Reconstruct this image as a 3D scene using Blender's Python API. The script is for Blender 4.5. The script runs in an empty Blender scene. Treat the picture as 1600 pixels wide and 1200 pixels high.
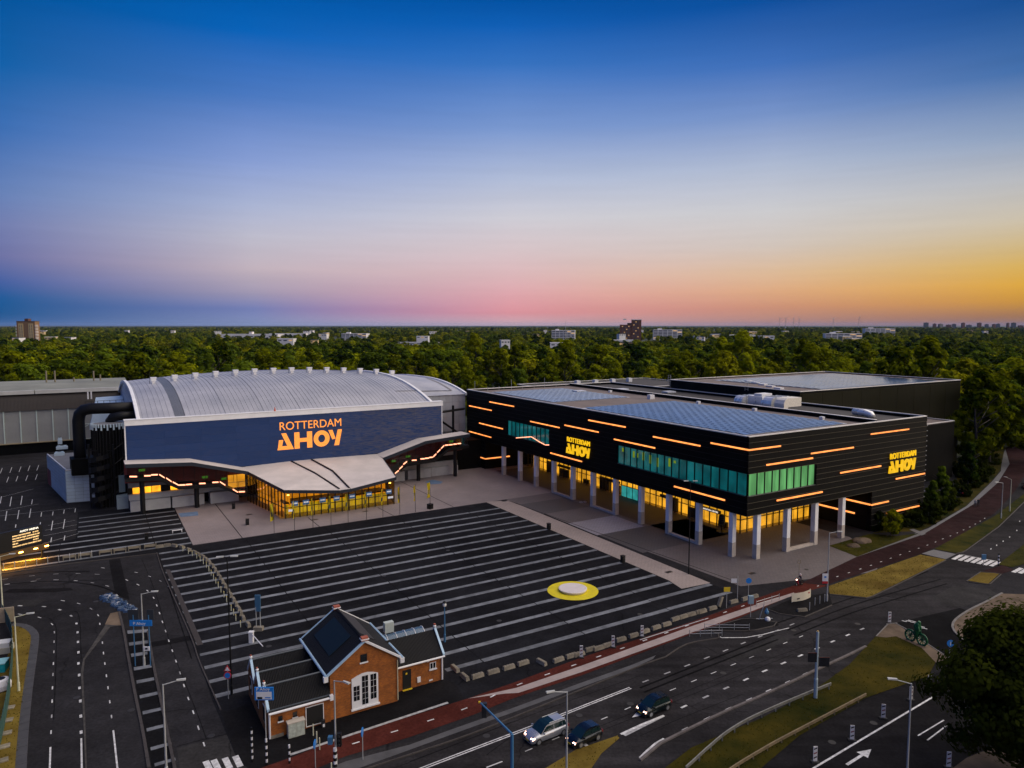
import bpy, bmesh, math, random
from mathutils import Vector, Matrix
S = bpy.context.scene
COL = S.collection
R = math.radians
# ------------------------------------------------------------------ camera, sky, sun, exposure
FPX, CAMZ, TILT = 1110.0, 40.0, math.atan(92 / 1110.0)
cd = bpy.data.cameras.new('camera')
cd.sensor_width = 36; cd.lens = FPX / 1600 * 36; cd.clip_start = 0.5; cd.clip_end = 60000
cam = bpy.data.objects.new('camera', cd); COL.objects.link(cam)
cam.location = (0, 0, CAMZ); cam.rotation_euler = (R(90) - TILT, 0, 0)
S.camera = cam
S.view_settings.view_transform = 'Standard'; S.view_settings.look = 'None'
S.view_settings.gamma = 1; S.view_settings.use_curve_mapping = False
EXPO = 0.6
S.view_settings.exposure = EXPO
S.render.engine = 'CYCLES'
S.cycles.use_denoising = True
S.cycles.max_bounces = 6; S.cycles.diffuse_bounces = 2; S.cycles.glossy_bounces = 3
S.cycles.transparent_max_bounces = 12; S.cycles.transmission_bounces = 4
S.cycles.caustics_reflective = False; S.cycles.caustics_refractive = False

def lin(c):
    return tuple(((v / 255) / 12.92 if v / 255 <= .04045 else ((v / 255 + .055) / 1.055) ** 2.4) for v in c)

SUN_AZ, SUN_EL = 88, 46            # degrees right of the view direction, degrees above the horizon
def build_world():
    w = bpy.data.worlds.new('World'); S.world = w; w.use_nodes = True
    nt = w.node_tree; N = nt.nodes; K = nt.links; N.clear()
    out = N.new('ShaderNodeOutputWorld'); bg = N.new('ShaderNodeBackground'); K.new(bg.outputs[0], out.inputs[0])
    tc = N.new('ShaderNodeTexCoord'); sep = N.new('ShaderNodeSeparateXYZ'); K.new(tc.outputs['Generated'], sep.inputs[0])
    def m(op, a, b=None, c=None):
        n = N.new('ShaderNodeMath'); n.operation = op
        for i, v in enumerate((a, b, c)):
            if v is None: continue
            if isinstance(v, (int, float)): n.inputs[i].default_value = v
            else: K.new(v, n.inputs[i])
        return n.outputs[0]
    x, y, z = sep.outputs
    h = m('MAXIMUM', m('SQRT', m('ADD', m('MULTIPLY', x, x), m('MULTIPLY', y, y))), 1e-4)
    sx, sy = math.sin(R(SUN_AZ)), math.cos(R(SUN_AZ))
    s = m('DIVIDE', m('ADD', m('MULTIPLY', x, sx), m('MULTIPLY', y, sy)), h)     # cosine of the angle from the sunset
    e = m('MULTIPLY', m('MAXIMUM', z, 0.0), 2.0)                                   # 1 at 30 degrees
    def pos(px, py):
        X, Y = (px - 800) / FPX, -(py - 600) / FPX
        ct, st = math.cos(TILT), math.sin(TILT)
        d = Vector((X, ct + Y * st, -st + Y * ct)).normalized()
        return max(0, d.z * 2)
    def ramp(px, stops, top):
        n = N.new('ShaderNodeValToRGB'); n.color_ramp.interpolation = 'B_SPLINE' if False else 'LINEAR'
        pts = sorted([(pos(px, py), c) for py, c in stops]) + [(1.0, top)]
        el = n.color_ramp.elements
        while len(el) < len(pts): el.new(0.5)
        for i, (p, c) in enumerate(pts):
            el[i].position = p; el[i].color = (*lin(c), 1)
        K.new(e, n.inputs[0]); return n.outputs[0]
    top = (4, 58, 132)
    def sv(px): return math.cos(R(SUN_AZ) - math.atan((px - 800) / FPX))
    cols = [
        (-1.0, ramp(800, [(508, (40, 70, 125)), (470, (60, 80, 140)), (420, (110, 105, 155)), (340, (100, 120, 170)), (200, (50, 100, 165)), (60, (8, 75, 145))], top)),
        (sv(0), ramp(0, [(508, (40, 92, 150)), (490, (16, 84, 142)), (465, (20, 88, 150)), (440, (66, 95, 160)), (400, (108, 113, 164)), (350, (112, 124, 174)), (300, (100, 128, 183)), (200, (55, 108, 178)), (100, (6, 94, 166)), (0, (0, 84, 156))], top)),
        (sv(400), ramp(400, [(508, (134, 146, 186)), (482, (116, 126, 178)), (455, (164, 154, 178)), (420, (194, 178, 188)), (370, (190, 188, 204)), (320, (170, 180, 211)), (250, (134, 157, 211)), (150, (74, 120, 192)), (50, (6, 98, 184)), (0, (0, 90, 174))], top)),
        (sv(800), ramp(800, [(508, (205, 172, 178)), (488, (221, 148, 156)), (462, (223, 165, 171)), (430, (221, 183, 186)), (390, (216, 197, 201)), (340, (206, 204, 213)), (280, (177, 188, 215)), (200, (122, 152, 207)), (100, (54, 114, 192)), (40, (14, 94, 180)), (0, (2, 82, 164))], top)),
        (sv(1200), ramp(1200, [(508, (172, 130, 122)), (480, (206, 146, 118)), (455, (222, 170, 130)), (425, (222, 187, 154)), (385, (210, 196, 186)), (330, (205, 204, 207)), (260, (176, 187, 210)), (180, (120, 148, 200)), (100, (64, 112, 186)), (0, (10, 78, 156))], top)),
        (sv(1600), ramp(1600, [(508, (138, 104, 92)), (492, (165, 118, 76)), (470, (205, 148, 56)), (445, (222, 168, 62)), (415, (216, 176, 92)), (385, (208, 182, 130)), (340, (203, 192, 172)), (280, (184, 186, 191)), (210, (142, 161, 191)), (110, (66, 110, 170)), (0, (20, 78, 146))], top)),
        (1.0, ramp(1600, [(508, (190, 120, 70)), (480, (240, 160, 50)), (440, (255, 190, 80)), (390, (240, 190, 110)), (320, (215, 195, 165)), (230, (165, 172, 190)), (100, (60, 100, 160)), (0, (18, 68, 134))], top)),
    ]
    cur = cols[0][1]
    for i in range(1, len(cols)):
        s0, s1 = cols[i - 1][0], cols[i][0]
        f = N.new('ShaderNodeMapRange'); f.interpolation_type = 'LINEAR'; f.inputs[1].default_value = s0; f.inputs[2].default_value = s1
        K.new(s, f.inputs[0])
        mx = N.new('ShaderNodeMix'); mx.data_type = 'RGBA'
        K.new(f.outputs[0], mx.inputs[0]); K.new(cur, mx.inputs[6]); K.new(cols[i][1], mx.inputs[7]); cur = mx.outputs[2]
    # faint streaks of cirrus low in the sky
    mp = N.new('ShaderNodeMapping'); mp.inputs['Scale'].default_value = (3, 3, 60); mp.inputs['Rotation'].default_value = (0, R(3), 0)
    K.new(tc.outputs['Generated'], mp.inputs[0])
    no = N.new('ShaderNodeTexNoise'); no.inputs['Scale'].default_value = 2.2; no.inputs['Detail'].default_value = 6; K.new(mp.outputs[0], no.inputs[0])
    f = m('MULTIPLY', m('SUBTRACT', no.outputs[0], 0.5), 0.10)
    mul = N.new('ShaderNodeVectorMath'); mul.operation = 'SCALE'; K.new(cur, mul.inputs[0]); K.new(m('ADD', 1.0, f), mul.inputs[3])
    # the physical dusk sky underneath, weak
    sky = N.new('ShaderNodeTexSky'); sky.sky_type = 'NISHITA'; sky.sun_disc = False
    sky.sun_elevation = R(1.0); sky.sun_rotation = R(SUN_AZ); sky.air_density = 1.0; sky.dust_density = 1.0
    sk = N.new('ShaderNodeVectorMath'); sk.operation = 'SCALE'; K.new(sky.outputs[0], sk.inputs[0]); sk.inputs[3].default_value = 0.0012
    add = N.new('ShaderNodeVectorMath'); add.operation = 'ADD'; K.new(mul.outputs[0], add.inputs[0]); K.new(sk.outputs[0], add.inputs[1])
    K.new(add.outputs[0], bg.inputs[0]); bg.inputs[1].default_value = 2 ** -EXPO
build_world()
sl = bpy.data.lights.new('sun', 'SUN'); sl.energy = 2.4; sl.angle = R(100); sl.color = (1.0, .87, .70)
sun = bpy.data.objects.new('sun', sl); COL.objects.link(sun)
sd = Vector((math.sin(R(SUN_AZ)) * math.cos(R(SUN_EL)), math.cos(R(SUN_AZ)) * math.cos(R(SUN_EL)), math.sin(R(SUN_EL))))
sun.rotation_euler = sd.to_track_quat('Z', 'Y').to_euler(); sun.location = (150, 40, 90)

# ------------------------------------------------------------------ coordinates
UX, UY = .8576, .5143               # the site grid: a runs right and away, b runs left and away
GRID = math.atan2(UY, UX)
CT, ST = math.cos(TILT), math.sin(TILT)
def G(px, py, z=0.0):               # photo pixel -> the point at height z that it shows
    X, Y = (px - 800) / FPX, -(py - 600) / FPX
    t = (z - CAMZ) / (-ST + Y * CT)
    return Vector((X * t, (CT + Y * ST) * t, z))
def AB(a, b, z=0.0): return Vector((a * UX - b * UY, a * UY + b * UX, z))
def toab(p): return (p[0] * UX + p[1] * UY, -p[0] * UY + p[1] * UX)
def GA(px, py, z=0.0): return toab(G(px, py, z))

# ------------------------------------------------------------------ objects
def tag(o, label=None, cat=None, group=None, kind=None):
    if label: o['label'] = label
    if cat: o['category'] = cat
    if group: o['group'] = group
    if kind: o['kind'] = kind
    return o
def empty(name, loc=(0, 0, 0), rz=0.0, label=None, cat=None, group=None, parent=None):
    o = bpy.data.objects.new(name, None); COL.objects.link(o); o.location = loc; o.rotation_euler = (0, 0, rz)
    o.empty_display_size = .2
    if parent: o.parent = parent
    return tag(o, label, cat, group)
def obj(name, me, parent=None, loc=None, rz=None):
    o = bpy.data.objects.new(name, me); COL.objects.link(o)
    if parent: o.parent = parent
    if loc is not None: o.location = loc
    if rz is not None: o.rotation_euler = (0, 0, rz)
    return o
def copy_tree(o, parent=None):
    c = o.copy(); COL.objects.link(c); c.parent = parent
    for ch in list(o.children): copy_tree(ch, c)
    return c
ORD = ['first', 'second', 'third', 'fourth', 'fifth', 'sixth', 'seventh', 'eighth', 'ninth', 'tenth', 'eleventh', 'twelfth', 'thirteenth', 'fourteenth', 'fifteenth', 'sixteenth', 'seventeenth', 'eighteenth', 'nineteenth', 'twentieth', 'twenty-first', 'twenty-second', 'twenty-third', 'twenty-fourth', 'twenty-fifth', 'twenty-sixth', 'twenty-seventh', 'twenty-eighth', 'twenty-ninth', 'thirtieth', 'thirty-first', 'thirty-second', 'thirty-third', 'thirty-fourth']

class MB:
    def __init__(s): s.v = []; s.f = []; s.mi = []; s.m = 0
    def face(s, pts):
        n = len(s.v); s.v += [tuple(p) for p in pts]; s.f.append(tuple(range(n, n + len(pts)))); s.mi.append(s.m)
    def hexa(s, p):      # 8 points: bottom loop ccw, then top loop
        n = len(s.v); s.v += [tuple(q) for q in p]
        for f in ((3, 2, 1, 0), (4, 5, 6, 7), (0, 1, 5, 4), (1, 2, 6, 5), (2, 3, 7, 6), (3, 0, 4, 7)):
            s.f.append(tuple(n + i for i in f)); s.mi.append(s.m)
        return s
    def box(s, x0, y0, z0, x1, y1, z1):
        x0, x1 = min(x0, x1), max(x0, x1); y0, y1 = min(y0, y1), max(y0, y1); z0, z1 = min(z0, z1), max(z0, z1)
        return s.hexa([(x0, y0, z0), (x1, y0, z0), (x1, y1, z0), (x0, y1, z0), (x0, y0, z1), (x1, y0, z1), (x1, y1, z1), (x0, y1, z1)])
    def prism(s, poly, z0, z1):   # poly: (x,y) ccw
        n = len(s.v); k = len(poly)
        s.v += [(p[0], p[1], z0) for p in poly] + [(p[0], p[1], z1) for p in poly]
        s.f.append(tuple(n + k - 1 - i for i in range(k))); s.f.append(tuple(n + k + i for i in range(k))); s.mi += [s.m] * 2
        for i in range(k):
            j = (i + 1) % k; s.f.append((n + i, n + j, n + k + j, n + k + i)); s.mi.append(s.m)
        return s
    def extrude(s, poly, vec):    # poly: 3d points, extruded by vec
        n = len(s.v); k = len(poly); vec = Vector(vec)
        s.v += [tuple(p) for p in poly] + [tuple(Vector(p) + vec) for p in poly]
        s.f.append(tuple(n + i for i in range(k))); s.f.append(tuple(n + 2 * k - 1 - i for i in range(k))); s.mi += [s.m] * 2
        for i in range(k):
            j = (i + 1) % k; s.f.append((n + j, n + i, n + k + i, n + k + j)); s.mi.append(s.m)
        return s
    def tube(s, p0, p1, r0, r1=None, n=8, caps=True):
        p0, p1 = Vector(p0), Vector(p1); r1 = r0 if r1 is None else r1
        d = (p1 - p0).normalized(); a = d.orthogonal().normalized(); b = d.cross(a); k = len(s.v)
        for p, r in ((p0, r0), (p1, r1)):
            for i in range(n):
                t = 2 * math.pi * i / n; s.v.append(tuple(p + (a * math.cos(t) + b * math.sin(t)) * r))
        for i in range(n):
            j = (i + 1) % n; s.f.append((k + i, k + j, k + n + j, k + n + i)); s.mi.append(s.m)
        if caps:
            s.f.append(tuple(k + n - 1 - i for i in range(n))); s.f.append(tuple(k + n + i for i in range(n))); s.mi += [s.m] * 2
        return s
    def path(s, pts, r, n=8):
        for p, q in zip(pts, pts[1:]): s.tube(p, q, r, r, n)
        return s
    def sweep(s, pts, r, n=12):   # continuous tube
        k0 = len(s.v); P = [Vector(p) for p in pts]; up = None
        for i, p in enumerate(P):
            d = (P[min(i + 1, len(P) - 1)] - P[max(i - 1, 0)]).normalized()
            if up is None: up = d.orthogonal().normalized()
            a = (up - d * up.dot(d)).normalized(); up = a; b = d.cross(a)
            rr = r[i] if isinstance(r, (list, tuple)) else r
            for j in range(n):
                t = 2 * math.pi * j / n; s.v.append(tuple(p + (a * math.cos(t) + b * math.sin(t)) * rr))
        for i in range(len(P) - 1):
            for j in range(n):
                q = (j + 1) % n; s.f.append((k0 + i * n + j, k0 + i * n + q, k0 + (i + 1) * n + q, k0 + (i + 1) * n + j)); s.mi.append(s.m)
        s.f.append(tuple(k0 + n - 1 - j for j in range(n))); s.f.append(tuple(k0 + (len(P) - 1) * n + j for j in range(n))); s.mi += [s.m] * 2
        return s
    def lathe(s, prof, n=16, c=(0, 0)):   # prof: (r,z)
        k = len(s.v)
        for r, z in prof:
            for i in range(n):
                t = 2 * math.pi * i / n; s.v.append((c[0] + r * math.cos(t), c[1] + r * math.sin(t), z))
        for q in range(len(prof) - 1):
            for i in range(n):
                j = (i + 1) % n; s.f.append((k + q * n + i, k + q * n + j, k + (q + 1) * n + j, k + (q + 1) * n + i)); s.mi.append(s.m)
        s.f.append(tuple(k + n - 1 - i for i in range(n))); s.f.append(tuple(k + (len(prof) - 1) * n + i for i in range(n))); s.mi += [s.m] * 2
        return s
    def grid(s, rows):            # rows of points
        k = len(s.v); w = len(rows[0])
        for r in rows: s.v += [tuple(p) for p in r]
        for i in range(len(rows) - 1):
            for j in range(w - 1):
                s.f.append((k + i * w + j, k + i * w + j + 1, k + (i + 1) * w + j + 1, k + (i + 1) * w + j)); s.mi.append(s.m)
        return s
    def mesh(s, name, *mats, smooth=False):
        me = bpy.data.meshes.new(name); me.from_pydata(s.v, [], s.f)
        for m in mats: me.materials.append(m)
        if len(mats) > 1: me.polygons.foreach_set('material_index', s.mi)
        if smooth: me.polygons.foreach_set('use_smooth', [True] * len(me.polygons))
        me.update(); return me
    def build(s, name, mats, parent=None, loc=None, rz=None, smooth=False, fix=False):
        mats = mats if isinstance(mats, (list, tuple)) else [mats]
        me = s.mesh(name, *mats, smooth=smooth)
        if fix:
            bm = bmesh.new(); bm.from_mesh(me); bmesh.ops.recalc_face_normals(bm, faces=bm.faces); bm.to_mesh(me); bm.free()
        return obj(name, me, parent, loc, rz)

# ------------------------------------------------------------------ materials
MATS = {}
def mat(name, col, rough=.7, metal=0., var=.0, scale=1.0, bump=0., bscale=None, emit=None, estr=0., spec=.5, world=False, col2=None, stretch=None, rnd=0., dirt=0.):
    """procedural material: base colour with two octaves of noise, optional second colour, bump, per-object shade"""
    if name in MATS: return MATS[name]
    m = bpy.data.materials.new(name); m.use_nodes = True; nt = m.node_tree; N = nt.nodes; K = nt.links
    p = N['Principled BSDF']
    p.inputs['Roughness'].default_value = rough; p.inputs['Metallic'].default_value = metal
    p.inputs['Specular IOR Level'].default_value = spec; p.inputs['Base Color'].default_value = (*col, 1)
    if emit: p.inputs['Emission Color'].default_value = (*emit, 1); p.inputs['Emission Strength'].default_value = estr
    if var or bump or col2:
        if world:
            src = N.new('ShaderNodeNewGeometry').outputs['Position']
        else:
            src = N.new('ShaderNodeTexCoord').outputs['Object']
        if stretch:
            mp = N.new('ShaderNodeMapping'); mp.inputs['Scale'].default_value = stretch[:3]
            if len(stretch) > 3: mp.inputs['Rotation'].default_value = (0, 0, stretch[3])
            K.new(src, mp.inputs[0]); src = mp.outputs[0]
        n1 = N.new('ShaderNodeTexNoise'); n1.inputs['Scale'].default_value = scale; n1.inputs['Detail'].default_value = 5; n1.inputs['Roughness'].default_value = .62
        K.new(src, n1.inputs[0])
        if var or col2:
            mr = N.new('ShaderNodeMapRange'); mr.inputs[1].default_value = .32; mr.inputs[2].default_value = .68; K.new(n1.outputs[0], mr.inputs[0])
            mx = N.new('ShaderNodeMix'); mx.data_type = 'RGBA'; K.new(mr.outputs[0], mx.inputs[0])
            a = tuple(c * (1 - var) for c in col); b = col2 or tuple(min(1, c * (1 + var)) for c in col)
            mx.inputs[6].default_value = (*a, 1); mx.inputs[7].default_value = (*b, 1)
            outc = mx.outputs[2]
            if rnd:
                oi = N.new('ShaderNodeObjectInfo'); r2 = N.new('ShaderNodeMapRange'); r2.inputs[3].default_value = 1 - rnd; r2.inputs[4].default_value = 1 + rnd
                K.new(oi.outputs['Random'], r2.inputs[0]); sc = N.new('ShaderNodeVectorMath'); sc.operation = 'SCALE'
                K.new(outc, sc.inputs[0]); K.new(r2.outputs[0], sc.inputs[3]); outc = sc.outputs[0]
            K.new(outc, p.inputs['Base Color'])
            rr = N.new('ShaderNodeMapRange'); rr.inputs[3].default_value = max(0, rough - .12); rr.inputs[4].default_value = min(1, rough + .1)
            K.new(n1.outputs[0], rr.inputs[0]); K.new(rr.outputs[0], p.inputs['Roughness'])
        if bump:
            n2 = N.new('ShaderNodeTexNoise'); n2.inputs['Scale'].default_value = bscale or scale * 6; n2.inputs['Detail'].default_value = 3; K.new(src, n2.inputs[0])
            bp = N.new('ShaderNodeBump'); bp.inputs['Strength'].default_value = bump; bp.inputs['Distance'].default_value = .05; K.new(n2.outputs[0], bp.inputs['Height']); K.new(bp.outputs[0], p.inputs['Normal'])
    MATS[name] = m; return m

def asphalt(name, col, dirx=None, cracks=True, warm=(1, 1, 1)):
    m = bpy.data.materials.new(name); m.use_nodes = True; nt = m.node_tree; N = nt.nodes; K = nt.links; p = N['Principled BSDF']
    pos = N.new('ShaderNodeNewGeometry').outputs['Position']
    def noise(sc, det=4, src=pos, ro=.6):
        n = N.new('ShaderNodeTexNoise'); n.inputs['Scale'].default_value = sc; n.inputs['Detail'].default_value = det; n.inputs['Roughness'].default_value = ro; K.new(src, n.inputs[0]); return n.outputs[0]
    def rng(v, a, b, c, d):
        n = N.new('ShaderNodeMapRange'); n.inputs[1].default_value = a; n.inputs[2].default_value = b; n.inputs[3].default_value = c; n.inputs[4].default_value = d; K.new(v, n.inputs[0]); return n.outputs[0]
    def mul(a, b):
        n = N.new('ShaderNodeMath'); n.operation = 'MULTIPLY'; K.new(a, n.inputs[0])
        if isinstance(b, float): n.inputs[1].default_value = b
        else: K.new(b, n.inputs[1])
        return n.outputs[0]
    f = mul(rng(noise(.045, 5), .3, .7, .62, 1.5), rng(noise(.5, 6), .3, .7, .8, 1.22))
    f = mul(f, rng(noise(3.2, 4), .3, .72, .74, 1.26))
    if dirx is not None:      # wheel tracks along the lane
        mp = N.new('ShaderNodeMapping'); mp.inputs['Rotation'].default_value = (0, 0, -dirx); mp.inputs['Scale'].default_value = (.02, 1.1, 1); K.new(pos, mp.inputs[0])
        f = mul(f, rng(noise(.55, 4, mp.outputs[0]), .35, .65, .78, 1.2))
    if cracks:
        dn = N.new('ShaderNodeTexNoise'); dn.inputs['Scale'].default_value = .35; dn.inputs['Detail'].default_value = 4; K.new(pos, dn.inputs[0])
        ad = N.new('ShaderNodeMix'); ad.data_type = 'VECTOR'; ad.inputs[0].default_value = .82; K.new(dn.outputs['Color'], ad.inputs[4])
        sc = N.new('ShaderNodeVectorMath'); sc.operation = 'SCALE'; sc.inputs[3].default_value = .09; K.new(pos, sc.inputs[0]); K.new(sc.outputs[0], ad.inputs[5])
        vo = N.new('ShaderNodeTexVoronoi'); vo.feature = 'DISTANCE_TO_EDGE'; vo.inputs['Scale'].default_value = 1.3; K.new(ad.outputs[1], vo.inputs[0])
        msk = rng(noise(.06, 2), .5, .6, 0, 1)
        cr = rng(vo.outputs['Distance'], .0, .012, .45, 1)
        mx = N.new('ShaderNodeMix'); mx.data_type = 'FLOAT'; K.new(msk, mx.inputs[0]); mx.inputs[2].default_value = 1; K.new(cr, mx.inputs[3])
        f = mul(f, mx.outputs[0])
    sc = N.new('ShaderNodeVectorMath'); sc.operation = 'SCALE'; sc.inputs[0].default_value = col; K.new(f, sc.inputs[3]); K.new(sc.outputs[0], p.inputs['Base Color'])
    p.inputs['Roughness'].default_value = .82; p.inputs['Specular IOR Level'].default_value = .015
    K.new(rng(noise(.3, 4), .3, .7, .62, .92), p.inputs['Roughness'])
    bp = N.new('ShaderNodeBump'); bp.inputs['Strength'].default_value = .25; bp.inputs['Distance'].default_value = .02; K.new(noise(14, 2), bp.inputs['Height']); K.new(bp.outputs[0], p.inputs['Normal'])
    MATS[name] = m; return m

def paving(name, col, col2, bw=1.2, bh=.6, mortar=.03, var=.25, rot=GRID):
    m = bpy.data.materials.new(name); m.use_nodes = True; nt = m.node_tree; N = nt.nodes; K = nt.links; p = N['Principled BSDF']
    pos = N.new('ShaderNodeNewGeometry').outputs['Position']
    mp = N.new('ShaderNodeMapping'); mp.inputs['Rotation'].default_value = (0, 0, -rot); K.new(pos, mp.inputs[0])
    b = N.new('ShaderNodeTexBrick'); b.inputs['Scale'].default_value = 1; b.inputs['Brick Width'].default_value = bw; b.inputs['Row Height'].default_value = bh; b.inputs['Mortar Size'].default_value = mortar
    b.inputs['Color1'].default_value = (*col, 1); b.inputs['Color2'].default_value = (*col2, 1); b.inputs['Mortar'].default_value = (*[c * .45 for c in col], 1); K.new(mp.outputs[0], b.inputs[0])
    n = N.new('ShaderNodeTexNoise'); n.inputs['Scale'].default_value = .09; n.inputs['Detail'].default_value = 7; n.inputs['Roughness'].default_value = .65; K.new(pos, n.inputs[0])
    mr = N.new('ShaderNodeMapRange'); mr.inputs[1].default_value = .3; mr.inputs[2].default_value = .7; mr.inputs[3].default_value = 1 - var; mr.inputs[4].default_value = 1 + var; K.new(n.outputs[0], mr.inputs[0])
    sc = N.new('ShaderNodeVectorMath'); sc.operation = 'SCALE'; K.new(b.outputs[0], sc.inputs[0]); K.new(mr.outputs[0], sc.inputs[3]); K.new(sc.outputs[0], p.inputs['Base Color'])
    r = N.new('ShaderNodeMapRange'); r.inputs[3].default_value = .5; r.inputs[4].default_value = .9; K.new(n.outputs[0], r.inputs[0]); K.new(r.outputs[0], p.inputs['Roughness'])
    MATS[name] = m; return m

def ribbed(name, col, axis='X', freq=6.0, rough=.45, metal=.3, depth=.3, var=.12, col2=None):
    """sheet metal / tile ribs: a wave bump along one object axis and weathering"""
    m = mat(name, col, rough, metal, var=var, scale=.25, col2=col2); nt = m.node_tree; N = nt.nodes; K = nt.links; p = N['Principled BSDF']
    tc = N.new('ShaderNodeTexCoord'); w = N.new('ShaderNodeTexWave'); w.bands_direction = axis; w.inputs['Scale'].default_value = freq; w.inputs['Distortion'].default_value = 0
    K.new(tc.outputs['Object'], w.inputs[0]); bp = N.new('ShaderNodeBump'); bp.inputs['Strength'].default_value = depth; bp.inputs['Distance'].default_value = .06
    K.new(w.outputs['Fac'], bp.inputs['Height']); K.new(bp.outputs[0], p.inputs['Normal']); return m

def glow(name, col, strength, var=0., scale=1., rnd=0., base=(.02, .02, .02), rough=.3, stretch=None):
    m = bpy.data.materials.new(name); m.use_nodes = True; nt = m.node_tree; N = nt.nodes; K = nt.links; p = N['Principled BSDF']
    p.inputs['Base Color'].default_value = (*base, 1); p.inputs['Roughness'].default_value = rough
    p.inputs['Emission Color'].default_value = (*col, 1); p.inputs['Emission Strength'].default_value = strength
    out = None
    if var:
        tc = N.new('ShaderNodeTexCoord'); src = tc.outputs['Object']
        if stretch:
            mp = N.new('ShaderNodeMapping'); mp.inputs['Scale'].default_value = stretch; K.new(src, mp.inputs[0]); src = mp.outputs[0]
        n = N.new('ShaderNodeTexNoise'); n.inputs['Scale'].default_value = scale; n.inputs['Detail'].default_value = 3; K.new(src, n.inputs[0])
        mr = N.new('ShaderNodeMapRange'); mr.inputs[1].default_value = .3; mr.inputs[2].default_value = .7; mr.inputs[3].default_value = strength * (1 - var); mr.inputs[4].default_value = strength * (1 + var); K.new(n.outputs[0], mr.inputs[0]); out = mr.outputs[0]
    if rnd:
        oi = N.new('ShaderNodeObjectInfo'); r2 = N.new('ShaderNodeMapRange'); r2.inputs[3].default_value = 1 - rnd; r2.inputs[4].default_value = 1 + rnd; K.new(oi.outputs['Random'], r2.inputs[0])
        mu = N.new('ShaderNodeMath'); mu.operation = 'MULTIPLY'; K.new(r2.outputs[0], mu.inputs[0])
        if out: K.new(out, mu.inputs[1])
        else: mu.inputs[1].default_value = strength
        out = mu.outputs[0]
    if out: K.new(out, p.inputs['Emission Strength'])
    MATS[name] = m; return m

def glass(name, tint=(.55, .6, .6), refl=.12, rough=.04):
    m = bpy.data.materials.new(name); m.use_nodes = True; nt = m.node_tree; N = nt.nodes; K = nt.links; N.remove(N['Principled BSDF'])
    t = N.new('ShaderNodeBsdfTransparent'); t.inputs[0].default_value = (*tint, 1); g = N.new('ShaderNodeBsdfGlossy'); g.inputs['Roughness'].default_value = rough
    f = N.new('ShaderNodeLayerWeight'); f.inputs[0].default_value = .25; ad = N.new('ShaderNodeMath'); ad.operation = 'MULTIPLY_ADD'; ad.use_clamp = True; ad.inputs[1].default_value = .35; ad.inputs[2].default_value = refl * .3; K.new(f.outputs['Facing'], ad.inputs[0])
    mx = N.new('ShaderNodeMixShader'); K.new(ad.outputs[0], mx.inputs[0]); K.new(t.outputs[0], mx.inputs[1]); K.new(g.outputs[0], mx.inputs[2]); K.new(mx.outputs[0], N['Material Output'].inputs[0])
    MATS[name] = m; return m

ASPHALT = asphalt('asphalt', (.0235, .0228, .0248))
ROADTAR = asphalt('road_tar', (.0265, .0250, .0262), dirx=R(34))
DARKTAR = asphalt('dark_plaza_tar', (.0122, .0124, .0145), cracks=True)
NEWTAR = asphalt('new_tar', (.0085, .0085, .0092), cracks=False)
PATCH = asphalt('patch_tar', (.011, .0107, .0115), cracks=False)
PALETAR = asphalt('pale_tar', (.030, .029, .029))
PINK = paving('pink_paving', (.255, .212, .205), (.225, .19, .187), .9, .45, .02, .2)
BEIGE = paving('beige_paving', (.36, .295, .262), (.32, .265, .24), .8, .4, .02, .15)
GREYPAVE = paving('grey_paving', (.135, .117, .118), (.115, .10, .102), .8, .4, .025, .22)
WALKPAVE = paving('walk_paving', (.14, .14, .15), (.12, .12, .128), .6, .3, .03, .2, rot=R(35))
DARKPAVE = paving('dark_paving', (.075, .068, .072), (.065, .06, .064), .8, .4, .025, .2)
PALEPAVE = paving('pale_paving', (.30, .28, .31), (.27, .25, .28), .8, .4, .025, .15)
REDPATH = asphalt('red_cycle_tar', (.070, .0185, .014), cracks=False)
MAROON = asphalt('maroon_cycle_tar', (.029, .0145, .015), cracks=False)
PAINT = mat('road_paint', (.58, .58, .57), .6, var=.38, scale=2.2, world=True)
WORN = mat('worn_paint', (.34, .34, .34), .7, var=.35, scale=2.5, world=True)
STRIPE = mat('stripe_stone', (.15, .16, .175), .75, var=.4, scale=.6, world=True, bump=.1, rnd=.22, spec=.15)
KERB = mat('kerb_concrete', (.15, .14, .13), .8, var=.25, scale=.7, world=True)
KERBDARK = mat('kerb_dark', (.045, .038, .034), .8, var=.25, scale=.7, world=True)
DRYGRASS = mat('dry_grass_soil', (.13, .085, .016), .95, var=.3, scale=.22, world=True, col2=(.20, .145, .030), bump=.7, bscale=3, spec=.04)
LAWN = mat('lawn_soil', (.014, .025, .003), .95, var=.3, scale=.22, world=True, col2=(.062, .053, .008), bump=.7, bscale=3, spec=.04)
VERGE = mat('verge_soil', (.012, .020, .0025), .95, var=.2, scale=.16, world=True, col2=(.062, .047, .006), bump=.7, bscale=3, spec=.04)
SAND = mat('sandy_ground', (.14, .105, .075), .9, var=.4, scale=.25, world=True, bump=.4, spec=.05)
TERRAIN = mat('terrain_soil', (.018, .028, .010), .95, var=.4, scale=.02, world=True, col2=(.04, .055, .016))
WHITE = mat('white_paint', (.72, .72, .73), .5, var=.08, scale=.6)
WHITEM = mat('white_metal', (.62, .64, .68), .4, .2, var=.08, scale=.4)
BLACK = mat('black_metal', (.007, .007, .0075), .5, var=.2, scale=1, spec=.25)
DARKSTEEL = mat('dark_steel', (.03, .032, .036), .4, .4, var=.2, scale=1)
STEEL = mat('galvanised_steel', (.42, .44, .46), .4, .7, var=.12, scale=1.2)
POLE = mat('lamp_pole_paint', (.42, .43, .42), .5, .2, var=.1, scale=1)
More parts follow.
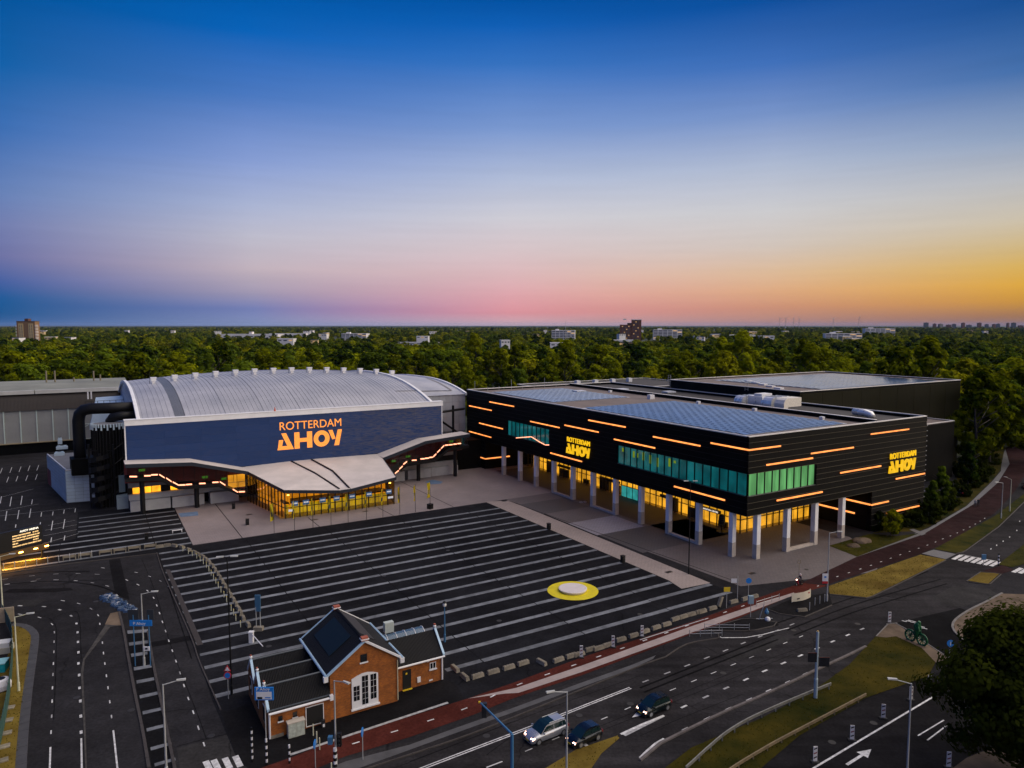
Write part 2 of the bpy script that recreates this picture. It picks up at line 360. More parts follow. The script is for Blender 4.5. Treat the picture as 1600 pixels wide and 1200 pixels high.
BLUE = mat('sign_blue', (.012, .19, .60), .45, var=.05, scale=1)
MASTBLUE = mat('mast_blue', (.05, .17, .33), .5, .1, var=.1, scale=1)
YELLOW = mat('signal_yellow', (.75, .52, .02), .5, var=.08, scale=1)
SIGNRED = mat('sign_red', (.5, .02, .03), .45, var=.05, scale=1)
GLASSDARK = mat('dark_window_glass', (.01, .012, .014), .12, spec=.6)
CONC = mat('old_concrete', (.21, .185, .14), .9, var=.35, scale=1.4, bump=.4, rnd=.15)
RUBBER = mat('tyre_rubber', (.015, .015, .015), .8, var=.2, scale=4)
# ------------------------------------------------------------------ ground, roads, pavements
K5 = lambda x, y: (x / 4, 740 + y / 4)
K6 = lambda x, y: (x / 4, 900 + y / 4)
K7 = lambda x, y: (340 + x / 4, 900 + y / 4)
K8 = lambda x, y: (700 + x / 4, 900 + y / 4)
Z1 = lambda x, y: (1080 + x / 3.077, 880 + y / 3.077)
Z2 = lambda x, y: (1240 + x / 4.444, 680 + y / 4.444)
T1 = lambda x, y: (1000 + x / 5.333, 1040 + y / 5.333)
T2 = lambda x, y: (1080 + x / 7.273, 900 + y / 7.273)
Q4 = lambda x, y: (1420 + x / 4, 900 + y / 4)
def ccw(pts):
    a = sum(p[0] * q[1] - q[0] * p[1] for p, q in zip(pts, pts[1:] + pts[:1]))
    return pts if a > 0 else pts[::-1]
def sheet(name, pts, z, m, parent=None, kind='structure', px=True):
    P = [tuple(G(*p)[:2]) if px else tuple(p[:2]) for p in pts]; P = ccw(P)
    me = bpy.data.meshes.new(name); me.from_pydata([(x, y, z) for x, y in P], [], [tuple(range(len(P)))]); me.materials.append(m)
    bm = bmesh.new(); bm.from_mesh(me); bmesh.ops.triangulate(bm, faces=bm.faces); bm.to_mesh(me); bm.free()
    o = obj(name, me, parent)
    if kind and not parent: o['kind'] = kind
    return o
def smooth_line(P, n=4):            # Catmull-Rom through points
    P = [Vector(p) for p in P]; out = []
    for i in range(len(P) - 1):
        a, b, c, d = P[max(i - 1, 0)], P[i], P[i + 1], P[min(i + 2, len(P) - 1)]
        for k in range(n):
            t = k / n
            out.append(.5 * ((2 * b) + (c - a) * t + (2 * a - 5 * b + 4 * c - d) * t * t + (3 * b - a - 3 * c + d) * t ** 3))
    return out + [P[-1]]
def ribbon(name, line, w, z, m, parent=None, off=0.):
    mb = MB(); L = []
    for i, p in enumerate(line):
        d = (line[min(i + 1, len(line) - 1)] - line[max(i - 1, 0)]); d.z = 0; d.normalize(); n = Vector((-d.y, d.x, 0))
        L.append([p + n * (off - w / 2) + Vector((0, 0, z - p.z)), p + n * (off + w / 2) + Vector((0, 0, z - p.z))])
    mb.grid(L)
    o = mb.build(name, m, parent, fix=True)
    return o
def solid_strip(mb, line, w, z0, z1):
    for p, q in zip(line, line[1:]):
        d = (q - p).normalized(); n = Vector((-d.y, d.x, 0)) * w / 2
        mb.hexa([(p - n).to_tuple()[:2] + (z0,), (q - n).to_tuple()[:2] + (z0,), (q + n).to_tuple()[:2] + (z0,), (p + n).to_tuple()[:2] + (z0,),
                 (p - n).to_tuple()[:2] + (z1,), (q - n).to_tuple()[:2] + (z1,), (q + n).to_tuple()[:2] + (z1,), (p + n).to_tuple()[:2] + (z1,)])
    return mb
def kerb(name, pts, w=.16, h=.12, m=KERB, parent=None, px=True, seg=1.6, piece='kerb_stone', smooth=True):
    """a row of kerb stones, each a part"""
    line = [G(*p) for p in pts] if px else [Vector(p) for p in pts]
    if smooth: line = smooth_line(line, 5)
    root = parent or tag(empty(name, (0, 0, 0)), kind='structure')
    cum = [0]
    for p, q in zip(line, line[1:]): cum.append(cum[-1] + (q - p).length)
    n = max(1, int(cum[-1] / seg))
    def at(s):
        for i in range(len(cum) - 1):
            if s <= cum[i + 1] + 1e-6:
                t = (s - cum[i]) / max(1e-6, cum[i + 1] - cum[i]); return line[i].lerp(line[i + 1], t)
        return line[-1]
    L = cum[-1] / n
    key = (round(L, 2), w, h, m.name)
    if key not in KMESH:
        mb = MB(); mb.hexa([(-L / 2 + .015, -w / 2, -.03), (L / 2 - .015, -w / 2, -.03), (L / 2 - .015, w / 2, -.03), (-L / 2 + .015, w / 2, -.03), (-L / 2 + .02, -w / 2 + .015, h), (L / 2 - .02, -w / 2 + .015, h), (L / 2 - .02, w / 2 - .015, h), (-L / 2 + .02, w / 2 - .015, h)])
        KMESH[key] = mb.mesh(piece, m)
    for i in range(n):
        p, q = at(i * L), at((i + 1) * L); c = (p + q) / 2; d = q - p
        obj(piece, KMESH[key], root, (c.x, c.y, 0), math.atan2(d.y, d.x))
    return root
KMESH = {}
rng = random.Random(7)

sheet('terrain', [(-30000, -3000), (30000, -3000), (30000, 45000), (-30000, 45000)], -.25, TERRAIN, px=False)
road = sheet('road', [(-230, 5), (190, 5), (230, 215), (60, 215), (-60, 275), (-230, 275)], 0, ASPHALT, px=False)

# front carriageways get their own surface with wheel tracks
fr_up = [(400, 1215), (452, 1200), (640, 1160), (740, 1126), (810, 1097), (910, 1061), (1000, 1026), (1080, 1003), (1150, 992), (1225, 972), (1290, 938), (1357, 936), (1470, 882), (1494, 868), (1560, 890), (1512, 912), (1500, 950), (1396, 974), (1369, 996), (1327, 1039), (1268, 1081), (1194, 1120), (1080, 1169), (1010, 1215), (800, 1300), (300, 1320)]
sheet('front_road', fr_up, .008, ROADTAR)
sheet('right_road', [(1494, 866), (1505, 863), (1555, 832), (1600, 790), (1700, 720), (1700, 800), (1640, 830), (1560, 884)], .008, ROADTAR)
sheet('slip_road', [(1396, 974), (1500, 950), (1515, 955), (1490, 972), (1492, 988), (1520, 1010), (1600, 1050), (1560, 1090), (1483, 1030), (1440, 1003)], .010, NEWTAR)
sheet('lower_road', [(1187, 1203), (1249, 1150), (1353, 1091), (1450, 1056), (1500, 1040), (1600, 1075), (1700, 1100), (1500, 1230), (1400, 1300), (1000, 1380)], .012, asphalt('lower_road_tar', (.0125, .012, .013), dirx=R(34)))
# plaza of dark tarmac with stone stripes
plaza_px = [(758, 784), (1045, 907), (1065, 921), (1110, 912), (1168, 934), (1100, 965), (910, 1027), (805, 1066), (730, 1092), (640, 1120), (540, 1150), (452, 1185), (400, 1205), (372, 1190), (332, 1095), (312, 1035), (297, 992), (257, 900), (245, 864), (97, 880), (0, 894), (0, 876), (68, 852), (118, 842), (122, 800), (150, 797), (272, 794), (289.7, 828), (303, 853), (395, 839)]
plaza = sheet('plaza', plaza_px, .012, DARKTAR)
PZ = [GA(*p) for p in plaza_px]
def scan(b):
    xs = []
    for (a0, b0), (a1, b1) in zip(PZ, PZ[1:] + PZ[:1]):
        if (b0 - b) * (b1 - b) < 0: xs.append(a0 + (a1 - a0) * (b - b0) / (b1 - b0))
    xs.sort(); return list(zip(xs[::2], xs[1::2]))
JOINTS = [-5.5, 9.35, 24.2, 39.05, 54.0, 68.9]
hexh = .9
for n in range(-9, 18):
    b = 136.4 - 3.78 * n
    if b < 71.4: continue
    for a0, a1 in scan(b):
        if n == 0: a1 = min(a1, 15)
        if b < 81: a0 = max(a0, 8 if b > 79 else 34)
        cuts = [a0 + .25] + [j for j in JOINTS if a0 + 1 < j < a1 - 1] + [a1 - .1]
        for c0, c1 in zip(cuts, cuts[1:]):
            if c1 - c0 < .8: continue
            j = rng.uniform(-.07, .07); w = .40 + rng.uniform(-.04, .04)
            mb = MB(); P = [AB(c0 + .05, b - w + j), AB(c1 - .07, b - w + j), AB(c1 - .07, b + w + j), AB(c0 + .05, b + w + j)]
            mb.face([(p.x, p.y, .018) for p in P]); mb.build('stripe', STRIPE, plaza)
for j in JOINTS[1:]:
    lo, hi = (71, 137) if j > 10 else (90, 171)
    ribbon('joint', [AB(j, lo + .5), AB(j, hi)], .14, .022, NEWTAR, plaza)
# pale pavements
sheet('pavement', [AB(15.25, 138.6), AB(15.25, 174), AB(96, 182), AB(130, 175), AB(130, 139), AB(84.5, 138.6)], .014, PINK, px=False)
sheet('forecourt', [AB(81.6, 138.6), AB(130, 138.6), AB(130, 92), AB(122.5, 92), AB(122.5, 80), AB(118, 72.3), AB(109, 66), AB(84.8, 73)], .014, GREYPAVE, px=False)
beige = sheet('plaza_walk', [G(758, 784), G(795, 782), G(1110, 911), G(1065, 920), G(1045, 907)], .016, BEIGE, px=False)
for a0, a1, b0, b1, m, nm in [(81.8, 94.0, 123.5, 133, DARKPAVE, 'dark_paving_field'), (82.2, 94.0, 105.5, 115, PALEPAVE, 'pale_paving_field'), (82.6, 105, 93, 105.4, DARKPAVE, 'dark_paving_field'), (95.5, 106.5, 93, 168, DARKPAVE, 'dark_paving_field'), (82.2, 94.0, 115.1, 123.4, GREYPAVE, 'grey_paving_field')]:
    P = [AB(a0, b0), AB(a1, b0), AB(a1, b1), AB(a0, b1)]; sheet(nm, P, .021, m, beige, px=False)
for p, q in [((795, 783), (1142, 906)), (K5(1345, 190), K5(1520, 410)), ((380 + 450 / 4.444, 680 + 572 / 4.444), (500.5, 824)), ((380 + 935 / 4.444, 680 + 503 / 4.444), (615, 806)), ((625, 752), (708, 792))]:
    ribbon('paving_joint', [G(*p), G(*q)], .16, .024, NEWTAR, beige)
# drain covers
for p in [(352.5 + 37, 804), (492, 812), (788, 783), (1175, 896), (1045, 894), (571, 799)]:
    c = G(*p); mb = MB(); mb.box(-.6, -.35, 0, .6, .35, .03); mb.build('drain_cover', DARKSTEEL, beige, (c.x, c.y, .015), GRID)
# parking mats painted blue
MATB = mat('blue_mat', (.10, .17, .28), .8, var=.2, scale=1, world=True)
for pts, lab in [([K5(1115, 250), K5(1235, 238), K5(1240, 262), K5(1130, 272)], 'long flat blue mat lying on the pavement beside the stripes near the arena'), ([(664.5, 753), (676, 750), (692, 753), (688, 756), (672, 757)], 'square flat blue mat lying on pavement right of the glass lobby')]:
    P = ccw([tuple(G(*p)[:2]) for p in pts]); mb = MB(); mb.prism(P, .02, .06); tag(mb.build('floor_mat', MATB), lab, 'mat')

# cycle path, walk and verges
cy_up = [(380, 1210), (452, 1185), (540, 1150), (640, 1120), (730, 1092), (805, 1066), (910, 1027), (1080, 972), (1208, 926), (1253, 911)]
cy_lo = [(430, 1225), (480, 1207), (540, 1182), (640, 1152), (740, 1117), (800, 1092), (910, 1055), (1080, 991), (1157, 965), (1204, 945), (1240, 930), (1294, 915)]
cyc = sheet('cycle_path', cy_up + cy_lo[::-1], .026, REDPATH)
sheet('pale_lane', [(730, 1092), (807, 1075), (910, 1040), (1080, 979), (1157, 953), (1240, 926), (1244, 929), (1204, 944), (1157, 962), (1080, 989), (910, 1050), (810, 1083), (790, 1084)], .032, mat('pale_lane_tar', (.33, .27, .25), .85, var=.15, scale=.5, world=True), cyc)
sheet('maroon_path', [(1253, 911), (1337, 871), (1442.5, 835), (1521, 788), (1559.5, 754), (1577.5, 725), (1571, 700), (1590, 690), (1640, 690), (1600, 745), (1584, 770), (1555, 801.5), (1487.5, 844), (1440, 865), (1294, 913)], .026, MAROON)
sheet('footpath', [(1339, 871), (1442.5, 835), (1521, 788), (1559.5, 754), (1577.5, 725), (1571, 702), (1566, 712), (1564, 736), (1550.5, 752), (1510, 791), (1451.5, 825), (1375, 855)], .024, WALKPAVE)
# dashes along the cycle path centre
cen = smooth_line([G((p[0] + q[0]) / 2, (p[1] + q[1]) / 2 - (6 if p[0] > 800 else 0)) for p, q in zip(cy_up[2:9], cy_lo[2:9])], 8)
cen2 = smooth_line([G(*Z2(*p)) for p in [(150, 1060), (270, 995), (480, 925), (640, 868), (750, 828), (830, 800), (920, 768), (985, 743), (1050, 715), (1110, 692), (1160, 668), (1250, 625), (1340, 570)]], 4)
DASHM = {}
def dash(parent, c, ang, L, W, m, z=.02, name='lane_dash'):
    k = (round(L, 2), round(W, 2), m.name)
    if k not in DASHM:
        mb = MB(); mb.box(-L / 2, -W / 2, 0, L / 2, W / 2, .006); DASHM[k] = mb.mesh(name, m)
    return obj(name, DASHM[k], parent, (c[0], c[1], z), ang)
def along(line, step, start=0.):
    s = start; acc = 0
    for p, q in zip(line, line[1:]):
        d = (q - p).length
        while acc + d >= s:
            yield p.lerp(q, (s - acc) / d), math.atan2(q.y - p.y, q.x - p.x); s += step
        acc += d
for p, a in along(cen, 3.9, 1): dash(cyc, p, a, .75, .16, PAINT, .036)
for p, a in along(cen2, 3.2, 1): dash(cyc, p, a, .5, .16, PAINT, .036)
# strips between cycle path and road: tarmac walk, pale slab edge, dark gutter
sheet('slab_strip', [(460, 1222), (540, 1190), (640, 1164), (700, 1142), (800, 1107), (900, 1070), (985, 1040), (1025, 1024), (1020, 1030), (985, 1046), (900, 1077), (800, 1114), (700, 1150), (640, 1172), (480, 1230)], .028, mat('pale_slabs', (.07, .07, .073), .8, var=.3, scale=.5, world=True))
sheet('house_apron', [(395, 1205), (452, 1183), (540, 1148), (640, 1118), (725, 1092), (712, 1068), (690, 1060), (640, 1070), (430, 1150), (385, 1100), (360, 1110), (345, 1110), (372, 1190)], .020, PATCH)
for p, q, w in [((452, 1180), (700, 1098), .35), ((1100, 968), (1000, 1000), .2)]:
    ribbon('pale_edge', [G(*p), G(*q)], w, .03, WORN, cyc)
kerb('kerb_front', [(480, 1232), (640, 1180), (740, 1146), (860, 1098), (1000, 1041), (1040, 1027)], m=KERBDARK)
kerb('kerb_bay', [(1040, 1027), (1075, 1006), (1128, 996), (1105, 985)], m=KERBDARK)
kerb('kerb_island', [(1101, 984), (1165, 966), (1213, 973), (1217, 977), (1172, 987), (1101, 985)], m=KERBDARK, smooth=False)
sheet('island', [(1101, 984), (1165, 966), (1213, 973), (1217, 977), (1172, 987)], .09, PATCH)
sheet('stop_island', [(1200, 953), (1240, 935), (1296, 927), (1300, 945), (1256, 964), (1215, 958)], .09, PATCH)
kerb('kerb_stop', [(1200, 953), (1215, 959), (1256, 965), (1300, 946)], m=KERBDARK, smooth=False)

grass_list = []
def verge(name, pts, m, z=.05, kerbs=True):
    o = sheet(name, pts, z, m); grass_list.append((name, pts)); return o
verge('verge_bank', [(1295, 916), (1438, 867), (1478, 874.6), (1357, 934), (1296, 928)], DRYGRASS)
kerb('kerb_bank', [(1478, 875.6), (1420, 905), (1357, 935.5), (1296, 929)], smooth=False, m=KERBDARK)
verge('verge_strip', [(1460, 858), (1555, 806), (1600, 772), (1700, 690), (1700, 715), (1600, 783), (1560, 822), (1505, 862), (1494, 864.5)], LAWN)
kerb('kerb_strip', [(1494, 865.5), (1506, 863), (1561, 823), (1601, 784)], smooth=False, m=KERBDARK)
sheet('crossing_walk', [(1440, 865), (1459, 859), (1494, 866), (1478, 874)], .03, WALKPAVE)
verge('traffic_island', [(1512, 908), (1532.5, 895), (1562, 897), (1544, 913)], DRYGRASS, .1)
kerb('kerb_traffic', [(1510, 909), (1532.5, 894), (1565, 897), (1545, 914.5), (1510, 909)], smooth=False, m=KERBDARK)
sheet('island_paving', [(1534, 893), (1568, 883), (1584, 891), (1566, 897)], .06, MAROON)
verge('median_verge', [(1559.5, 882.5), (1600, 851), (1680, 800), (1680, 850), (1600, 882), (1582, 887)], LAWN, .08)
verge('lawn', [(1295, 853), (1361, 834), (1400, 838), (1438, 833), (1339, 870)], LAWN, .04)
verge('shrub_bed', [(1362, 833), (1447, 812), (1500, 780), (1490, 720), (1540, 690), (1572, 690), (1563, 735), (1549, 752), (1509, 791), (1450, 824), (1437, 830)], VERGE, .03)
sheet('lawn_path', [(1421, 828), (1427, 826.5), (1447, 834.5), (1440, 837)], .055, WALKPAVE)
verge('central_verge', [(1369, 994), (1384, 996), (1400, 994), (1440, 1012), (1462, 1035), (1450.5, 1057), (1353, 1091), (1249, 1150), (1187, 1203), (1130, 1260), (980, 1260), (1040, 1200), (1080, 1169), (1194, 1120.5), (1268.5, 1081.5), (1327, 1039)], VERGE, .06)
sheet('verge_paving', [(1392, 973), (1405, 978), (1440, 1002), (1483, 1030), (1462, 1036), (1440, 1013), (1400, 995), (1384, 997), (1369, 995)], .075, SAND)
kerb('kerb_central', [(1369, 995), (1391, 972), (1406, 977), (1440, 1001), (1484, 1030)], smooth=False)
verge('corner_verge', [(849, 1203), (900, 1172), (965, 1150), (968, 1154), (940, 1178), (925, 1200), (900, 1240), (820, 1240)], DRYGRASS, .06)
sheet('sand_corner', [(1567, 928), (1513, 956), (1490, 973), (1493, 988), (1521, 1011), (1600, 1052), (1760, 1090), (1760, 940), (1620, 930)], .06, SAND)
kerb('kerb_corner', [(1566, 927), (1540, 941), (1512, 955), (1490, 972), (1492, 988), (1520, 1011), (1560, 1034), (1600, 1052)], w=.3)
sheet('sand_tip', [(1470, 1215), (1510, 1185), (1560, 1165), (1640, 1130), (1760, 1200), (1640, 1330), (1480, 1330)], .05, SAND)
verge('left_verge', [(18, 978), (37, 980), (50, 990), (50, 1008), (38, 1075), (30, 1150), (26, 1215), (10, 1400), (-200, 1400), (-200, 1000), (0, 1050), (19, 1010)], DRYGRASS, .05)
kerb('kerb_left', [(18, 976), (38, 978), (53, 989), (54, 1006), (44, 1075), (36, 1150), (30, 1240)], w=.9, h=.06, m=mat('left_kerb', (.05, .05, .055), .8, var=.2, scale=1, world=True))

# repair patches
for pts in [[K5(680, 540), K5(750, 530), K5(810, 790), K5(720, 755)], [K6(905, 420), K6(1195, 370), K6(1205, 400), K6(920, 450)], [K5(20, 745), K5(60, 722), K5(440, 715), K5(460, 728), K5(340, 742)]]:
    sheet('tar_patch', pts, .006, PATCH, road)
for pts in [[K5(65, 830), K5(110, 790), K5(290, 785), K5(215, 832)], [K6(1105, 1075), K6(1430, 990), K6(1560, 1200), K6(1130, 1240)]]:
    sheet('pale_patch', pts, .006, PALETAR, road)
sheet('pale_front_patch', [Z1(140, 450), Z1(300, 400), Z1(420, 345), Z1(480, 365), Z1(200, 480)], .010, PALETAR, road)  # paler tar on the front road
sheet('brown_strip', [K5(1035, 600), K5(1062, 600), K5(1270, 1068), K5(1232, 1075)], .02, mat('brown_pavers', (.035, .028, .025), .85, var=.25, scale=1, world=True), road)
sheet('junction_wear', [(1455, 935), (1490, 915), (1545, 920), (1562, 930), (1500, 950)], .014, PALETAR, road)
# left median island with striped planting strip
med = sheet('median', [K6(740, 225), K6(690, 235), K6(660, 305), K6(520, 520), K6(505, 600), K6(520, 900), K6(535, 1250), K6(545, 1250), K6(533, 900), K6(520, 620), K6(530, 525), K6(690, 320), K6(755, 310)], .05, mat('median_stone', (.062, .058, .054), .85, var=.35, scale=1.2, world=True, spec=.1))
kerb('kerb_median', [K6(745, 225), K6(770, 330), K6(800, 500), K6(840, 720), K6(890, 960), K6(930, 1200)], w=.3, m=KERBDARK)
strip = sheet('median_strip', [K6(790, 345), K6(925, 345), K6(960, 560), K6(1010, 800), K6(1060, 1050), K6(1100, 1250), K6(960, 1250), K6(920, 1050), K6(880, 850), K6(840, 640), K6(805, 450)], .02, NEWTAR)
for y, x0, x1, dy in [(350, 795, 925, -8), (425, 805, 925, -14), (495, 818, 920, -14), (580, 835, 945, -18), (662, 852, 962, -20), (755, 872, 985, -24), (855, 890, 1010, -26), (962, 915, 1035, -30), (1080, 940, 1070, -34), (1180, 965, 1095, -36)]:
    sheet('stripe', [K6(x0, y - 8), K6(x1, y + dy - 8), K6(x1 + 3, y + dy + 10), K6(x0 + 3, y + 12)], .026, STRIPE, strip)
kerb('kerb_strip_right', [K6(925, 345), K6(960, 560), K6(1010, 800), K6(1060, 1050), K6(1100, 1240)], w=.3, m=KERBDARK)
sheet('median_head', [K6(740, 225), K6(690, 235), K6(655, 305), K6(760, 312)], .055, SAND)
kerb('kerb_plaza', [(245, 864), (257, 900), (297, 992), (312, 1035), (345, 1110)], m=KERBDARK)
kerb('kerb_fence', [(0, 897), (97, 882.5), (245, 865)], m=KERBDARK, smooth=False)

# dashed lanes on the left
def dashes(pts, L, W, m=PAINT, z=.022):
    P = [G(*p) for p in pts]
    for i, p in enumerate(P):
        d = P[min(i + 1, len(P) - 1)] - P[max(i - 1, 0)]
        dash(road, p, math.atan2(d.y, d.x), L * rng.choice([.78, .82, .86]), W * .8, m if rng.random() > .22 else WORN, z)
D5 = lambda l: [K5(*p) for p in l]
D6 = lambda l: [K6(*p) for p in l]
dashes(D5([(30, 660), (200, 640), (350, 628), (488, 625), (607, 630)]), 1.0, .14, WORN)
dashes(D5([(45, 692), (210, 673), (350, 665), (473, 670), (578, 683), (670, 703)]), .9, .14)
dashes(D5([(643, 590), (850, 618), (935, 643), (1003, 672), (1055, 707)]), .9, .14)
dashes(D5([(792, 666), (862, 695), (922, 733), (960, 777), (980, 825), (997, 873), (1015, 928), (1035, 985)]) + D6([(1055, 405), (1077, 468), (1100, 533), (1125, 607), (1150, 686), (1177, 767), (1208, 852), (1240, 950), (1275, 1053)]), 1.0, .16)
dashes(D5([(125, 827), (275, 832), (373, 852), (445, 890), (478, 938), (485, 993), (487, 1053), (490, 1118)]) + D6([(490, 547), (495, 620), (497, 700), (502, 783), (505, 877), (507, 977)]), .8, .3)
dashes(D5([(393, 795), (492, 813), (568, 845), (613, 886), (624, 940)]) + D6([(640, 418), (647, 483), (655, 548), (665, 625), (675, 700), (686, 787), (697, 880)]), .95, .15)
dashes(D5([(125, 880), (247, 900), (325, 942), (340, 992), (338, 1052), (337, 1115)]) + D6([(334, 548), (331, 617), (328, 700), (326, 783), (323, 878), (319, 977)]), .95, .15)
for l in ([(315, 1070), (310, 1240)], [(508, 1015), (512, 1240)], [(708, 965), (738, 1240)]):
    ribbon('lane_line', [G(*K6(*p)) for p in l], .15, .024, PAINT, road)
for x, y in [(1300, 1190), (1350, 1182), (1420, 1170), (1485, 1158)]:      # zebra by the house
    a, b = G(*K6(x - 15, y - 32)), G(*K6(x + 18, y + 35)); ribbon('zebra_bar', [a, b], .55, .026, PAINT, road)
# main road marks
dashes([K8(*p) for p in [(505, 1088), (673, 1017)]] + [K8(*p) for p in [(977, 890), (1123, 828)]] + [K8(*p) for p in [(1405, 710), (1537, 656)]] + [Z1(*p) for p in [(108, 527), (202, 488), (290, 452), (373, 417), (452, 384), (528, 353)]], 1.1, .14)
dashes([K8(1475, 817)] + [T1(*p) for p in [(548, 262), (718, 188), (882, 117), (1040, 45)]] + [Z1(*p) for p in [(443, 481), (525, 445), (605, 410), (680, 377), (753, 346), (822, 317)]], 1.15, .3)
dashes([K8(*p) for p in [(1235, 658), (1370, 607), (1495, 560)]] + [Z1(*p) for p in [(75, 455), (165, 420), (250, 385), (332, 353), (410, 325), (485, 295)]], 1.15, .22, WORN)
dashes([T1(*p) for p in [(375, 528), (560, 440), (740, 358), (910, 282), (1072, 208), (1232, 137), (1380, 68)]], 1.1, .2)
for off in (-.14, .14):
    ribbon('centre_line', [G(560, 1240), G(670, 1197), G(830, 1136), G(985, 1075)], .13, .022, PAINT, road, off=off)
ribbon('edge_line', [G(1125, 995), *[G(*T2(*p)) for p in [(350, 703), (620, 700), (820, 665), (960, 628), (1110, 592)]]], .16, .022, PAINT, road)
ribbon('stop_line', [G(*K8(700, 950)), G(*K8(745, 978))], .3, .022, PAINT, road)
ribbon('stop_line', [G(*K8(838, 1040)), G(*K8(878, 1070))], .35, .022, PAINT, road)
sheet('chevron', [K8(1080, 985), K8(1345, 870), K8(1352, 880), K8(1110, 1002)], .022, WORN, road)
ribbon('chevron_edge', [G(*K8(1080, 990)), G(*K8(1210, 930)), G(*K8(1350, 873))], .28, .026, PAINT, road)
ribbon('lane_line', [G(*K8(240, 1198)), G(*K8(340, 1160))], .14, .022, PAINT, road)
ribbon('edge_line', [G(1240, 1222), G(1272, 1200), G(1463, 1086)], .2, .022, PAINT, road)
for p, q in [((1090, 830), (1215, 755)), ((1135, 852), (1240, 772))]:
    ribbon('lane_line', [G(*Z1(*p)), G(*Z1(*q))], .14, .022, PAINT, road)
def arrow(p, q, w=.14, h=.55, L=1.6):
    p, q = G(*p), G(*q); d = (q - p).normalized(); n = Vector((-d.y, d.x, 0)); k = q - d * L
    P = [p - n * w, k - n * w, k - n * h, q, k + n * h, k + n * w, p + n * w]; sheet('lane_arrow', P, .024, PAINT, road, px=False)
arrow(Z1(748, 970), Z1(866, 895)); arrow(K8(1210, 855), K8(1150, 885), .12, .4, 1.2)
# zebra crossing on the right
for i in range(7):
    x = 1103 + i * 43.5; y = 860 + i * 7.7
    ribbon('zebra_bar', [G(*Z2(x + 5, y + 3)), G(*Z2(x + 62, y - 27))], .62, .024, PAINT, road)
for i in range(4):
    x = 1525 + i * 44; y = 950 + i * 6
    ribbon('zebra_bar', [G(*Z2(x, y + 3)), G(*Z2(x + 57, y - 27))], .62, .024, PAINT, road)
for p in [(370, 790), (410, 765), (455, 737), (500, 708), (550, 662), (570, 598), (620, 560)]:
    c = Z2(1000 + p[0], p[1]); dash(road, G(*c), R(52), .9, .15, PAINT, .022)
ribbon('stop_line', [G(*Z2(1160, 828)), G(*Z2(1420, 878))], .18, .024, PAINT, road)
# bicycle lettering strokes on the new tar
for x, y, L in [(530, 208, 1.0), (590, 205, 1.0), (650, 205, 1.6), (690, 235, 1.6), (735, 250, 1.0), (770, 285, 2.0), (800, 310, 2.2), (740, 318, 1.2), (735, 340, 1.0)]:
    dash(road, G(1360 + x / 10, 950 + y / 10), R(-42), L * .6, .16, PAINT, .022)
# parking bays at the back left
for k, (y0, xs, sl) in enumerate([((1005, 0), [(8, 1022), (68, 1018), (125, 1014), (181, 1007), (236, 1004)], 0), ((1075, 0), [(48, 1078), (106, 1072), (167, 1068), (227, 1062)], 0)]):
    for x, y in xs:
        p = (x / 4 - 1.6, 480 + (y + 17) / 4); q = (x / 4 + 1.6, 480 + (y - 17) / 4); ribbon('bay_line', [G(*p), G(*q)], .12, .022, PAINT, road)
for x, y, h in [(5, 165, 22), (67, 175, 30), (134, 168, 28), (200, 177, 15), (38, 265, 30), (114, 257, 28), (188, 248, 28), (258, 256, 13), (330, 250, 12), (400, 238, 12), (470, 230, 12), (325, 325, 30), (400, 315, 30), (320, 415, 15), (403, 403, 15), (98, 328, 10), (252, 312, 8)]:
    ribbon('bay_line', [G(*K5(x - h / 6, y + h)), G(*K5(x + h / 6, y - h))], .14, .022, PAINT, road)
for p, q in [((0, 235), (240, 190)), ((0, 265), (470, 215)), ((300, 325), (470, 292)), ((280, 355), (480, 320)), ((270, 390), (480, 350)), ((300, 430), (490, 375)), ((0, 1030 - 1000 + 120), (210, 95))]:
    ribbon('bay_edge', [G(*K5(*p)), G(*K5(*q))], .12, .020, WORN, road)

# tar seams, manholes and old tyre marks
def seam(pts, w=.07, m=NEWTAR, z=.016): ribbon('tar_seam', smooth_line([G(*p) for p in pts], 4), w, z, m, road)
for pts in ([K5(885, 535), K5(940, 660), K5(990, 800), K5(1030, 950), K6(1080, 470), K6(1150, 650), K6(1240, 880), K6(1290, 1020)], [K5(330, 900), K5(470, 860), K5(500, 940), K5(505, 1060), K6(508, 520)], [K5(200, 880), K5(300, 900), K5(350, 960), K5(352, 1100), K6(345, 700), K6(335, 900)], [K6(1105, 1065), K6(1300, 1015), K6(1440, 985)],
            [(560, 1222), (700, 1168), (860, 1106), (1000, 1056)], [(880, 1165), (1000, 1118), (1120, 1070), (1240, 1022)], [(760, 1180), (800, 1150)], [(925, 1140), (1060, 1085), (1190, 1034), (1330, 985)], [(1100, 1010), (1160, 1040)], [(1000, 1150), (1070, 1120), (1160, 1085)], [(640, 1190), (720, 1160), (800, 1128)], [(1290, 1185), (1400, 1118), (1450, 1090)]): seam(pts)
TYRE = asphalt('tyre_mark', (.0075, .0073, .0078), cracks=False)
for pts in ([(1230, 985), (1320, 950), (1400, 925), (1470, 905)], [(1240, 993), (1330, 958), (1410, 933), (1480, 912)], [(1180, 985), (1290, 948), (1380, 918), (1450, 893)], [(1000, 1075), (1100, 1035), (1210, 992)], [(1006, 1082), (1106, 1042), (1216, 999)], [K5(60, 690), K5(330, 672), K5(600, 700), K5(760, 760)], [K5(80, 640), K5(300, 615), K5(560, 612)]): seam(pts, .28, TYRE, .0135)
MANH = mat('manhole_iron', (.035, .033, .032), .6, var=.2, scale=3, spec=.2)
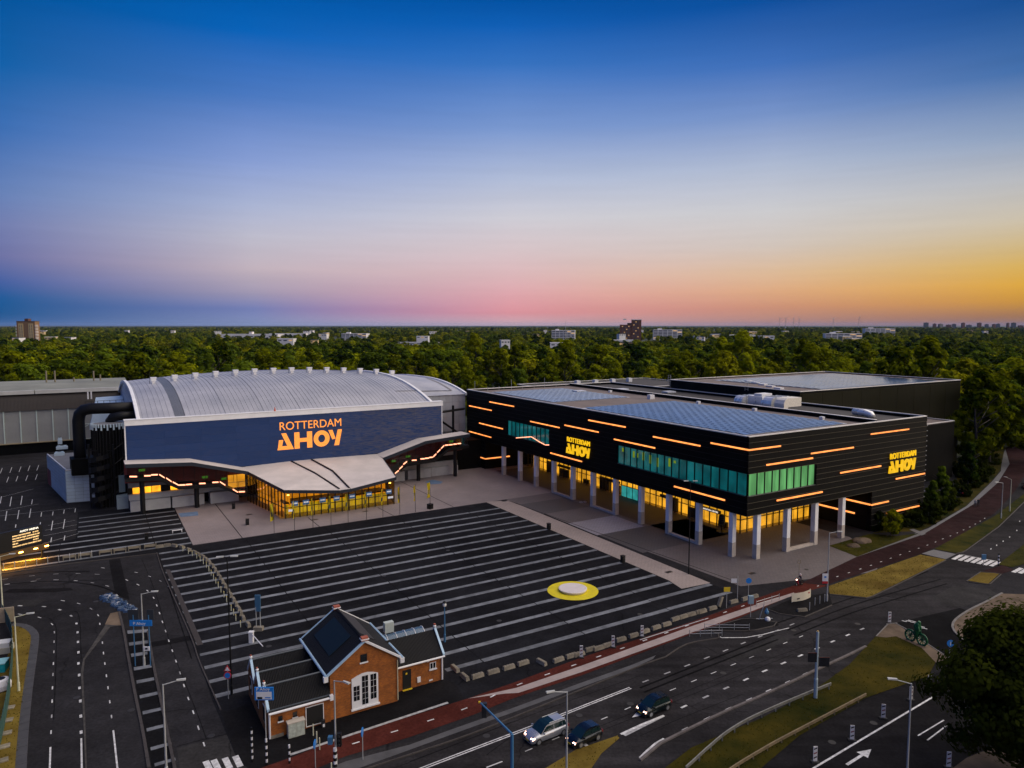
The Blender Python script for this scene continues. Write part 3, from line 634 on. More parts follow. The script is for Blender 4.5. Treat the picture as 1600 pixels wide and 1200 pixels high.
for px, py in [(590, 1215), (760, 1150), (905, 1118), (985, 1100), (1130, 1052), (1240, 985), (1340, 975), (1300, 1160), (1365, 1130), (120, 1090), (205, 1110), (330, 1150), (60, 905), (150, 940), (420, 1010), (600, 900), (780, 970), (700, 860), (1000, 960), (1180, 930), (1260, 890)]:
    c = G(px, py); MB().lathe([(.36, 0), (.36, .008)], 14).build('manhole_cover', MANH, road, (c.x, c.y, .024))
# ------------------------------------------------------------------ buildings
def ray(px, py):
    X, Y = (px - 800) / FPX, -(py - 600) / FPX; return Vector((X, CT + Y * ST, -ST + Y * CT))
def PA(px, py, a):
    r = ray(px, py); ra, rb = toab(r); t = a / ra; return rb * t, CAMZ + r.z * t
def PB(px, py, b):
    r = ray(px, py); ra, rb = toab(r); t = b / rb; return ra * t, CAMZ + r.z * t
class Site:
    """a building on the site grid: parts are modelled in grid metres (a, b, z)"""
    def __init__(s, name, a0, b0, label, cat):
        s.a0, s.b0 = a0, b0; s.root = empty(name, AB(a0, b0), GRID, label, cat)
    def add(s, mb, name, m, parent=None, smooth=False, fix=False, label=None):
        if parent is None: mb.v = [(x - s.a0, y - s.b0, z) for x, y, z in mb.v]; par = s.root
        else: mb.v = [(x - s.a0, y - s.b0, z) for x, y, z in mb.v]; par = parent
        o = mb.build(name, m, par, smooth=smooth, fix=fix)
        if label: o['label'] = label
        return o
    def box(s, name, m, a0, b0, z0, a1, b1, z1, parent=None, label=None):
        return s.add(MB().box(a0, b0, z0, a1, b1, z1), name, m, parent, label=label)
DG = bpy.context.evaluated_depsgraph_get
def text_mesh(txt, size, m, depth=.06, bold=0., spacing=1.0, align='LEFT'):
    c = bpy.data.curves.new('lettering', 'FONT'); c.body = txt; c.size = size; c.extrude = depth; c.offset = bold; c.space_character = spacing; c.align_x = align
    o = bpy.data.objects.new('lettering', c); COL.objects.link(o); bpy.context.view_layer.update()
    me = bpy.data.meshes.new_from_object(o.evaluated_get(DG())); bpy.data.objects.remove(o); bpy.data.curves.remove(c)
    me.materials.clear(); me.materials.append(m); return me
def place_plane(o, parent, origin, X):
    X = Vector(X).normalized(); Y = Vector((0, 0, 1)); Z = X.cross(Y)
    M = Matrix((X, Y, Z)).transposed().to_4x4(); M.translation = Vector(origin); o.parent = parent; o.matrix_local = M
def logo(parent, origin, X, W, m, depth=.12):
    """the two-line name: light capitals above heavy cut letters; width W metres"""
    k = W / 1345.0
    def fit(o, w):
        xs = [v.co.x for v in o.vertices]; ys = [v.co.y for v in o.vertices]; return min(xs), max(xs), min(ys), max(ys)
    me = text_mesh('ROTTERDAM', 200 * k, m, depth, bold=-.006 * 200 * k if W < 10 else 0, spacing=1.08 if W < 10 else 1)
    x0, x1, y0, y1 = fit(me, W); sx = 1280 * k / (x1 - x0); sy = 165 * k / (y1 - y0)
    for v in me.vertices: v.co.x = (v.co.x - x0) * sx + 55 * k; v.co.y = (v.co.y - y0) * sy + 405 * k
    o = obj('name_lettering', me); place_plane(o, parent, origin, X)
    top, bot = 447, 787
    def P(x, y): return (x * k, (bot - y) * k)
    def letter(polys):
        mb = MB()
        for poly in polys:
            p3 = [(*P(*q), -depth) for q in poly]; mb.extrude(p3, (0, 0, 2 * depth))
        o = mb.build('letter', m, fix=True); place_plane(o, parent, origin, X)
    # A: cut triangle with a hole, as four slabs
    letter([[(0, 787), (330, 787), (296, 712), (18, 712)], [(83, 447), (180, 447), (298, 714), (200, 714)], [(35, 583), (120, 583), (92, 714), (16, 714)]])
    letter([[(345, 447), (450, 447), (450, 787), (345, 787)], [(605, 447), (710, 447), (710, 787), (605, 787)], [(448, 575), (607, 575), (607, 655), (448, 655)]])
    ring = []
    n = 28
    for i in range(n):
        t0, t1 = 2 * math.pi * i / n, 2 * math.pi * (i + 1) / n
        ring.append([(910 + 168 * math.cos(t0), 617 + 172 * math.sin(t0)), (910 + 168 * math.cos(t1), 617 + 172 * math.sin(t1)), (910 + 74 * math.cos(t1), 617 + 84 * math.sin(t1)), (910 + 74 * math.cos(t0), 617 + 84 * math.sin(t0))])
    letter(ring)
    letter([[(1055, 452), (1142, 452), (1205, 640), (1135, 655)], [(1258, 452), (1347, 452), (1277, 787), (1177, 787)]])

STRIPLIGHT = glow('amber_strip_light', (1.0, .30, .07), 1.15, var=.25, scale=.6)
PINKLIGHT = glow('pink_strip_light', (1.0, .36, .20), 1.9)
LOGOYEL = glow('yellow_sign_light', (1.0, .56, .008), .62, var=.15, scale=.8)
LEDORANGE = glow('orange_led', (1.0, .31, .045), .85, var=.45, scale=14)
AMBERW = glow('amber_window', (1.0, .38, .015), 1.05, var=.35, scale=.7, rnd=.3)

# ---- convention centre -------------------------------------------------
cc = Site('convention_centre', 94.2, 80.2, 'long black convention centre raised on white columns with amber light strips', 'building')
CLAD = ribbed('black_cladding', (.0034, .0032, .0030), 'X', .3, .6, .0, .05, .3)
CLAD2 = mat('black_cladding_plain', (.0045, .0045, .0042), .6, .0, var=.25, scale=.4, spec=.05)
CLAD.node_tree.nodes['Principled BSDF'].inputs['Specular IOR Level'].default_value = .06
CAP = mat('parapet_cap', (.80, .77, .72), .5, .0, var=.1, scale=.5)
ROOFMID = mat('roof_gravel', (.17, .135, .12), .9, var=.22, scale=.15, bump=.3, bscale=4)
A0, B0, A1, B1 = 94.2, 80.2, 147.3, 182.5
cc.box('core', CLAD2, A0 + .45, B0 + .45, 7.95, A1 - .1, B1, 20.6)
cc.box('soffit', CLAD2, A0 + .2, B0 + .2, 7.75, A1 - .2, B1 - .1, 7.94)
cc.box('wing_wall', CLAD2, 129.45, B0 + .45, 0, A1 - .1, 110.5, 7.74)
cc.box('wing_wall', CLAD2, A0 + .45, 171.5, 0, 125, B1, 7.74)
cc.box('back_wall', CLAD2, 118, 99.5, 0, A1 - .1, 171.4, 7.74)
rows = [(7.9, 9.0), (9.0, 10.1), (10.1, 11.2)] + [(11.2 + .975 * i, 11.2 + .975 * (i + 1)) for i in range(4)] + [(15.1 + 1.06 * i, 15.1 + 1.06 * (i + 1)) for i in range(6)]
LIPA, LIPB = mat('lip_lit_faint', (.030, .028, .026), .6, spec=.1), mat('lip_lit', (.13, .115, .08), .6, spec=.1)  # paler edge tones stand in for sky-lit plank edges, stronger on b face
def plankA(b0, b1, z0, z1):
    mb = MB(); o = .10
    mb.hexa([(A0 - o, b0, z0 + .05), (A0 + .45, b0, z0 + .05), (A0 + .45, b1, z0 + .05), (A0 - o, b1, z0 + .05), (A0 + .05, b0, z1), (A0 + .45, b0, z1), (A0 + .45, b1, z1), (A0 + .05, b1, z1)])
    p = cc.add(mb, 'plank', CLAD); cc.box('plank_lit_edge', LIPA, A0 - .12, b0, z0 + .005, A0 + .05, b1, z0 + .045, p)
def plankB(a0, a1, z0, z1):
    mb = MB(); o = .10
    mb.hexa([(a0, B0 - o, z0 + .05), (a1, B0 - o, z0 + .05), (a1, B0 + .45, z0 + .05), (a0, B0 + .45, z0 + .05), (a0, B0 + .05, z1), (a1, B0 + .05, z1), (a1, B0 + .45, z1), (a0, B0 + .45, z1)])
    p = cc.add(mb, 'plank', CLAD); cc.box('plank_lit_edge', LIPB, a0, B0 - .14, z0 + .0, a1, B0 + .05, z0 + .045, p)
for z0, z1 in rows:
    win = 11.1 < z0 < 15
    for b0, b1 in ([(B0 + .47, B0 + .48), (114.5, 139.9), (159.6, B1)] if win else [(B0 + .47, 132), (132.02, B1)]):
        if b1 - b0 > .1: plankA(b0, b1, z0, z1)
    for a0, a1 in ([(112.1, A1)] if win else [(A0 - .10, 120.5), (120.52, A1)]): plankB(a0, a1, z0, z1)
for i in range(7):
    z0, z1 = i * 1.128, (i + 1) * 1.128
    if i == 0: z0 = .0
    plankB(129.35, A1, z0, z1 - .02); plankA(171.4, B1, z0, z1 - .02)
for i in range(3):
    cc.box('plank', CLAD, 129.3, 81, .1 + i * 2.55, 129.44, 110, 2.55 + i * 2.55)
# upper windows
TEAL = glow('teal_lit_pane', (.002, .095, .105), .48, var=.5, scale=.35, rnd=.22, base=(.01, .05, .05), rough=.08)
LIME = glow('lime_lit_pane', (.11, .34, .11), .62, var=.5, scale=.25, rnd=.12, base=(.02, .05, .03), rough=.08, stretch=(3, 1, .6))
def paneA(b0, b1, z0, z1, m):
    p = cc.box('window_pane', m, A0 + .30, b0 + .09, z0, A0 + .36, b1 - .09, z1); cc.box('mullion', BLACK, A0 + .14, b1 - .08, z0, A0 + .40, b1 + .08, z1, p)
for lo, hi, n in ((139.95, 159.5, 10), (80.75, 114.4, 17)):
    w = (hi - lo) / n
    for i in range(n): paneA(lo + i * w, lo + (i + 1) * w, 11.32, 15.0, TEAL)
w = (112.0 - 94.75) / 9
for i in range(9):
    a0 = 94.75 + i * w; p = cc.box('window_pane', LIME, a0 + .09, B0 + .30, 11.32, a0 + w - .09, B0 + .36, 15.0); cc.box('mullion', BLACK, a0 + w - .08, B0 + .14, 11.32, a0 + w + .08, B0 + .40, 15.0, p)
cc.box('window_sill', mat('sill_grey', (.10, .10, .095), .5, var=.2, scale=1), 94.5, B0 - .03, 11.2, 112.1, B0 + .3, 11.31)
cc.box('window_sill', mat('sill_teal', (.03, .06, .065), .5, var=.2, scale=1), A0 - .03, 80.9, 11.2, A0 + .3, 114.4, 11.31)
cc.box('window_sill', MATS['sill_teal'], A0 - .03, 140, 11.2, A0 + .3, 159.4, 11.31)
yb = glow('yellow_reflection_band', (.20, .30, .0), .45)  # yellow reflections on the panes, drawn as glowing bars
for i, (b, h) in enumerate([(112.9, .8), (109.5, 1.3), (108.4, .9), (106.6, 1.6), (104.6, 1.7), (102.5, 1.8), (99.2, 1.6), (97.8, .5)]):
    cc.box('painted_reflection', yb, A0 + .26, b - .28, 14.7 - h - (i % 3) * .2, A0 + .29, b + .28, 14.7 - (i % 3) * .2)
# warm light strips
def stripA(b0, b1, z): cc.box('light_strip', STRIPLIGHT, A0 - .22, b0, z - .13, A0 - .06, b1, z + .13)
def stripB(a0, a1, z): cc.box('light_strip', STRIPLIGHT, a0, B0 - .22, z - .13, a1, B0 - .06, z + .13)
for b0, b1, z in [(167.7, 180.8, 16.85), (155.9, 168.8, 19.1), (161.6, 174.8, 12.55), (168.0, 180.9, 9.4), (135.3, 148.0, 16.15), (120.6, 133.2, 17.0), (111.7, 124.2, 19.2), (102.8, 115.3, 16.2), (91.0, 103.4, 18.35), (126.5, 139.0, 9.6), (85.0, 97.4, 9.7), (80.05, 88.5, 19.25), (171.3, 177.7, 2.9)]: stripA(b0, b1, z)
for a0, a1, z in [(94.0, 102.0, 19.25), (98.5, 110.8, 16.28), (110.3, 122.7, 17.15), (128, 140.7, 19.25), (119, 131.7, 12.7), (137, 147.2, 9.55), (101.5, 113.9, 9.75), (129.1, 134.8, 5.3), (134.2, 147.2, 2.95)]: stripB(a0, a1, z)
cc.box('light_strip', STRIPLIGHT, 129.08, 80.3, 5.15, 129.24, 92, 5.45); cc.box('light_strip', STRIPLIGHT, 129.08, 83.5, 2.75, 129.24, 95, 3.05)
cc.box('light_strip', STRIPLIGHT, 94.1, 171.28, 2.75, 102, 171.44, 3.05)
# the indoor handrail lights behind the left window
for i, (p, q) in enumerate([((425, 497), (515, 490)), ((520, 490), (560, 515)), ((562, 517), (605, 540)), ((608, 541), (632, 541))]):
    (b0, z0), (b1, z1) = PA(700 + p[0] / 4, 560 + p[1] / 4, A0 - .1), PA(700 + q[0] / 4, 560 + q[1] / 4, A0 - .1)
    cc.add(MB().tube((A0 - .06, b0, z0), (A0 - .06, b1, z1), .09, n=6), 'handrail_light', PINKLIGHT)
# signs
sa = empty('roof_sign', (0, 0, 0), 0, parent=cc.root); logo(sa, (A0 - .3 - cc.a0, 132.3 - cc.b0, 10.75), (0, -1, 0), 8.9, LOGOYEL)
sb = empty('roof_sign', (0, 0, 0), 0, parent=cc.root); logo(sb, (134.1 - cc.a0, B0 - .3 - cc.b0, 10.95), (1, 0, 0), 9.2, LOGOYEL)
# columns
COLW = mat('white_column', (.84, .83, .82), .6, var=.08, scale=.5); COLB = mat('column_foot', (.50, .44, .38), .7, var=.15, scale=.8)
def column(a, b):
    c = cc.box('column', COLW, a - .45, b - .45, 2.5, a + .45, b + .45, 7.74); cc.box('column_foot', COLB, a - .47, b - .47, 0, a + .47, b + .47, 2.49, c)
ABS = [162.3, 153.9, 146.3, 138.5, 130.7, 123.2, 115.4, 107.3, 99.4, 91.6, 83.8]
for b in ABS: column(94.78, b)
for a in (97.4, 105.2, 112.9, 120.9): column(a, 80.78)
for i, j in ((3, 4), (5, 6), (8, 9)): cc.box('base_beam', COLB, 94.4, ABS[j] + .48, .0, 95.1, ABS[i] - .48, .4)
cc.box('base_beam', COLB, 105.68, 80.4, 0, 112.42, 81.1, .4)
# glazed ground floor with glowing hall walls behind
CLEAR = glass('clear_glass', (.80, .80, .78), .1)
def hallwall(name, col, s):
    m = bpy.data.materials.new(name); m.use_nodes = True; nt = m.node_tree; N = nt.nodes; K = nt.links; p = N['Principled BSDF']
    tc = N.new('ShaderNodeTexCoord'); b = N.new('ShaderNodeTexBrick'); b.inputs['Scale'].default_value = 1; b.inputs['Brick Width'].default_value = 3.4; b.inputs['Row Height'].default_value = 2.2; b.inputs['Mortar Size'].default_value = .09; b.offset = .3
    b.inputs['Color1'].default_value = (1, 1, 1, 1); b.inputs['Color2'].default_value = (.68, .68, .68, 1); b.inputs['Mortar'].default_value = (.3, .3, .3, 1); b.inputs['Bias'].default_value = .1
    cb = N.new('ShaderNodeSeparateXYZ'); cx = N.new('ShaderNodeCombineXYZ'); K.new(tc.outputs['Object'], cb.inputs[0])
    ad = N.new('ShaderNodeMath'); ad.operation = 'ADD'; K.new(cb.outputs[0], ad.inputs[0]); K.new(cb.outputs[1], ad.inputs[1]); K.new(ad.outputs[0], cx.inputs[0]); K.new(cb.outputs[2], cx.inputs[1]); K.new(cx.outputs[0], b.inputs[0])
    n = N.new('ShaderNodeTexNoise'); n.inputs['Scale'].default_value = .28; n.inputs['Detail'].default_value = 3; K.new(cx.outputs[0], n.inputs[0])
    mr = N.new('ShaderNodeMapRange'); mr.inputs[1].default_value = .35; mr.inputs[2].default_value = .65; mr.inputs[3].default_value = s * .62; mr.inputs[4].default_value = s * 1.25; K.new(n.outputs[0], mr.inputs[0])
    mu = N.new('ShaderNodeMath'); mu.operation = 'MULTIPLY'; K.new(mr.outputs[0], mu.inputs[0]); K.new(b.outputs['Color'], mu.inputs[1])
    p.inputs['Base Color'].default_value = (.2, .12, .04, 1); p.inputs['Emission Color'].default_value = (*col, 1); K.new(mu.outputs[0], p.inputs['Emission Strength']); MATS[name] = m; return m
HALL = hallwall('glowing_hall_wall', (1.0, .45, .025), 1.35)  # walls emit by themselves, standing in for the hall's lighting
cc.box('hall_wall', HALL, 107.9, 93.8, .05, 108.1, 168, 7.7); cc.box('hall_wall', HALL, 108.1, 93.6, .05, 129, 93.8, 7.7)
cc.box('hall_floor', mat('hall_floor', (.25, .17, .08), .3, var=.2, scale=.3), 106.6, 92.4, .03, 107.9, 171, .06); cc.box('hall_floor', MATS['hall_floor'], 107.92, 92.4, .03, 129.2, 93.6, .06)
for i, b in enumerate([96, 103, 110, 121, 129, 133, 141, 150, 158]):
    cc.box('reception_desk', mat('desk_dark', (.03, .025, .02), .5, var=.2, scale=1), 106.9 + (i % 3) * .1, b, .06, 107.4 + (i % 3) * .1, b + 2.2 + (i % 2) * 1.5, 1.15 + (i % 3) * .9)
HL = glow('hall_lamp', (1, .62, .2), 9)
for i in range(24):
    b = 94 + i * 3.1; cc.box('hall_lamp', HL, 106.8 + (i % 2) * .4, b, 7.3, 107.2 + (i % 2) * .4, b + .5, 7.38)
TEALG = glow('teal_poster_glass', (.02, .20, .19), .9, var=.3, scale=.6)
k = 0
for i in range(40):
    b0 = 92.3 + i * 1.96; b1 = b0 + 1.9
    if b1 > 171: break
    for z0, z1 in ((.1, 2.55), (2.65, 7.7)):
        cc.box('glass_pane', TEALG if (118.5 < b0 < 126 and z0 < 1) else CLEAR, 106.48, b0 + .05, z0, 106.52, b1, z1)
    cc.box('glazing_post', BLACK, 106.38, b0 - .07, .02, 106.62, b0 + .04, 7.72)
for i in range(12):
    a0 = 106.6 + i * 1.88; a1 = a0 + 1.8
    if a1 > 129.4: break
    for z0, z1 in ((.1, 2.55), (2.65, 7.7)): cc.box('glass_pane', CLEAR, a0 + .05, 92.3, z0, a1, 92.34, z1)
    cc.box('glazing_post', BLACK, a0 - .07, 92.2, .02, a0 + .04, 92.44, 7.72)
cc.box('glazing_rail', BLACK, 106.4, 92.4, 2.56, 106.6, 171.2, 2.64); cc.box('glazing_rail', BLACK, 106.6, 92.2, 2.56, 129.2, 92.42, 2.64)
for b0, b1 in ((97, 102.5), (110, 114), (128, 133.5), (148, 153)):
    cc.box('door_canopy', BLACK, 105.9, b0, 2.8, 106.4, b1, 3.35)
tm = text_mesh('CONVENTION CENTRE', .46, mat('sign_white', (.8, .8, .8), .5, emit=(1, .9, .8), estr=.6), .02); o = obj('door_lettering', tm); place_plane(o, cc.root, (105.85 - cc.a0, 102.2 - cc.b0, 2.9), (0, -1, 0))
# roof
def parapet(site, a0, b0, a1, b1, z0, z1, m=CAP, t=.35):
    site.box('parapet_cap', m, a0, b0, z0, a1, b0 + t, z1); site.box('parapet_cap', m, a0, b1 - t, z0, a1, b1, z1)
    site.box('parapet_cap', m, a0, b0 + t, z0, a0 + t, b1 - t, z1); site.box('parapet_cap', m, a1 - t, b0 + t, z0, a1, b1 - t, z1)
cc.box('roof', ROOFMID, A0 + .4, B0 + .4, 20.62, 131, B1 - .3, 20.9)
cc.box('roof', mat('roof_felt', (.05, .045, .042), .9, var=.25, scale=.2), 131.02, B0 + .4, 20.61, A1 - .3, B1 - .3, 20.75)
parapet(cc, A0 - .02, B0 - .02, A1, B1, 21.35, 21.52)
for bx in ((A0 + .02, B0 + .02, A0 + .32, B1 - .02), (A0 + .33, B0 + .02, A1 - .02, B0 + .32), (A0 + .33, B1 - .32, A1 - .02, B1 - .02), (A1 - .32, B0 + .33, A1 - .02, B1 - .33)):
    cc.box('parapet', CLAD2, bx[0], bx[1], 20.6, bx[2], bx[3], 21.34)
cc.box('roof_step', CLAD2, 130.3, B0 + .5, 20.91, 130.7, B1 - .5, 21.7); cc.box('parapet_cap', CAP, 130.2, B0 + .5, 21.71, 130.8, B1 - .5, 21.8)
PANEL = mat('solar_cell_glass', (.05, .09, .19), .16, .0, var=.25, scale=.5, rnd=.35, spec=.9)
FRAMEP = mat('solar_frame', (.5, .52, .55), .4, .6)
def solar(site, a0, a1, b0, b1, z, da, db, tilt, cap):
    site.box('array_mat', mat('array_mat', (.42, .45, .52), .7, var=.1, scale=.5), a0, b0, z - .08, a1, b1, z - .03)
    mb = MB(); mb.hexa([(-da / 2 + .11, -db / 2 + .09, 0), (da / 2 - .11, -db / 2 + .09, 0), (da / 2 - .11, db / 2 - .09, tilt), (-da / 2 + .11, db / 2 - .09, tilt), (-da / 2 + .11, -db / 2 + .09, .06), (da / 2 - .11, -db / 2 + .09, .06), (da / 2 - .11, db / 2 - .09, tilt + .06), (-da / 2 + .11, db / 2 - .09, tilt + .06)])
    me = mb.mesh('solar_panel', PANEL); na, nb = int((a1 - a0) / da), int((b1 - b0) / db); cells = []
    for i in range(na):
        for j in range(nb): cells.append((a0 + (i + .5) * da, b0 + (j + .5) * db))
    cells.sort(key=lambda c: c[0] ** 2 + c[1] ** 2)
    for a, b in cells[:cap]: obj('solar_panel', me, site.root, (a - site.a0, b - site.b0, z))
    rest = cells[cap:]
    if rest:
        m2 = MB()
        for a, b in rest:
            n = len(m2.v); m2.v += [(x + a, y + b, zz + z) for x, y, zz in mb.v]; m2.f += [tuple(n + q for q in f) for f in mb.f]; m2.mi += [0] * len(mb.f)
        o = site.add(m2, 'solar_array', PANEL); o['kind'] = 'stuff'
solar(cc, 97.2, 126.0, 83.8, 131.0, 21.02, 1.85, 2.3, .20, 230)
solar(cc, 98.2, 123.0, 144.4, 175.6, 21.02, 1.85, 2.3, .12, 70)
# roof plant: silver ducts
DUCT = mat('silver_duct', (.78, .79, .80), .3, .45, var=.12, scale=.8); DUCTG = mat('quilted_duct', (.74, .70, .62), .5, .2, var=.12, scale=3, bump=.5, bscale=2)
def duct(site, a, b, z, L, r):
    site.add(MB().sweep([(a, b, z + r), (a, b - L * .6, z + r), (a - .2, b - L * .85, z + r * .8), (a - .6, b - L, z + .05)], r, 16), 'duct', DUCT, smooth=True)
da, db = GA(1202, 640, 20.8)
for i, (o1, o2, r) in enumerate([(0, 1.2, 1.45), (.2, 9.6, 1.2)]):
    a, b = da + 1.5 + o1, db + 1 + o2
    prof_ = [(a + 6.5, 20.85), (a + 6.5, 20.85 + r * 1.75), (a + 1.3, 20.85 + r * 1.75), (a + .6, 20.85 + r * 1.62), (a + .1, 20.85 + r * 1.25), (a - .1, 20.85 + r * .7), (a - .1, 20.85)]
    dd = cc.add(MB().extrude([(x, b - r, z) for x, z in prof_], (0, 2 * r, 0)), 'duct', DUCT, fix=True)
    for q in (1.6, 3.4, 5.2): cc.box('duct_flange', STEEL, a + q, b - r - .06, 20.86, a + q + .12, b + r + .06, 20.9 + r * 1.8, dd)
cc.add(MB().extrude([(x, db - 3.6, z) for x, z in [(da + 6.4, 21.6), (da + 6.4, 23.6), (da + 1.6, 23.6), (da + .8, 23.2), (da + .4, 22.4), (da + .4, 20.85), (da + 1.9, 20.85), (da + 1.9, 21.6)]], (0, 2.6, 0)), 'duct', DUCTG, fix=True); cc.box('plant_box', DUCT, da + 1.6, db + 3.4, 20.8, da + 7, db + 7.6, 23.3); cc.box('plant_box', WHITE, da + 2.4, db + 4.2, 23.32, da + 6, db + 6.4, 23.9)
ea, eb = GA(1365, 652, 20.8); cc.add(MB().sweep([(ea - .5, eb + 4.2, 21.6), (ea - .5, eb + 1.5, 21.6), (ea - .5, eb + .4, 21.4), (ea - .5, eb, 20.8)], .75, 14), 'duct', DUCT, smooth=True)
for q in range(4): cc.box('cable_tray', STEEL, da - 1.6 + q * .45, db - 25, 20.9 + q * .05, da - 1.3 + q * .45, db - 5, 21.05 + q * .05)
for px, py in [(972, 609), (1045, 613), (905, 612)]:
    a, b = GA(px, py, 21); cc.box('skylight', WHITEM, a - 1.6, b - 1.2, 20.9, a + 1.6, b + 1.2, 21.35)
for i in range(9):
    a, b = 95.5 + i * 4, 180 - (i % 2) * .4; cc.add(MB().tube((a, b, 20.9), (a, b, 24.0 if i % 3 == 0 else 22.2), .06, n=5), 'lightning_rod', STEEL)
for i in range(5): cc.box('roof_vent', WHITE, 127.2, 90 + i * 17, 20.9, 128, 90.8 + i * 17, 21.5)
cc.box('roof_hatch', WHITE, 124.5, 138.2, 20.9, 126.0, 139.4, 22.0)
# white lips at the corner of the cladding
for z0, z1 in rows[::1] + [(1.1, 2.2), (2.3, 3.4), (4.5, 5.6), (5.7, 6.8)]:
    cc.box('cladding_lip', STEEL, A1 + .02, B0 - .1, z0 + .06, A1 + .3, B0 + .3, z0 + .2)

# ---- rear hall and low block ------------------------------------------
rh = Site('rear_hall', 147.4, 110.6, 'tall black hall behind the convention centre with a flat solar roof', 'building')
_sp = lambda m: (m.node_tree.nodes['Principled BSDF'].inputs['Specular IOR Level'].__setattr__('default_value', .06), m)[1]
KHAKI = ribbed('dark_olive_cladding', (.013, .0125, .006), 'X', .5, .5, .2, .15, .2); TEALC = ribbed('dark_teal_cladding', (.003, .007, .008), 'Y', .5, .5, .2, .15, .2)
_sp(KHAKI); _sp(TEALC)
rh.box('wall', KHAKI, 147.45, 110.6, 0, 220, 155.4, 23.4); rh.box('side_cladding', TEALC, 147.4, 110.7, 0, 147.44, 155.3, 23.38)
for i in range(9): rh.box('wall_panel', KHAKI, 147.9 + i * 8, 110.48, .2, 147.9 + i * 8 + 7.9, 110.58, 23.2)
rh.box('roof', ROOFMID, 147.7, 110.9, 23.42, 219.7, 155.1, 23.6); parapet(rh, 147.4, 110.55, 220, 155.4, 23.9, 24.05)
for bx in ((147.42, 110.62, 147.7, 155.35), (147.72, 110.62, 219.95, 110.9), (147.72, 155.1, 219.95, 155.35), (219.7, 110.92, 219.95, 155.08)): rh.box('parapet', CLAD2, bx[0], bx[1], 23.41, bx[2], bx[3], 23.89)
solar(rh, 160, 214, 114, 150, 23.72, 2.0, 2.6, .14, 250)
for i in range(5): rh.box('roof_hatch', WHITE, 152 + i * 3, 120 + i * 5, 23.6, 153.5 + i * 3, 122 + i * 5, 24.0)
for bb in (154.5, 126): 
    lad = rh.box('ladder_cage', STEEL, 147.0, bb, 16 if bb > 140 else 23, 147.06, bb + .06, 25.4); rh.box('ladder_rail', STEEL, 147.0, bb + 1.0, 16 if bb > 140 else 23, 147.06, bb + 1.06, 25.4)
    for i in range(14 if bb > 140 else 4): rh.box('rung', STEEL, 147.0, bb, 25.3 - i * .65, 147.05, bb + 1.05, 25.38 - i * .65)
lb = Site('low_block', 147.4, 99, 'low black plant block in front of the tall rear hall', 'building')
lb.box('wall', CLAD2, 147.5, 99, 0, 195, 110.4, 14.6); lb.box('roof', ROOFMID, 147.8, 99.3, 14.62, 194.7, 110.2, 14.75); parapet(lb, 147.5, 99, 195, 110.4, 14.9, 15.05)
for i in range(3): lb.box('plant_box', WHITEM, 176 + i * 4, 103, 14.76, 178 + i * 4, 105, 16)
# low dark hall between arena and rear hall
mh = Site('middle_hall', 130, 183, 'low black flat roofed hall behind the convention centre roof', 'building')
mh.box('wall', CLAD2, 131, 183, 0, 190, 215, 18.6); mh.box('roof', MATS['roof_felt'], 131.3, 183.3, 18.62, 189.7, 214.7, 18.8); parapet(mh, 130.95, 182.95, 190.05, 215.05, 19.0, 19.15)
for i in range(4): mh.box('roof_fan', WHITE, 150 + i * 8, 205, 18.8, 151.6 + i * 8, 206.6, 20.2)
# ---- arena ----------------------------------------------------------------
ar = Site('arena', 45.9, 172, 'arena with a grey curved metal roof, navy screen front and glazed entrance lobby', 'arena')
ROOFM = mat('arena_roof_metal', (.40, .41, .45), .48, .15, var=.10, scale=.12, col2=(.50, .50, .53), rnd=.04)
SEAM = mat('roof_seam', (.30, .31, .35), .5, .4); RIBW = mat('white_rib', (.88, .88, .88), .45, var=.05, scale=.5)
GABLE = ribbed('gable_cladding', (.42, .50, .60), 'Z', .55, .45, .2, .5, .06)
CREAM = mat('cream_roof_felt', (.60, .545, .505), .8, var=.10, scale=.2, col2=(.68, .61, .57)); NAVYEDGE = mat('navy_edge', (.015, .022, .035), .5)
def zr(a): return 26.6 - 2.1 * ((a - 46) / 37) ** 2
def zv(a, b):
    if b <= 211: return 19.7 + (zr(a) - 19.7) * (1 - ((211 - b) / 41) ** 2.4)
    return 18.2 + (zr(a) - 18.2) * (1 - ((b - 211) / 56) ** 2.4)
BS = [170 + 41 * (1 - math.cos(i / 14 * math.pi / 2)) for i in range(15)] + [211 + 56 * (i / 10) for i in range(1, 11)]
def vault(a0, a1, na, zf, bs, dz=0): return [[(a0 + (a1 - a0) * i / na, b, zf(a0 + (a1 - a0) * i / na, b) + dz) for i in range(na + 1)] for b in bs]
bays = [9.2, 16.2, 18.2, 26.6, 35, 43.4, 51.8, 60.2, 68.6, 77]
for i, (x0, x1) in enumerate(zip(bays, bays[1:])):
    if i == 1: ar.add(MB().grid(vault(x0 + .04, x1 - .04, 2, zv, BS, .02)), 'roof_sheet', mat('dark_roof_strip', (.16, .17, .19), .5, .2, var=.15, scale=.3), smooth=True, label='dark lengthways strip of the arena roof'); continue
    ar.add(MB().grid(vault(x0 + .04, x1 - .04, 6, zv, BS)), 'roof_sheet', ROOFM, smooth=True)
mb = MB(); a = 9.9
while a < 77:
    for b0, b1 in zip(BS, BS[1:]):
        if b0 > 232: break
        z0, z1 = zv(a, b0), zv(a, b1); mb.hexa([(a - .02, b0, z0), (a + .02, b0, z0), (a + .02, b1, z1), (a - .02, b1, z1), (a - .02, b0, z0 + .05), (a + .02, b0, z0 + .05), (a + .02, b1, z1 + .05), (a - .02, b1, z1 + .05)])
    a += 1.05
o = ar.add(mb, 'roof_seams', SEAM); o['kind'] = 'stuff'
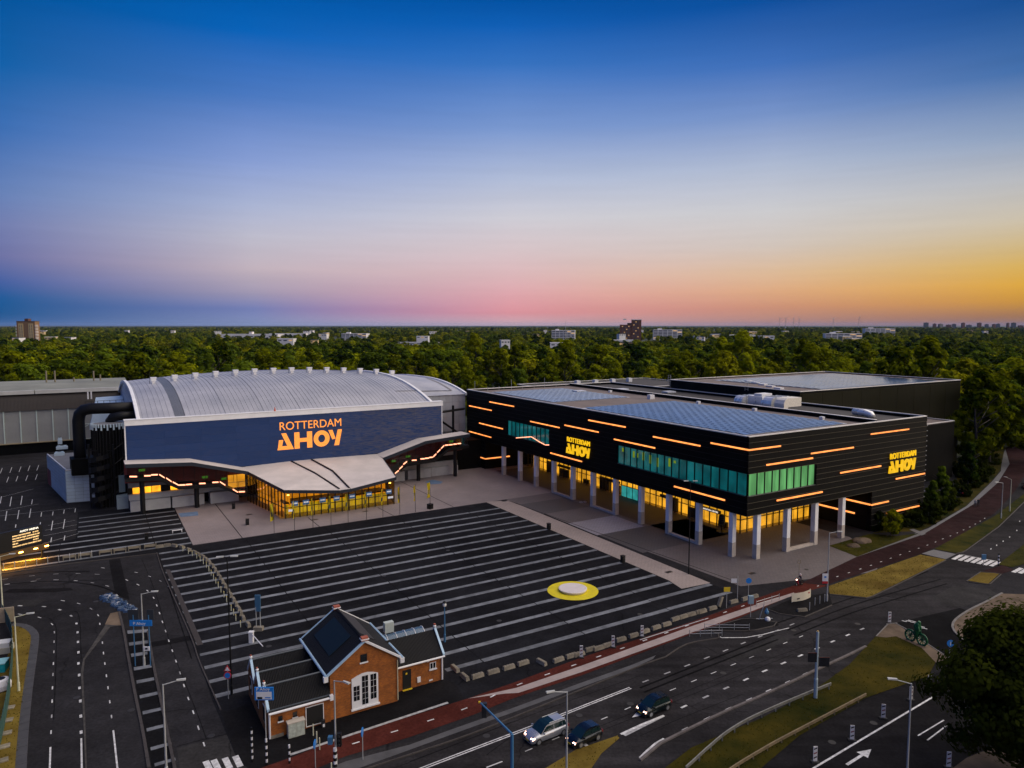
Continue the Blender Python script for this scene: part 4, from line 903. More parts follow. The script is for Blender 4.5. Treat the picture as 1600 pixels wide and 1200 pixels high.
for a in bays[3:-1]:      # wider joint caps
    mb = MB()
    for b0, b1 in zip(BS, BS[1:]):
        z0, z1 = zv(a, b0), zv(a, b1); mb.hexa([(a - .06, b0, z0 - .05), (a + .06, b0, z0 - .05), (a + .06, b1, z1 - .05), (a - .06, b1, z1 - .05), (a - .06, b0, z0 + .06), (a + .06, b0, z0 + .06), (a + .06, b1, z1 + .06), (a - .06, b1, z1 + .06)])
    ar.add(mb, 'joint_cap', SEAM)
def rib(a, w, h, f, bs, m=RIBW, name='roof_rib'):
    mb = MB()
    for b0, b1 in zip(bs, bs[1:]):
        z0, z1 = f(a, b0), f(a, b1); mb.hexa([(a - w, b0, z0 - .4), (a + w, b0, z0 - .4), (a + w, b1, z1 - .4), (a - w, b1, z1 - .4), (a - w, b0, z0 + h), (a + w, b0, z0 + h), (a + w, b1, z1 + h), (a - w, b1, z1 + h)])
    return ar.add(mb, name, m)
rib(9.0, .35, .35, zv, BS); rib(77.2, .35, .45, zv, BS)
# gable wall with horizontal boards
BG = [171.6] + [b for b in BS if b > 172]; mb = MB(); pts = [(9.25, b, zv(9.25, b) - .3) for b in BG]; poly = pts + [(9.25, BG[-1], 0), (9.25, BG[0], 0)]
mb.face(poly); ar.add(mb, 'gable_wall', GABLE)
for i in range(9):
    z = 13.2 + i * 1.25
    bs = [b for b in BG if zv(9.25, b) - .3 > z + 1.2]
    if len(bs) > 1: ar.add(MB().box(9.15, bs[0], z, 9.24, bs[-1], z + 1.2), 'gable_board', GABLE)
ar.box('body', CLAD2, 9.4, 172.2, 0, 76.8, 262, 18.0)
# right wing
def zw(a, b):
    if b <= 211: return 20.0 + (zr(a) - 20.0) * (1 - ((211 - b) / 27.5) ** 2.2)
    return zv(a, b)
BW = [183.6 + 27.4 * (i / 12) for i in range(13)] + BS[16:]
ar.add(MB().grid(vault(77.6, 94.3, 6, zw, BW, -.05)), 'roof_sheet', ROOFM, smooth=True); rib(94.5, .3, .4, zw, BW)
for p, q in [((78.5, 187), (91.5, 187)), ((91.5, 187), (91.5, 205)), ((71, 179), (78, 179))]:
    n = 10; mb = MB()
    for i in range(n):
        s, t = Vector(p).lerp(Vector(q), i / n), Vector(p).lerp(Vector(q), (i + 1) / n); d = (t - s).normalized() * .3; nn = Vector((-d.y, d.x))
        f = zw if s.x > 77.5 else zv
        mb.face([(*(s - nn), f(s.x, s.y) + .07), (*(t - nn), f(t.x, t.y) + .07), (*(t + nn), f(t.x, t.y) + .07), (*(s + nn), f(s.x, s.y) + .07)])
    ar.add(mb, 'roof_walkway', mat('roof_walk', (.24, .23, .24), .8), fix=True)
ar.box('wing_body', mat('wing_grey', (.30, .32, .35), .6, var=.1, scale=.3), 77.7, 184.2, 0, 94.2, 262, 19.6)
WPAN = mat('wing_panel', (.46, .48, .52), .45, .2, var=.06, scale=.6, rnd=.08)
for i in range(8):
    for j in range(5): ar.box('wall_panel', WPAN, 77.8 + i * 2.08, 183.95, 9.4 + j * 2.1, 77.8 + i * 2.08 + 2.02, 184.15, 9.4 + j * 2.1 + 2.04)
# fascia, screen, lettering
ar.box('fascia', RIBW, 6.3, 169.6, 18.75, 80.4, 171.4, 19.85); ar.box('fascia_lip', RIBW, 6.2, 169.5, 19.87, 80.5, 171.5, 20.0)
ar.box('screen_frame', RIBW, 6.25, 169.9, 11.1, 6.5, 170.4, 18.74); ar.box('screen_frame', RIBW, 80.15, 169.9, 11.1, 80.35, 170.4, 18.74)
def screenmat():
    m = bpy.data.materials.new('navy_led_screen'); m.use_nodes = True; nt = m.node_tree; N = nt.nodes; K = nt.links; p = N['Principled BSDF']
    tc = N.new('ShaderNodeTexCoord'); mp = N.new('ShaderNodeMapping'); mp.inputs['Scale'].default_value = (.5, .5, 6); K.new(tc.outputs['Object'], mp.inputs[0])
    n = N.new('ShaderNodeTexNoise'); n.inputs['Scale'].default_value = 1.6; n.inputs['Detail'].default_value = 4; K.new(mp.outputs[0], n.inputs[0])
    sx = N.new('ShaderNodeSeparateXYZ'); K.new(tc.outputs['Object'], sx.inputs[0])
    mr = N.new('ShaderNodeMapRange'); mr.inputs[1].default_value = -5; mr.inputs[2].default_value = 20; mr.inputs[3].default_value = .14; mr.inputs[4].default_value = .85; K.new(sx.outputs[0], mr.inputs[0])
    n2 = N.new('ShaderNodeMapRange'); n2.inputs[1].default_value = .42; n2.inputs[2].default_value = .58; K.new(n.outputs[0], n2.inputs[0])
    mu = N.new('ShaderNodeMath'); mu.operation = 'MULTIPLY'; K.new(mr.outputs[0], mu.inputs[0]); K.new(n2.outputs[0], mu.inputs[1])
    mx = N.new('ShaderNodeMix'); mx.data_type = 'RGBA'; mx.inputs[6].default_value = (.009, .026, .085, 1); mx.inputs[7].default_value = (.085, .070, .075, 1); K.new(mu.outputs[0], mx.inputs[0])
    oi = N.new('ShaderNodeObjectInfo'); r = N.new('ShaderNodeMapRange'); r.inputs[3].default_value = .44; r.inputs[4].default_value = .52; K.new(oi.outputs['Random'], r.inputs[0])
    p.inputs['Base Color'].default_value = (.010, .017, .045, 1); p.inputs['Roughness'].default_value = .6; p.inputs['Specular IOR Level'].default_value = .15; K.new(mx.outputs[2], p.inputs['Emission Color']); K.new(r.outputs[0], p.inputs['Emission Strength'])
    MATS['screen'] = m; return m
SCR = screenmat()
NC, NR = 10, 7
cw, ch = (80.1 - 6.55) / NC, (18.72 - 7.6) / NR
for i in range(NC):
    for j in range(NR): ar.box('screen_panel', SCR, 6.55 + i * cw + .015, 170.0 + rng.uniform(0, .04), 7.6 + j * ch + .015, 6.55 + (i + 1) * cw - .015, 170.35, 7.6 + (j + 1) * ch - .015)
ls = empty('screen_lettering', (0, 0, 0), 0, parent=ar.root)
(la, lz), (lb2, lz2) = PB(433.6, 704, 169.9), PB(534.5, 692, 169.9)
logo(ls, (la - ar.a0, 169.9 - ar.b0, min(lz, lz2) + .05), (1, 0, 0), lb2 - la, LEDORANGE, .05)
mk = MB().tube((37.3 - 0, 169.9, 20.0), (37.3, 169.9, 21.0), .22, .03, 8); ar.add(mk, 'warning_cone', mat('cone_orange', (.7, .12, .03), .5))
# roof ventilators
VB = mat('ventilator_white', (.85, .85, .86), .5)
for i in range(14):
    a = 14.7 + i * 5.03; b = 205; z = zv(a, b) if a < 77.5 else zw(a, b)
    v = ar.add(MB().box(a - .4, b - .4, z - .2, a + .4, b + .4, z + .55).box(a - .62, b - .62, z + .55, a + .62, b + .62, z + 1.25), 'roof_ventilator', VB); ar.add(MB().tube((a - .9, b, z - .2), (a - .9, b, z + 2.9), .05, .02, 5), 'aerial', DARKSTEEL, v)
    ar.box('ventilator_lid', VB, a - .72, b - .72, z + 1.27, a + .72, b + .72, z + 1.5, v)
# lower front: white plinth walls and lit office windows under the wings
PLASTER = mat('white_plaster', (.50, .50, .49), .75, var=.12, scale=.5)
REDWALL = ribbed('dark_red_wall', (.17, .028, .03), 'X', 2.0, .6, .0, .5, .25)
for s in (0, 1):
    mir = (lambda a: a) if s == 0 else (lambda a: 91.8 - a)
    def bx(name, m, a0, b0, z0, a1, b1, z1, lab=None): return ar.box(name, m, mir(a0), b0, z0, mir(a1), b1, z1, label=lab)
    def poly(name, m, prof, b0, b1, t):
        """a slab that follows a profile in (a,z), thickness t downwards"""
        mb = MB()
        for (x0, z0), (x1, z1) in zip(prof, prof[1:]):
            x0, x1 = mir(x0), mir(x1)
            mb.hexa([(x0, b0, z0 - t), (x1, b0, z1 - t), (x1, b1, z1 - t), (x0, b1, z0 - t), (x0, b0, z0), (x1, b0, z1), (x1, b1, z1), (x0, b1, z0)])
        return ar.add(mb, name, m, fix=True)
    top = [(5.9, 11.45), (18.6, 10.6), (30.0, 7.4)]; flo = [(5.9, 8.35), (11.9, 8.1), (15.9, 5.6), (23.8, 5.2), (28.7, 2.5), (30.0, 2.4)]
    poly('wing_roof', CREAM, top, 164.9, 170.0, .3); poly('wing_roof_edge', NAVYEDGE, [(x, z - .02) for x, z in top], 164.7, 164.89, .75)
    poly('gallery_floor', BLACK, flo, 165.2, 170.4, .75); poly('gallery_back', REDWALL, [(x, z - .32) for x, z in top], 169.4, 169.6, 4.6)
    n = 11
    for i in range(n):     # glazing of the gallery
        a0 = 6.2 + i * 2.15; a1 = a0 + 2.1
        def prof(P, a):
            for (x0, z0), (x1, z1) in zip(P, P[1:]):
                if x0 <= a <= x1: return z0 + (z1 - z0) * (a - x0) / (x1 - x0)
            return P[-1][1]
        P4 = [(mir(a0), 165.25, prof(flo, a0) + .05), (mir(a1), 165.25, prof(flo, a1) + .05), (mir(a1), 165.25, prof(top, a1) - .8), (mir(a0), 165.25, prof(top, a0) - .8)]
        p = ar.add(MB().extrude(P4, (0, .05, 0)), 'gallery_pane', CLEAR, fix=True); ar.add(MB().tube((mir(a1 + .02), 165.3, prof(flo, a1)), (mir(a1 + .02), 165.3, prof(top, a1) - .7), .05, n=5), 'glazing_post', BLACK, p)
    GRN = glow('green_gallery_light', (.04, .14, .01), .8)if s == 0 else MATS['green_gallery_light']
    for a0 in (8.6, 21, 25): bx('exit_light', GRN, a0, 169.2, prof(flo, a0) + .6, a0 + 1.2, 169.3, prof(flo, a0) + 1.1)
    bx('plinth_wall', PLASTER, 6.8, 170.2, 0, 14.6, 173, 2.3); bx('plinth_wall', PLASTER, 14.9, 169.8, 0, 21.4, 173, 2.35); bx('plinth_wall', PLASTER, 22.6, 169.2, 0, 28.6, 173, 2.5)
    bx('white_band', PLASTER, 6.6, 171.0, 2.36, 28.6, 173.5, 3.55); bx('upper_band', mat('grey_plaster', (.28, .28, .28), .75, var=.12, scale=.5), 6.6, 171.4, 5.02, 24.0, 173.5, 8.0)
    bx('window_recess', BLACK, 6.4, 171.7, 3.56, 28.6, 172.6, 5.0)
    if s == 0:
        for i in range(7): bx('office_window', AMBERW if i != 3 else BLACK, 7.4 + i * 1.85, 171.5, 3.65, 7.4 + i * 1.85 + 1.72, 171.6, 4.95)
    for a in (9.0, 19.55): ar.add(MB().tube((mir(a), 167.4, 0), (mir(a), 167.4, prof(flo, a) - .7), .5, n=14), 'gallery_column', BLACK, smooth=False)
LS = [((120, 345), (182, 345)), ((242, 339), (297, 337)), ((300, 331), (355, 329)), ((368, 328), (412, 355)), ((425, 357), (470, 387)), ((480, 390), (530, 417)), ((533, 416), (585, 414)), ((590, 412), (640, 409)), ((700, 403), (752, 401)), ((810, 394), (860, 391)), ((872, 388), (917, 416)), ((980, 450), (1022, 475)), ((1030, 472), (1080, 470))]
RS = [((1055, 265), (1080, 245)), ((1085, 235), (1107, 215)), ((1113, 202), (1137, 183)), ((1172, 175), (1203, 173)), ((1232, 165), (1260, 163)), ((1263, 161), (1290, 159)), ((1292, 155), (1316, 153)), ((1320, 150), (1340, 130)), ((1348, 120), (1368, 100)), ((1375, 92), (1395, 72)), ((1402, 70), (1425, 68)), ((1430, 67), (1454, 65)), ((1460, 63), (1482, 61)), ((1488, 59), (1512, 57))]
for lst, f in ((LS, lambda x, y: (180 + x / 5.333, 680 + y / 5.333)), (RS, lambda x, y: (380 + x / 4.444, 680 + y / 4.444))):
    for p, q in lst:
        (a0, z0), (a1, z1) = PB(*f(*p), 165.05), PB(*f(*q), 165.05)
        mb = MB(); mb.hexa([(a0, 165.0, z0 - .13), (a1, 165.0, z1 - .13), (a1, 165.12, z1 - .13), (a0, 165.12, z0 - .13), (a0, 165.0, z0 + .13), (a1, 165.0, z1 + .13), (a1, 165.12, z1 + .13), (a0, 165.12, z0 + .13)]); ar.add(mb, 'light_strip', PINKLIGHT, fix=True)
# black steel frame beside the right end of the screen
ar.add(MB().tube((82.6, 176, 0), (82.6, 176, 16.5), .35, n=8).tube((82.6, 176, 16.2), (92, 180, 16.2), .35, n=8).tube((87.5, 178, 2), (87.5, 178, 17.6), .35, n=8).tube((82.6, 176, 14), (92, 180, 8), .3, n=8), 'steel_frame', BLACK)
ar.box('dark_link', CLAD2, 80.6, 174, 0, 96, 184, 8)
# lobby
LROOF = [(29.6, 170, 7.5), (29.6, 167.6, 7.35), (33.7, 147.2, 6.2), (44.6, 145.1, 5.25), (47.2, 145.2, 5.25), (58.1, 147.2, 6.2), (62.2, 167.6, 7.35), (62.2, 170, 7.5)]
mid = (45.9, 170, 7.9)
def slab(pts, t, name, m):
    return ar.add(MB().extrude([(x, y, z - t) for x, y, z in pts], (0, 0, t)), name, m, fix=True)
slab([LROOF[0], LROOF[1], LROOF[2], LROOF[3], (43, 158, 6.8), (40.5, 170, 7.8)], .28, 'lobby_roof', CREAM)
slab([LROOF[7], LROOF[6], LROOF[5], LROOF[4], (47.2, 158, 6.8), (45.5, 170, 7.8)], .28, 'lobby_roof', CREAM)
slab([(40.6, 170, 7.75), (43.1, 158, 6.75), (44.7, 145.2, 5.2), (47.1, 145.3, 5.2), (47.1, 158, 6.75), (45.4, 170, 7.75)], .28, 'roof_inlay', CREAM)
for P in ([(40.7, 169.5, 7.8), (43.0, 158, 6.85), (44.9, 146.2, 5.35)], [(45.4, 169.5, 7.82), (47.1, 158, 6.86), (47.0, 146, 5.35)]): ar.add(MB().path([(x, y, z + .06) for x, y, z in P], .17, 6), 'roof_fold', BLACK)
E1 = [LROOF[1], LROOF[2], LROOF[3], LROOF[4], LROOF[5], LROOF[6]]
for p, q in zip(E1, E1[1:]):
    d = (Vector(q) - Vector(p)); n = Vector((d.y, -d.x, 0)).normalized() * .12
    mb = MB(); mb.hexa([(*p[:2], p[2] - .6), (*q[:2], q[2] - .6), (q[0] + n.x, q[1] + n.y, q[2] - .6), (p[0] + n.x, p[1] + n.y, p[2] - .6), (*p[:2], p[2] + .06), (*q[:2], q[2] + .06), (q[0] + n.x, q[1] + n.y, q[2] + .06), (p[0] + n.x, p[1] + n.y, p[2] + .06)]); ar.add(mb, 'roof_edge', NAVYEDGE, fix=True)
LGLASS = glass('lobby_glass', (.72, .66, .42), .1)
def wall_of_glass(p, q, z0, z1, n):
    p, q = Vector(p), Vector(q); d = (q - p) / n; t = Vector((-d.y, d.x)).normalized() * .04
    for i in range(n):
        s, e = p + d * (i + .04), p + d * (i + .96); zt0 = z0 + (z1 - z0) * i / n; zt1 = z0 + (z1 - z0) * (i + 1) / n
        for lo, h0, h1 in ((.1, 2.15, 2.15), (2.3, zt0, zt1)):
            ar.add(MB().extrude([(*s, lo), (*e, lo), (*e, h1), (*s, h0)], (t.x, t.y, 0)), 'lobby_pane', LGLASS, fix=True)
        c = p + d * i; ar.add(MB().box(c.x - .10, c.y - .10, 0, c.x + .10, c.y + .10, zt0), 'lobby_post', BLACK)
    ar.add(MB().tube((*p, 2.22), (*q, 2.22), .09, n=5), 'lobby_rail', BLACK)
wall_of_glass((30.2, 167.5), (34.0, 148.0), 6.7, 5.6, 12); wall_of_glass((34.0, 148.0), (45.9, 147.6), 5.6, 4.75, 8); wall_of_glass((45.9, 147.6), (57.9, 148.0), 4.75, 5.6, 8); wall_of_glass((57.9, 148.0), (61.6, 167.5), 5.6, 6.7, 12)
LOBLOW = hallwall('lobby_low_wall_glow', (.72, .52, .02), .85); LOBHI = hallwall('lobby_wall_glow', (1.0, .40, .02), .9)  # lobby walls glow by themselves in place of indoor lighting
ar.box('lobby_wall', LOBLOW, 34.6, 151.2, .05, 57.4, 151.4, 2.0); ar.box('lobby_wall', LOBHI, 33.5, 154.5, .05, 58.3, 154.7, 5.8); ar.box('lobby_mezzanine', BLACK, 34.5, 151.0, 2.3, 57.4, 156, 2.6)
ar.add(MB().extrude([(32.4, 167, .1), (35.6, 150.8, .1), (35.6, 150.8, 5.0), (32.4, 167, 6.0)], (.1, 0, 0)), 'lobby_wall', LOBHI, fix=True)
ar.add(MB().extrude([(59.4, 167, .1), (56.3, 150.8, .1), (56.3, 150.8, 5.0), (59.4, 167, 6.0)], (.1, 0, 0)), 'lobby_wall', LOBHI, fix=True)
ar.box('lobby_wall', LOBHI, 26.4, 168.9, 3.2, 30.0, 169.1, 6.1)
ar.box('lobby_floor', MATS['hall_floor'], 33, 148.3, .03, 58.8, 161, .05)
for i in range(16): ar.add(MB().lathe([(.06, 4.45), (.24, 4.5), (.26, 4.6), (.1, 4.7)], 8, (35 + i * 1.5, 149.4 + (i % 3) * 1.8)), 'lobby_lamp', HL)
SIGNW = mat('sign_face_white', (.8, .82, .85), .5, emit=(.8, .9, 1), estr=.12); SIGNB = mat('sign_face_navy', (.02, .06, .12), .5, emit=(.02, .06, .14), estr=.5)
for i, a in enumerate((35.2, 37.5, 41.0, 44.0, 47.4, 51.2, 55.8)):
    s = ar.box('door_sign', SIGNB, a, 147.3, 2.6, a + 1.3, 147.4, 3.6); ar.box('sign_mark', SIGNW, a + .15, 147.26, 3.0, a + 1.15, 147.29, 3.3, s)
for a in (34.5, 56.2): ar.box('wall_notice', SIGNW, a, 147.28, 1.55, a + 1.2, 147.36, 2.0)

# ---- annex and service tower ----------------------------------------------
an = Site('annex', -5, 186.6, 'pale blue panelled annex block left of the arena with plant on its roof', 'building')
F0, F1, F2, F3 = (-5.06, 186.6), (1.5, 185.4), (-1.5, 213), (-9.55, 212.2)
ZT = 7.3
an.add(MB().prism([F0, F1, F2, F3], 0, ZT - .1), 'wall', mat('annex_core', (.10, .13, .16), .7, var=.1, scale=.5))
ANP = mat('annex_panel', (.42, .54, .64), .45, .2, var=.07, scale=.5, rnd=.07); ROOFA = mat('annex_roof', (.16, .165, .18), .85, var=.15, scale=.3)
def panel_wall(site, p, q, nc, zs, m, skip=None):
    p, q = Vector(p), Vector(q); d = (q - p) / nc; n = Vector((d.y, -d.x)).normalized() * .06
    for i in range(nc):
        for j, (z0, z1) in enumerate(zip(zs, zs[1:])):
            if skip and skip(i, j): continue
            s, e = p + d * (i + .012), p + d * (i + .988); site.add(MB().extrude([(*s, z0 + .025), (*e, z0 + .025), (*e, z1 - .025), (*s, z1 - .025)], (n.x, n.y, 0)), 'wall_panel', m, fix=True)
panel_wall(an, F0, F1, 4, [.1 + i * .8 for i in range(10)], ANP)
panel_wall(an, F3, F0, 5, [.1 + i * .8 for i in range(10)], ANP, skip=lambda i, j: i == 0 and j < 5)
an.add(MB().prism([(F3[0] - .05, F3[1] - .2), (F3[0] + .85, F3[1] - 5), (F3[0] + 1.2, F3[1] - 5), (F3[0] + .3, F3[1] - .2)], .1, 4), 'red_door', REDWALL)
an.add(MB().prism([F0, F1, F2, F3], ZT, ZT + .1), 'roof', ROOFA)
for p, q in ((F0, F1), (F3, F0)):
    d = Vector(q) - Vector(p); n = Vector((-d.y, d.x)).normalized() * .25; an.add(MB().prism([p, q, (q[0] + n.x, q[1] + n.y), (p[0] + n.x, p[1] + n.y)], ZT + .1, ZT + .35), 'parapet_cap', WHITEM, fix=True)
PALEB = mat('pale_blue_plant', (.50, .62, .70), .4, .2, var=.06, scale=1)
for px, py, w, h in ((93, 712, 1.1, .9), (97, 702, 1.3, .9), (94, 694, .5, 1.8)):
    a, b = GA(px, py, ZT); u = an.add(MB().box(a - w, b - .8, ZT + .1, a + w, b + .8, ZT + .1 + h * .7).box(a - w * .8, b - .6, ZT + .1 + h * .7, a + w * .8, b + .6, ZT + .1 + h), 'roof_unit', PALEB); an.add(MB().lathe([(.4, ZT + .12 + h), (.4, ZT + .2 + h)], 12, (a, b)), 'fan', DARKSTEEL, u)
st = Site('service_tower', 3.6, 180, 'black round service tower with spiral stair and large duct at the arena corner', 'tower')
st.add(MB().lathe([(3.1, 0), (3.1, 17.6), (3.25, 17.6), (3.25, 18.2)], 28, (3.6, 180.4)), 'drum', CLAD2)
st.add(MB().lathe([(3.0, 18.25), (3.0, 18.3)], 28, (3.6, 180.4)), 'roof', ROOFA)
for i in range(18):
    t = R(150 + i * 10.5); x, y = 3.6 + 3.3 * math.cos(t), 180.4 + 3.3 * math.sin(t); st.add(MB().box(x - .16, y - .16, 17.1 if i % 2 else 17.7, x + .16, y + .16, 18.4), 'rim_block', PALEB)
for i in range(20):
    t = R(140 + i * 12); x, y = 3.6 + 3.14 * math.cos(t), 180.4 + 3.14 * math.sin(t); st.add(MB().box(x - .08, y - .08, 0, x + .08, y + .08, 17.0), 'fin', BLACK)
st.add(MB().sweep([(-2.1, 187, 6.5), (-2.1, 187, 14), (-2.1, 187, 18.5), (-1.8, 186.7, 20), (-1.0, 186.2, 20.9), (.4, 185.6, 21.2), (4, 184.6, 21.2), (9.2, 183.6, 21.2)], 1.25, 14), 'duct', BLACK, smooth=True)
st.add(MB().sweep([(4, 183, 18.3), (4.5, 182, 19.3), (6, 181.5, 19.6), (9.2, 181, 19.6)], 1.0, 14), 'duct', BLACK, smooth=True)
st.add(MB().prism([(-4.2, 188.8), (-3.8, 184.2), (1.2, 183.4), (.9, 188.4)], 6.5, 10.2), 'plant_housing', CLAD2)
for i in range(7): st.add(MB().tube((-.6 + i * 1.2, 184.2, 22.4), (-.6 + i * 1.2, 184.2, 23.0), .05, n=5), 'rail_post', BLACK)
st.add(MB().tube((-.6, 184.2, 23.0), (7, 184.2, 23.0), .05, n=5), 'rail', BLACK)
sc = (1.6, 177.6)
st.add(MB().tube((*sc, 0), (*sc, 12), .22, n=8), 'stair_post', BLACK)
for lv in range(5):
    z = .4 + lv * 2.2
    for i in range(12):
        t0, t1 = R(30 * i), R(30 * i + 27); zz = z + i * .183
        pts = [(sc[0] + r * math.cos(t), sc[1] + r * math.sin(t), zz) for r, t in ((.2, t0), (2.1, t0), (2.1, t1), (.2, t1))]
        st.add(MB().extrude(pts, (0, 0, .08)), 'step', BLACK, fix=True)
    for k in range(10):
        t0, t1 = R(36 * k), R(36 * k + 36); za, zb = z + k * .22, z + (k + 1) * .22
        P = [(sc[0] + 2.15 * math.cos(t), sc[1] + 2.15 * math.sin(t), q) for t, q in ((t0, za), (t1, zb), (t1, zb + 1.0), (t0, za + 1.0))]
        st.add(MB().extrude(P, (.03, .03, 0)), 'balustrade', BLACK, fix=True)
for x, y in ((4.2, 176.8), (6.3, 178.0), (-.4, 179.5)): st.add(MB().tube((x, y, 0), (x, y, 14), .2, n=8), 'steel_post', BLACK)
for z in (3, 6.2, 9.4, 12.6): st.add(MB().tube((4.2, 176.8, z), (6.3, 178.0, z + 1.5), .12, n=6).tube((-.4, 179.5, z), (4.2, 176.8, z), .12, n=6), 'brace', BLACK)
st.box('glass_stair_window', mat('stair_glass', (.18, .24, .26), .2), 5.0, 176.9, 3.2, 6.2, 177.0, 7.0); st.box('low_wall', mat('tower_plinth', (.25, .32, .36), .7, var=.1, scale=.6), 4.4, 174.4, 0, 6.6, 178, 2.6)

# ---- exhibition hall at the left ------------------------------------------
eh = Site('exhibition_hall', -20, 266, 'long grey exhibition hall with dark curved roof edge at the left', 'building')
GREYW = ribbed('hall_grey_wall', (.27, .275, .265), 'Z', 1.2, .55, .1, .35, .08); BROWNR = ribbed('brown_roof_tin', (.022, .016, .013), 'X', .9, .6, .2, .4, .3)
eh.box('base_wall', CLAD2, -90, 265.9, 0, 20, 300, 3.4); eh.box('base_ledge', mat('yellow_ledge', (.30, .24, .14), .7), -90, 265.2, 3.3, 0, 266, 3.55)
a = -90.0
while a < 0:
    eh.box('wall_bay', GREYW, a + .12, 266.0, 3.56, a + 4.1, 266.3, 13.5); eh.add(MB().box(a - .2, 265.7, 3.56, a + .1, 266.2, 13.6), 'mullion', mat('pale_green_fin', (.50, .60, .56), .5, var=.06, scale=1)); a += 4.22
eh.box('wall', GREYW, -90, 266.4, 3.45, 12, 300, 13.5)
prof = [(265.4, 13.55), (265.9, 14.8), (266.5, 16.3), (267.3, 17.7), (267.9, 18.5)]
mb = MB(); mb.grid([[(-90 + 100 * i / 20, b, z) for i in range(21)] for b, z in prof]); eh.add(mb, 'curved_roof_edge', BROWNR, smooth=True, fix=True)
for i in range(4): eh.box('gutter', mat('pale_gutter', (.46, .46, .44), .6, var=.1, scale=.3), -88 + i * 24.6, 267.0, 18.5, -63.6 + i * 24.6, 268.6, 19.6)
eh.add(MB().grid([[(-90, b, z), (12, b, z)] for b, z in ((268.6, 19.5), (280, 20.3), (300, 20.6))]), 'roof', mat('pale_flat_roof', (.22, .23, .20), .85, var=.2, scale=.08), fix=True)
for i in range(4): eh.add(MB().tube((-3.5, 264.9, 3.6 + i * 2.4), (0.3, 264.9, 6 + i * 2.4 if i % 2 else 3.6 + i * 2.4), .1, n=5), 'brace', MATS['pale_green_fin'])
for px, z in ((-12, 4), (-9.5, 4), (2, 3.5), (4, 2.2), (-4, 1.5)): eh.add(MB().tube((px, 290, 20.4), (px, 290, 20.4 + z), .25, n=8), 'flue', mat('flue_brown', (.2, .17, .11), .7))
for i in range(2): eh.box('white_flue', WHITE, -.2 + i * .9, 262.5, 16.5, .2 + i * .9, 262.9, 18.8)
pw = Site('pale_penthouse', 4, 240, 'pale blue sloped lean-to roof beside the arena gable', 'building')
pw.add(MB().hexa([(0, 236, 10), (9.0, 236, 10), (9.0, 246, 10), (0, 246, 10), (1.5, 237, 17.2), (9.0, 237, 17.6), (9.0, 246, 18.6), (2, 246, 18.4)]), 'roof', PALEB); pw.box('wall', CLAD2, .2, 236.2, 0, 8.9, 245.8, 9.98)
# ---- brick pump house -------------------------------------------------------
ho = Site('brick_house', 23.3, 68.6, 'small orange brick house with black tiled roofs and a tall white window', 'house')
def brickmat():
    m = bpy.data.materials.new('orange_brick'); m.use_nodes = True; nt = m.node_tree; N = nt.nodes; K = nt.links; p = N['Principled BSDF']
    tc = N.new('ShaderNodeTexCoord'); sp = N.new('ShaderNodeSeparateXYZ'); K.new(tc.outputs['Object'], sp.inputs[0])
    ad = N.new('ShaderNodeMath'); ad.operation = 'ADD'; K.new(sp.outputs[0], ad.inputs[0]); K.new(sp.outputs[1], ad.inputs[1])
    cx = N.new('ShaderNodeCombineXYZ'); K.new(ad.outputs[0], cx.inputs[0]); K.new(sp.outputs[2], cx.inputs[1])
    b = N.new('ShaderNodeTexBrick'); b.inputs['Scale'].default_value = 1; b.inputs['Brick Width'].default_value = .22; b.inputs['Row Height'].default_value = .075; b.inputs['Mortar Size'].default_value = .008
    b.inputs['Color1'].default_value = (.40, .118, .008, 1); b.inputs['Color2'].default_value = (.25, .068, .007, 1); b.inputs['Mortar'].default_value = (.13, .065, .03, 1); K.new(cx.outputs[0], b.inputs[0])
    n = N.new('ShaderNodeTexNoise'); n.inputs['Scale'].default_value = 1.1; n.inputs['Detail'].default_value = 6; K.new(tc.outputs['Object'], n.inputs[0])
    mr = N.new('ShaderNodeMapRange'); mr.inputs[1].default_value = .3; mr.inputs[2].default_value = .7; mr.inputs[3].default_value = .72; mr.inputs[4].default_value = 1.25; K.new(n.outputs[0], mr.inputs[0])
    sc = N.new('ShaderNodeVectorMath'); sc.operation = 'SCALE'; K.new(b.outputs[0], sc.inputs[0]); K.new(mr.outputs[0], sc.inputs[3]); K.new(sc.outputs[0], p.inputs['Base Color']); p.inputs['Roughness'].default_value = .85
    bp = N.new('ShaderNodeBump'); bp.inputs['Strength'].default_value = .3; bp.inputs['Distance'].default_value = .02; K.new(b.outputs['Fac'], bp.inputs['Height']); bp.invert = True; K.new(bp.outputs[0], p.inputs['Normal']); return m
BRICK = brickmat()
TILE = ribbed('black_roof_tile', (.0075, .0075, .0085), 'X', 2.0, .65, .0, .8, .3); TILEY = ribbed('black_roof_tile_side', (.0075, .0075, .0085), 'Y', 2.0, .65, .0, .8, .3)
for _m in (TILE, TILEY): _m.node_tree.nodes['Principled BSDF'].inputs['Specular IOR Level'].default_value = .2
TRIM = mat('white_trim', (.74, .74, .74), .5, var=.06, scale=1); TRIMB = mat('blue_white_gutter', (.36, .52, .66), .45, .1, var=.06, scale=1); POT = mat('terracotta', (.34, .09, .05), .7, var=.15, scale=2)
ma0, ma1, mb0, mb1, ze, zp = 19.75, 27.0, 68.7, 78.2, 5.0, 7.5
mc = (ma0 + ma1) / 2
mb = MB(); mb.extrude([(ma0, mb0, 0), (ma1, mb0, 0), (ma1, mb0, ze), (mc, mb0, zp - .12), (ma0, mb0, ze)], (0, mb1 - mb0, 0)); ho.add(mb, 'wall', BRICK, fix=True)
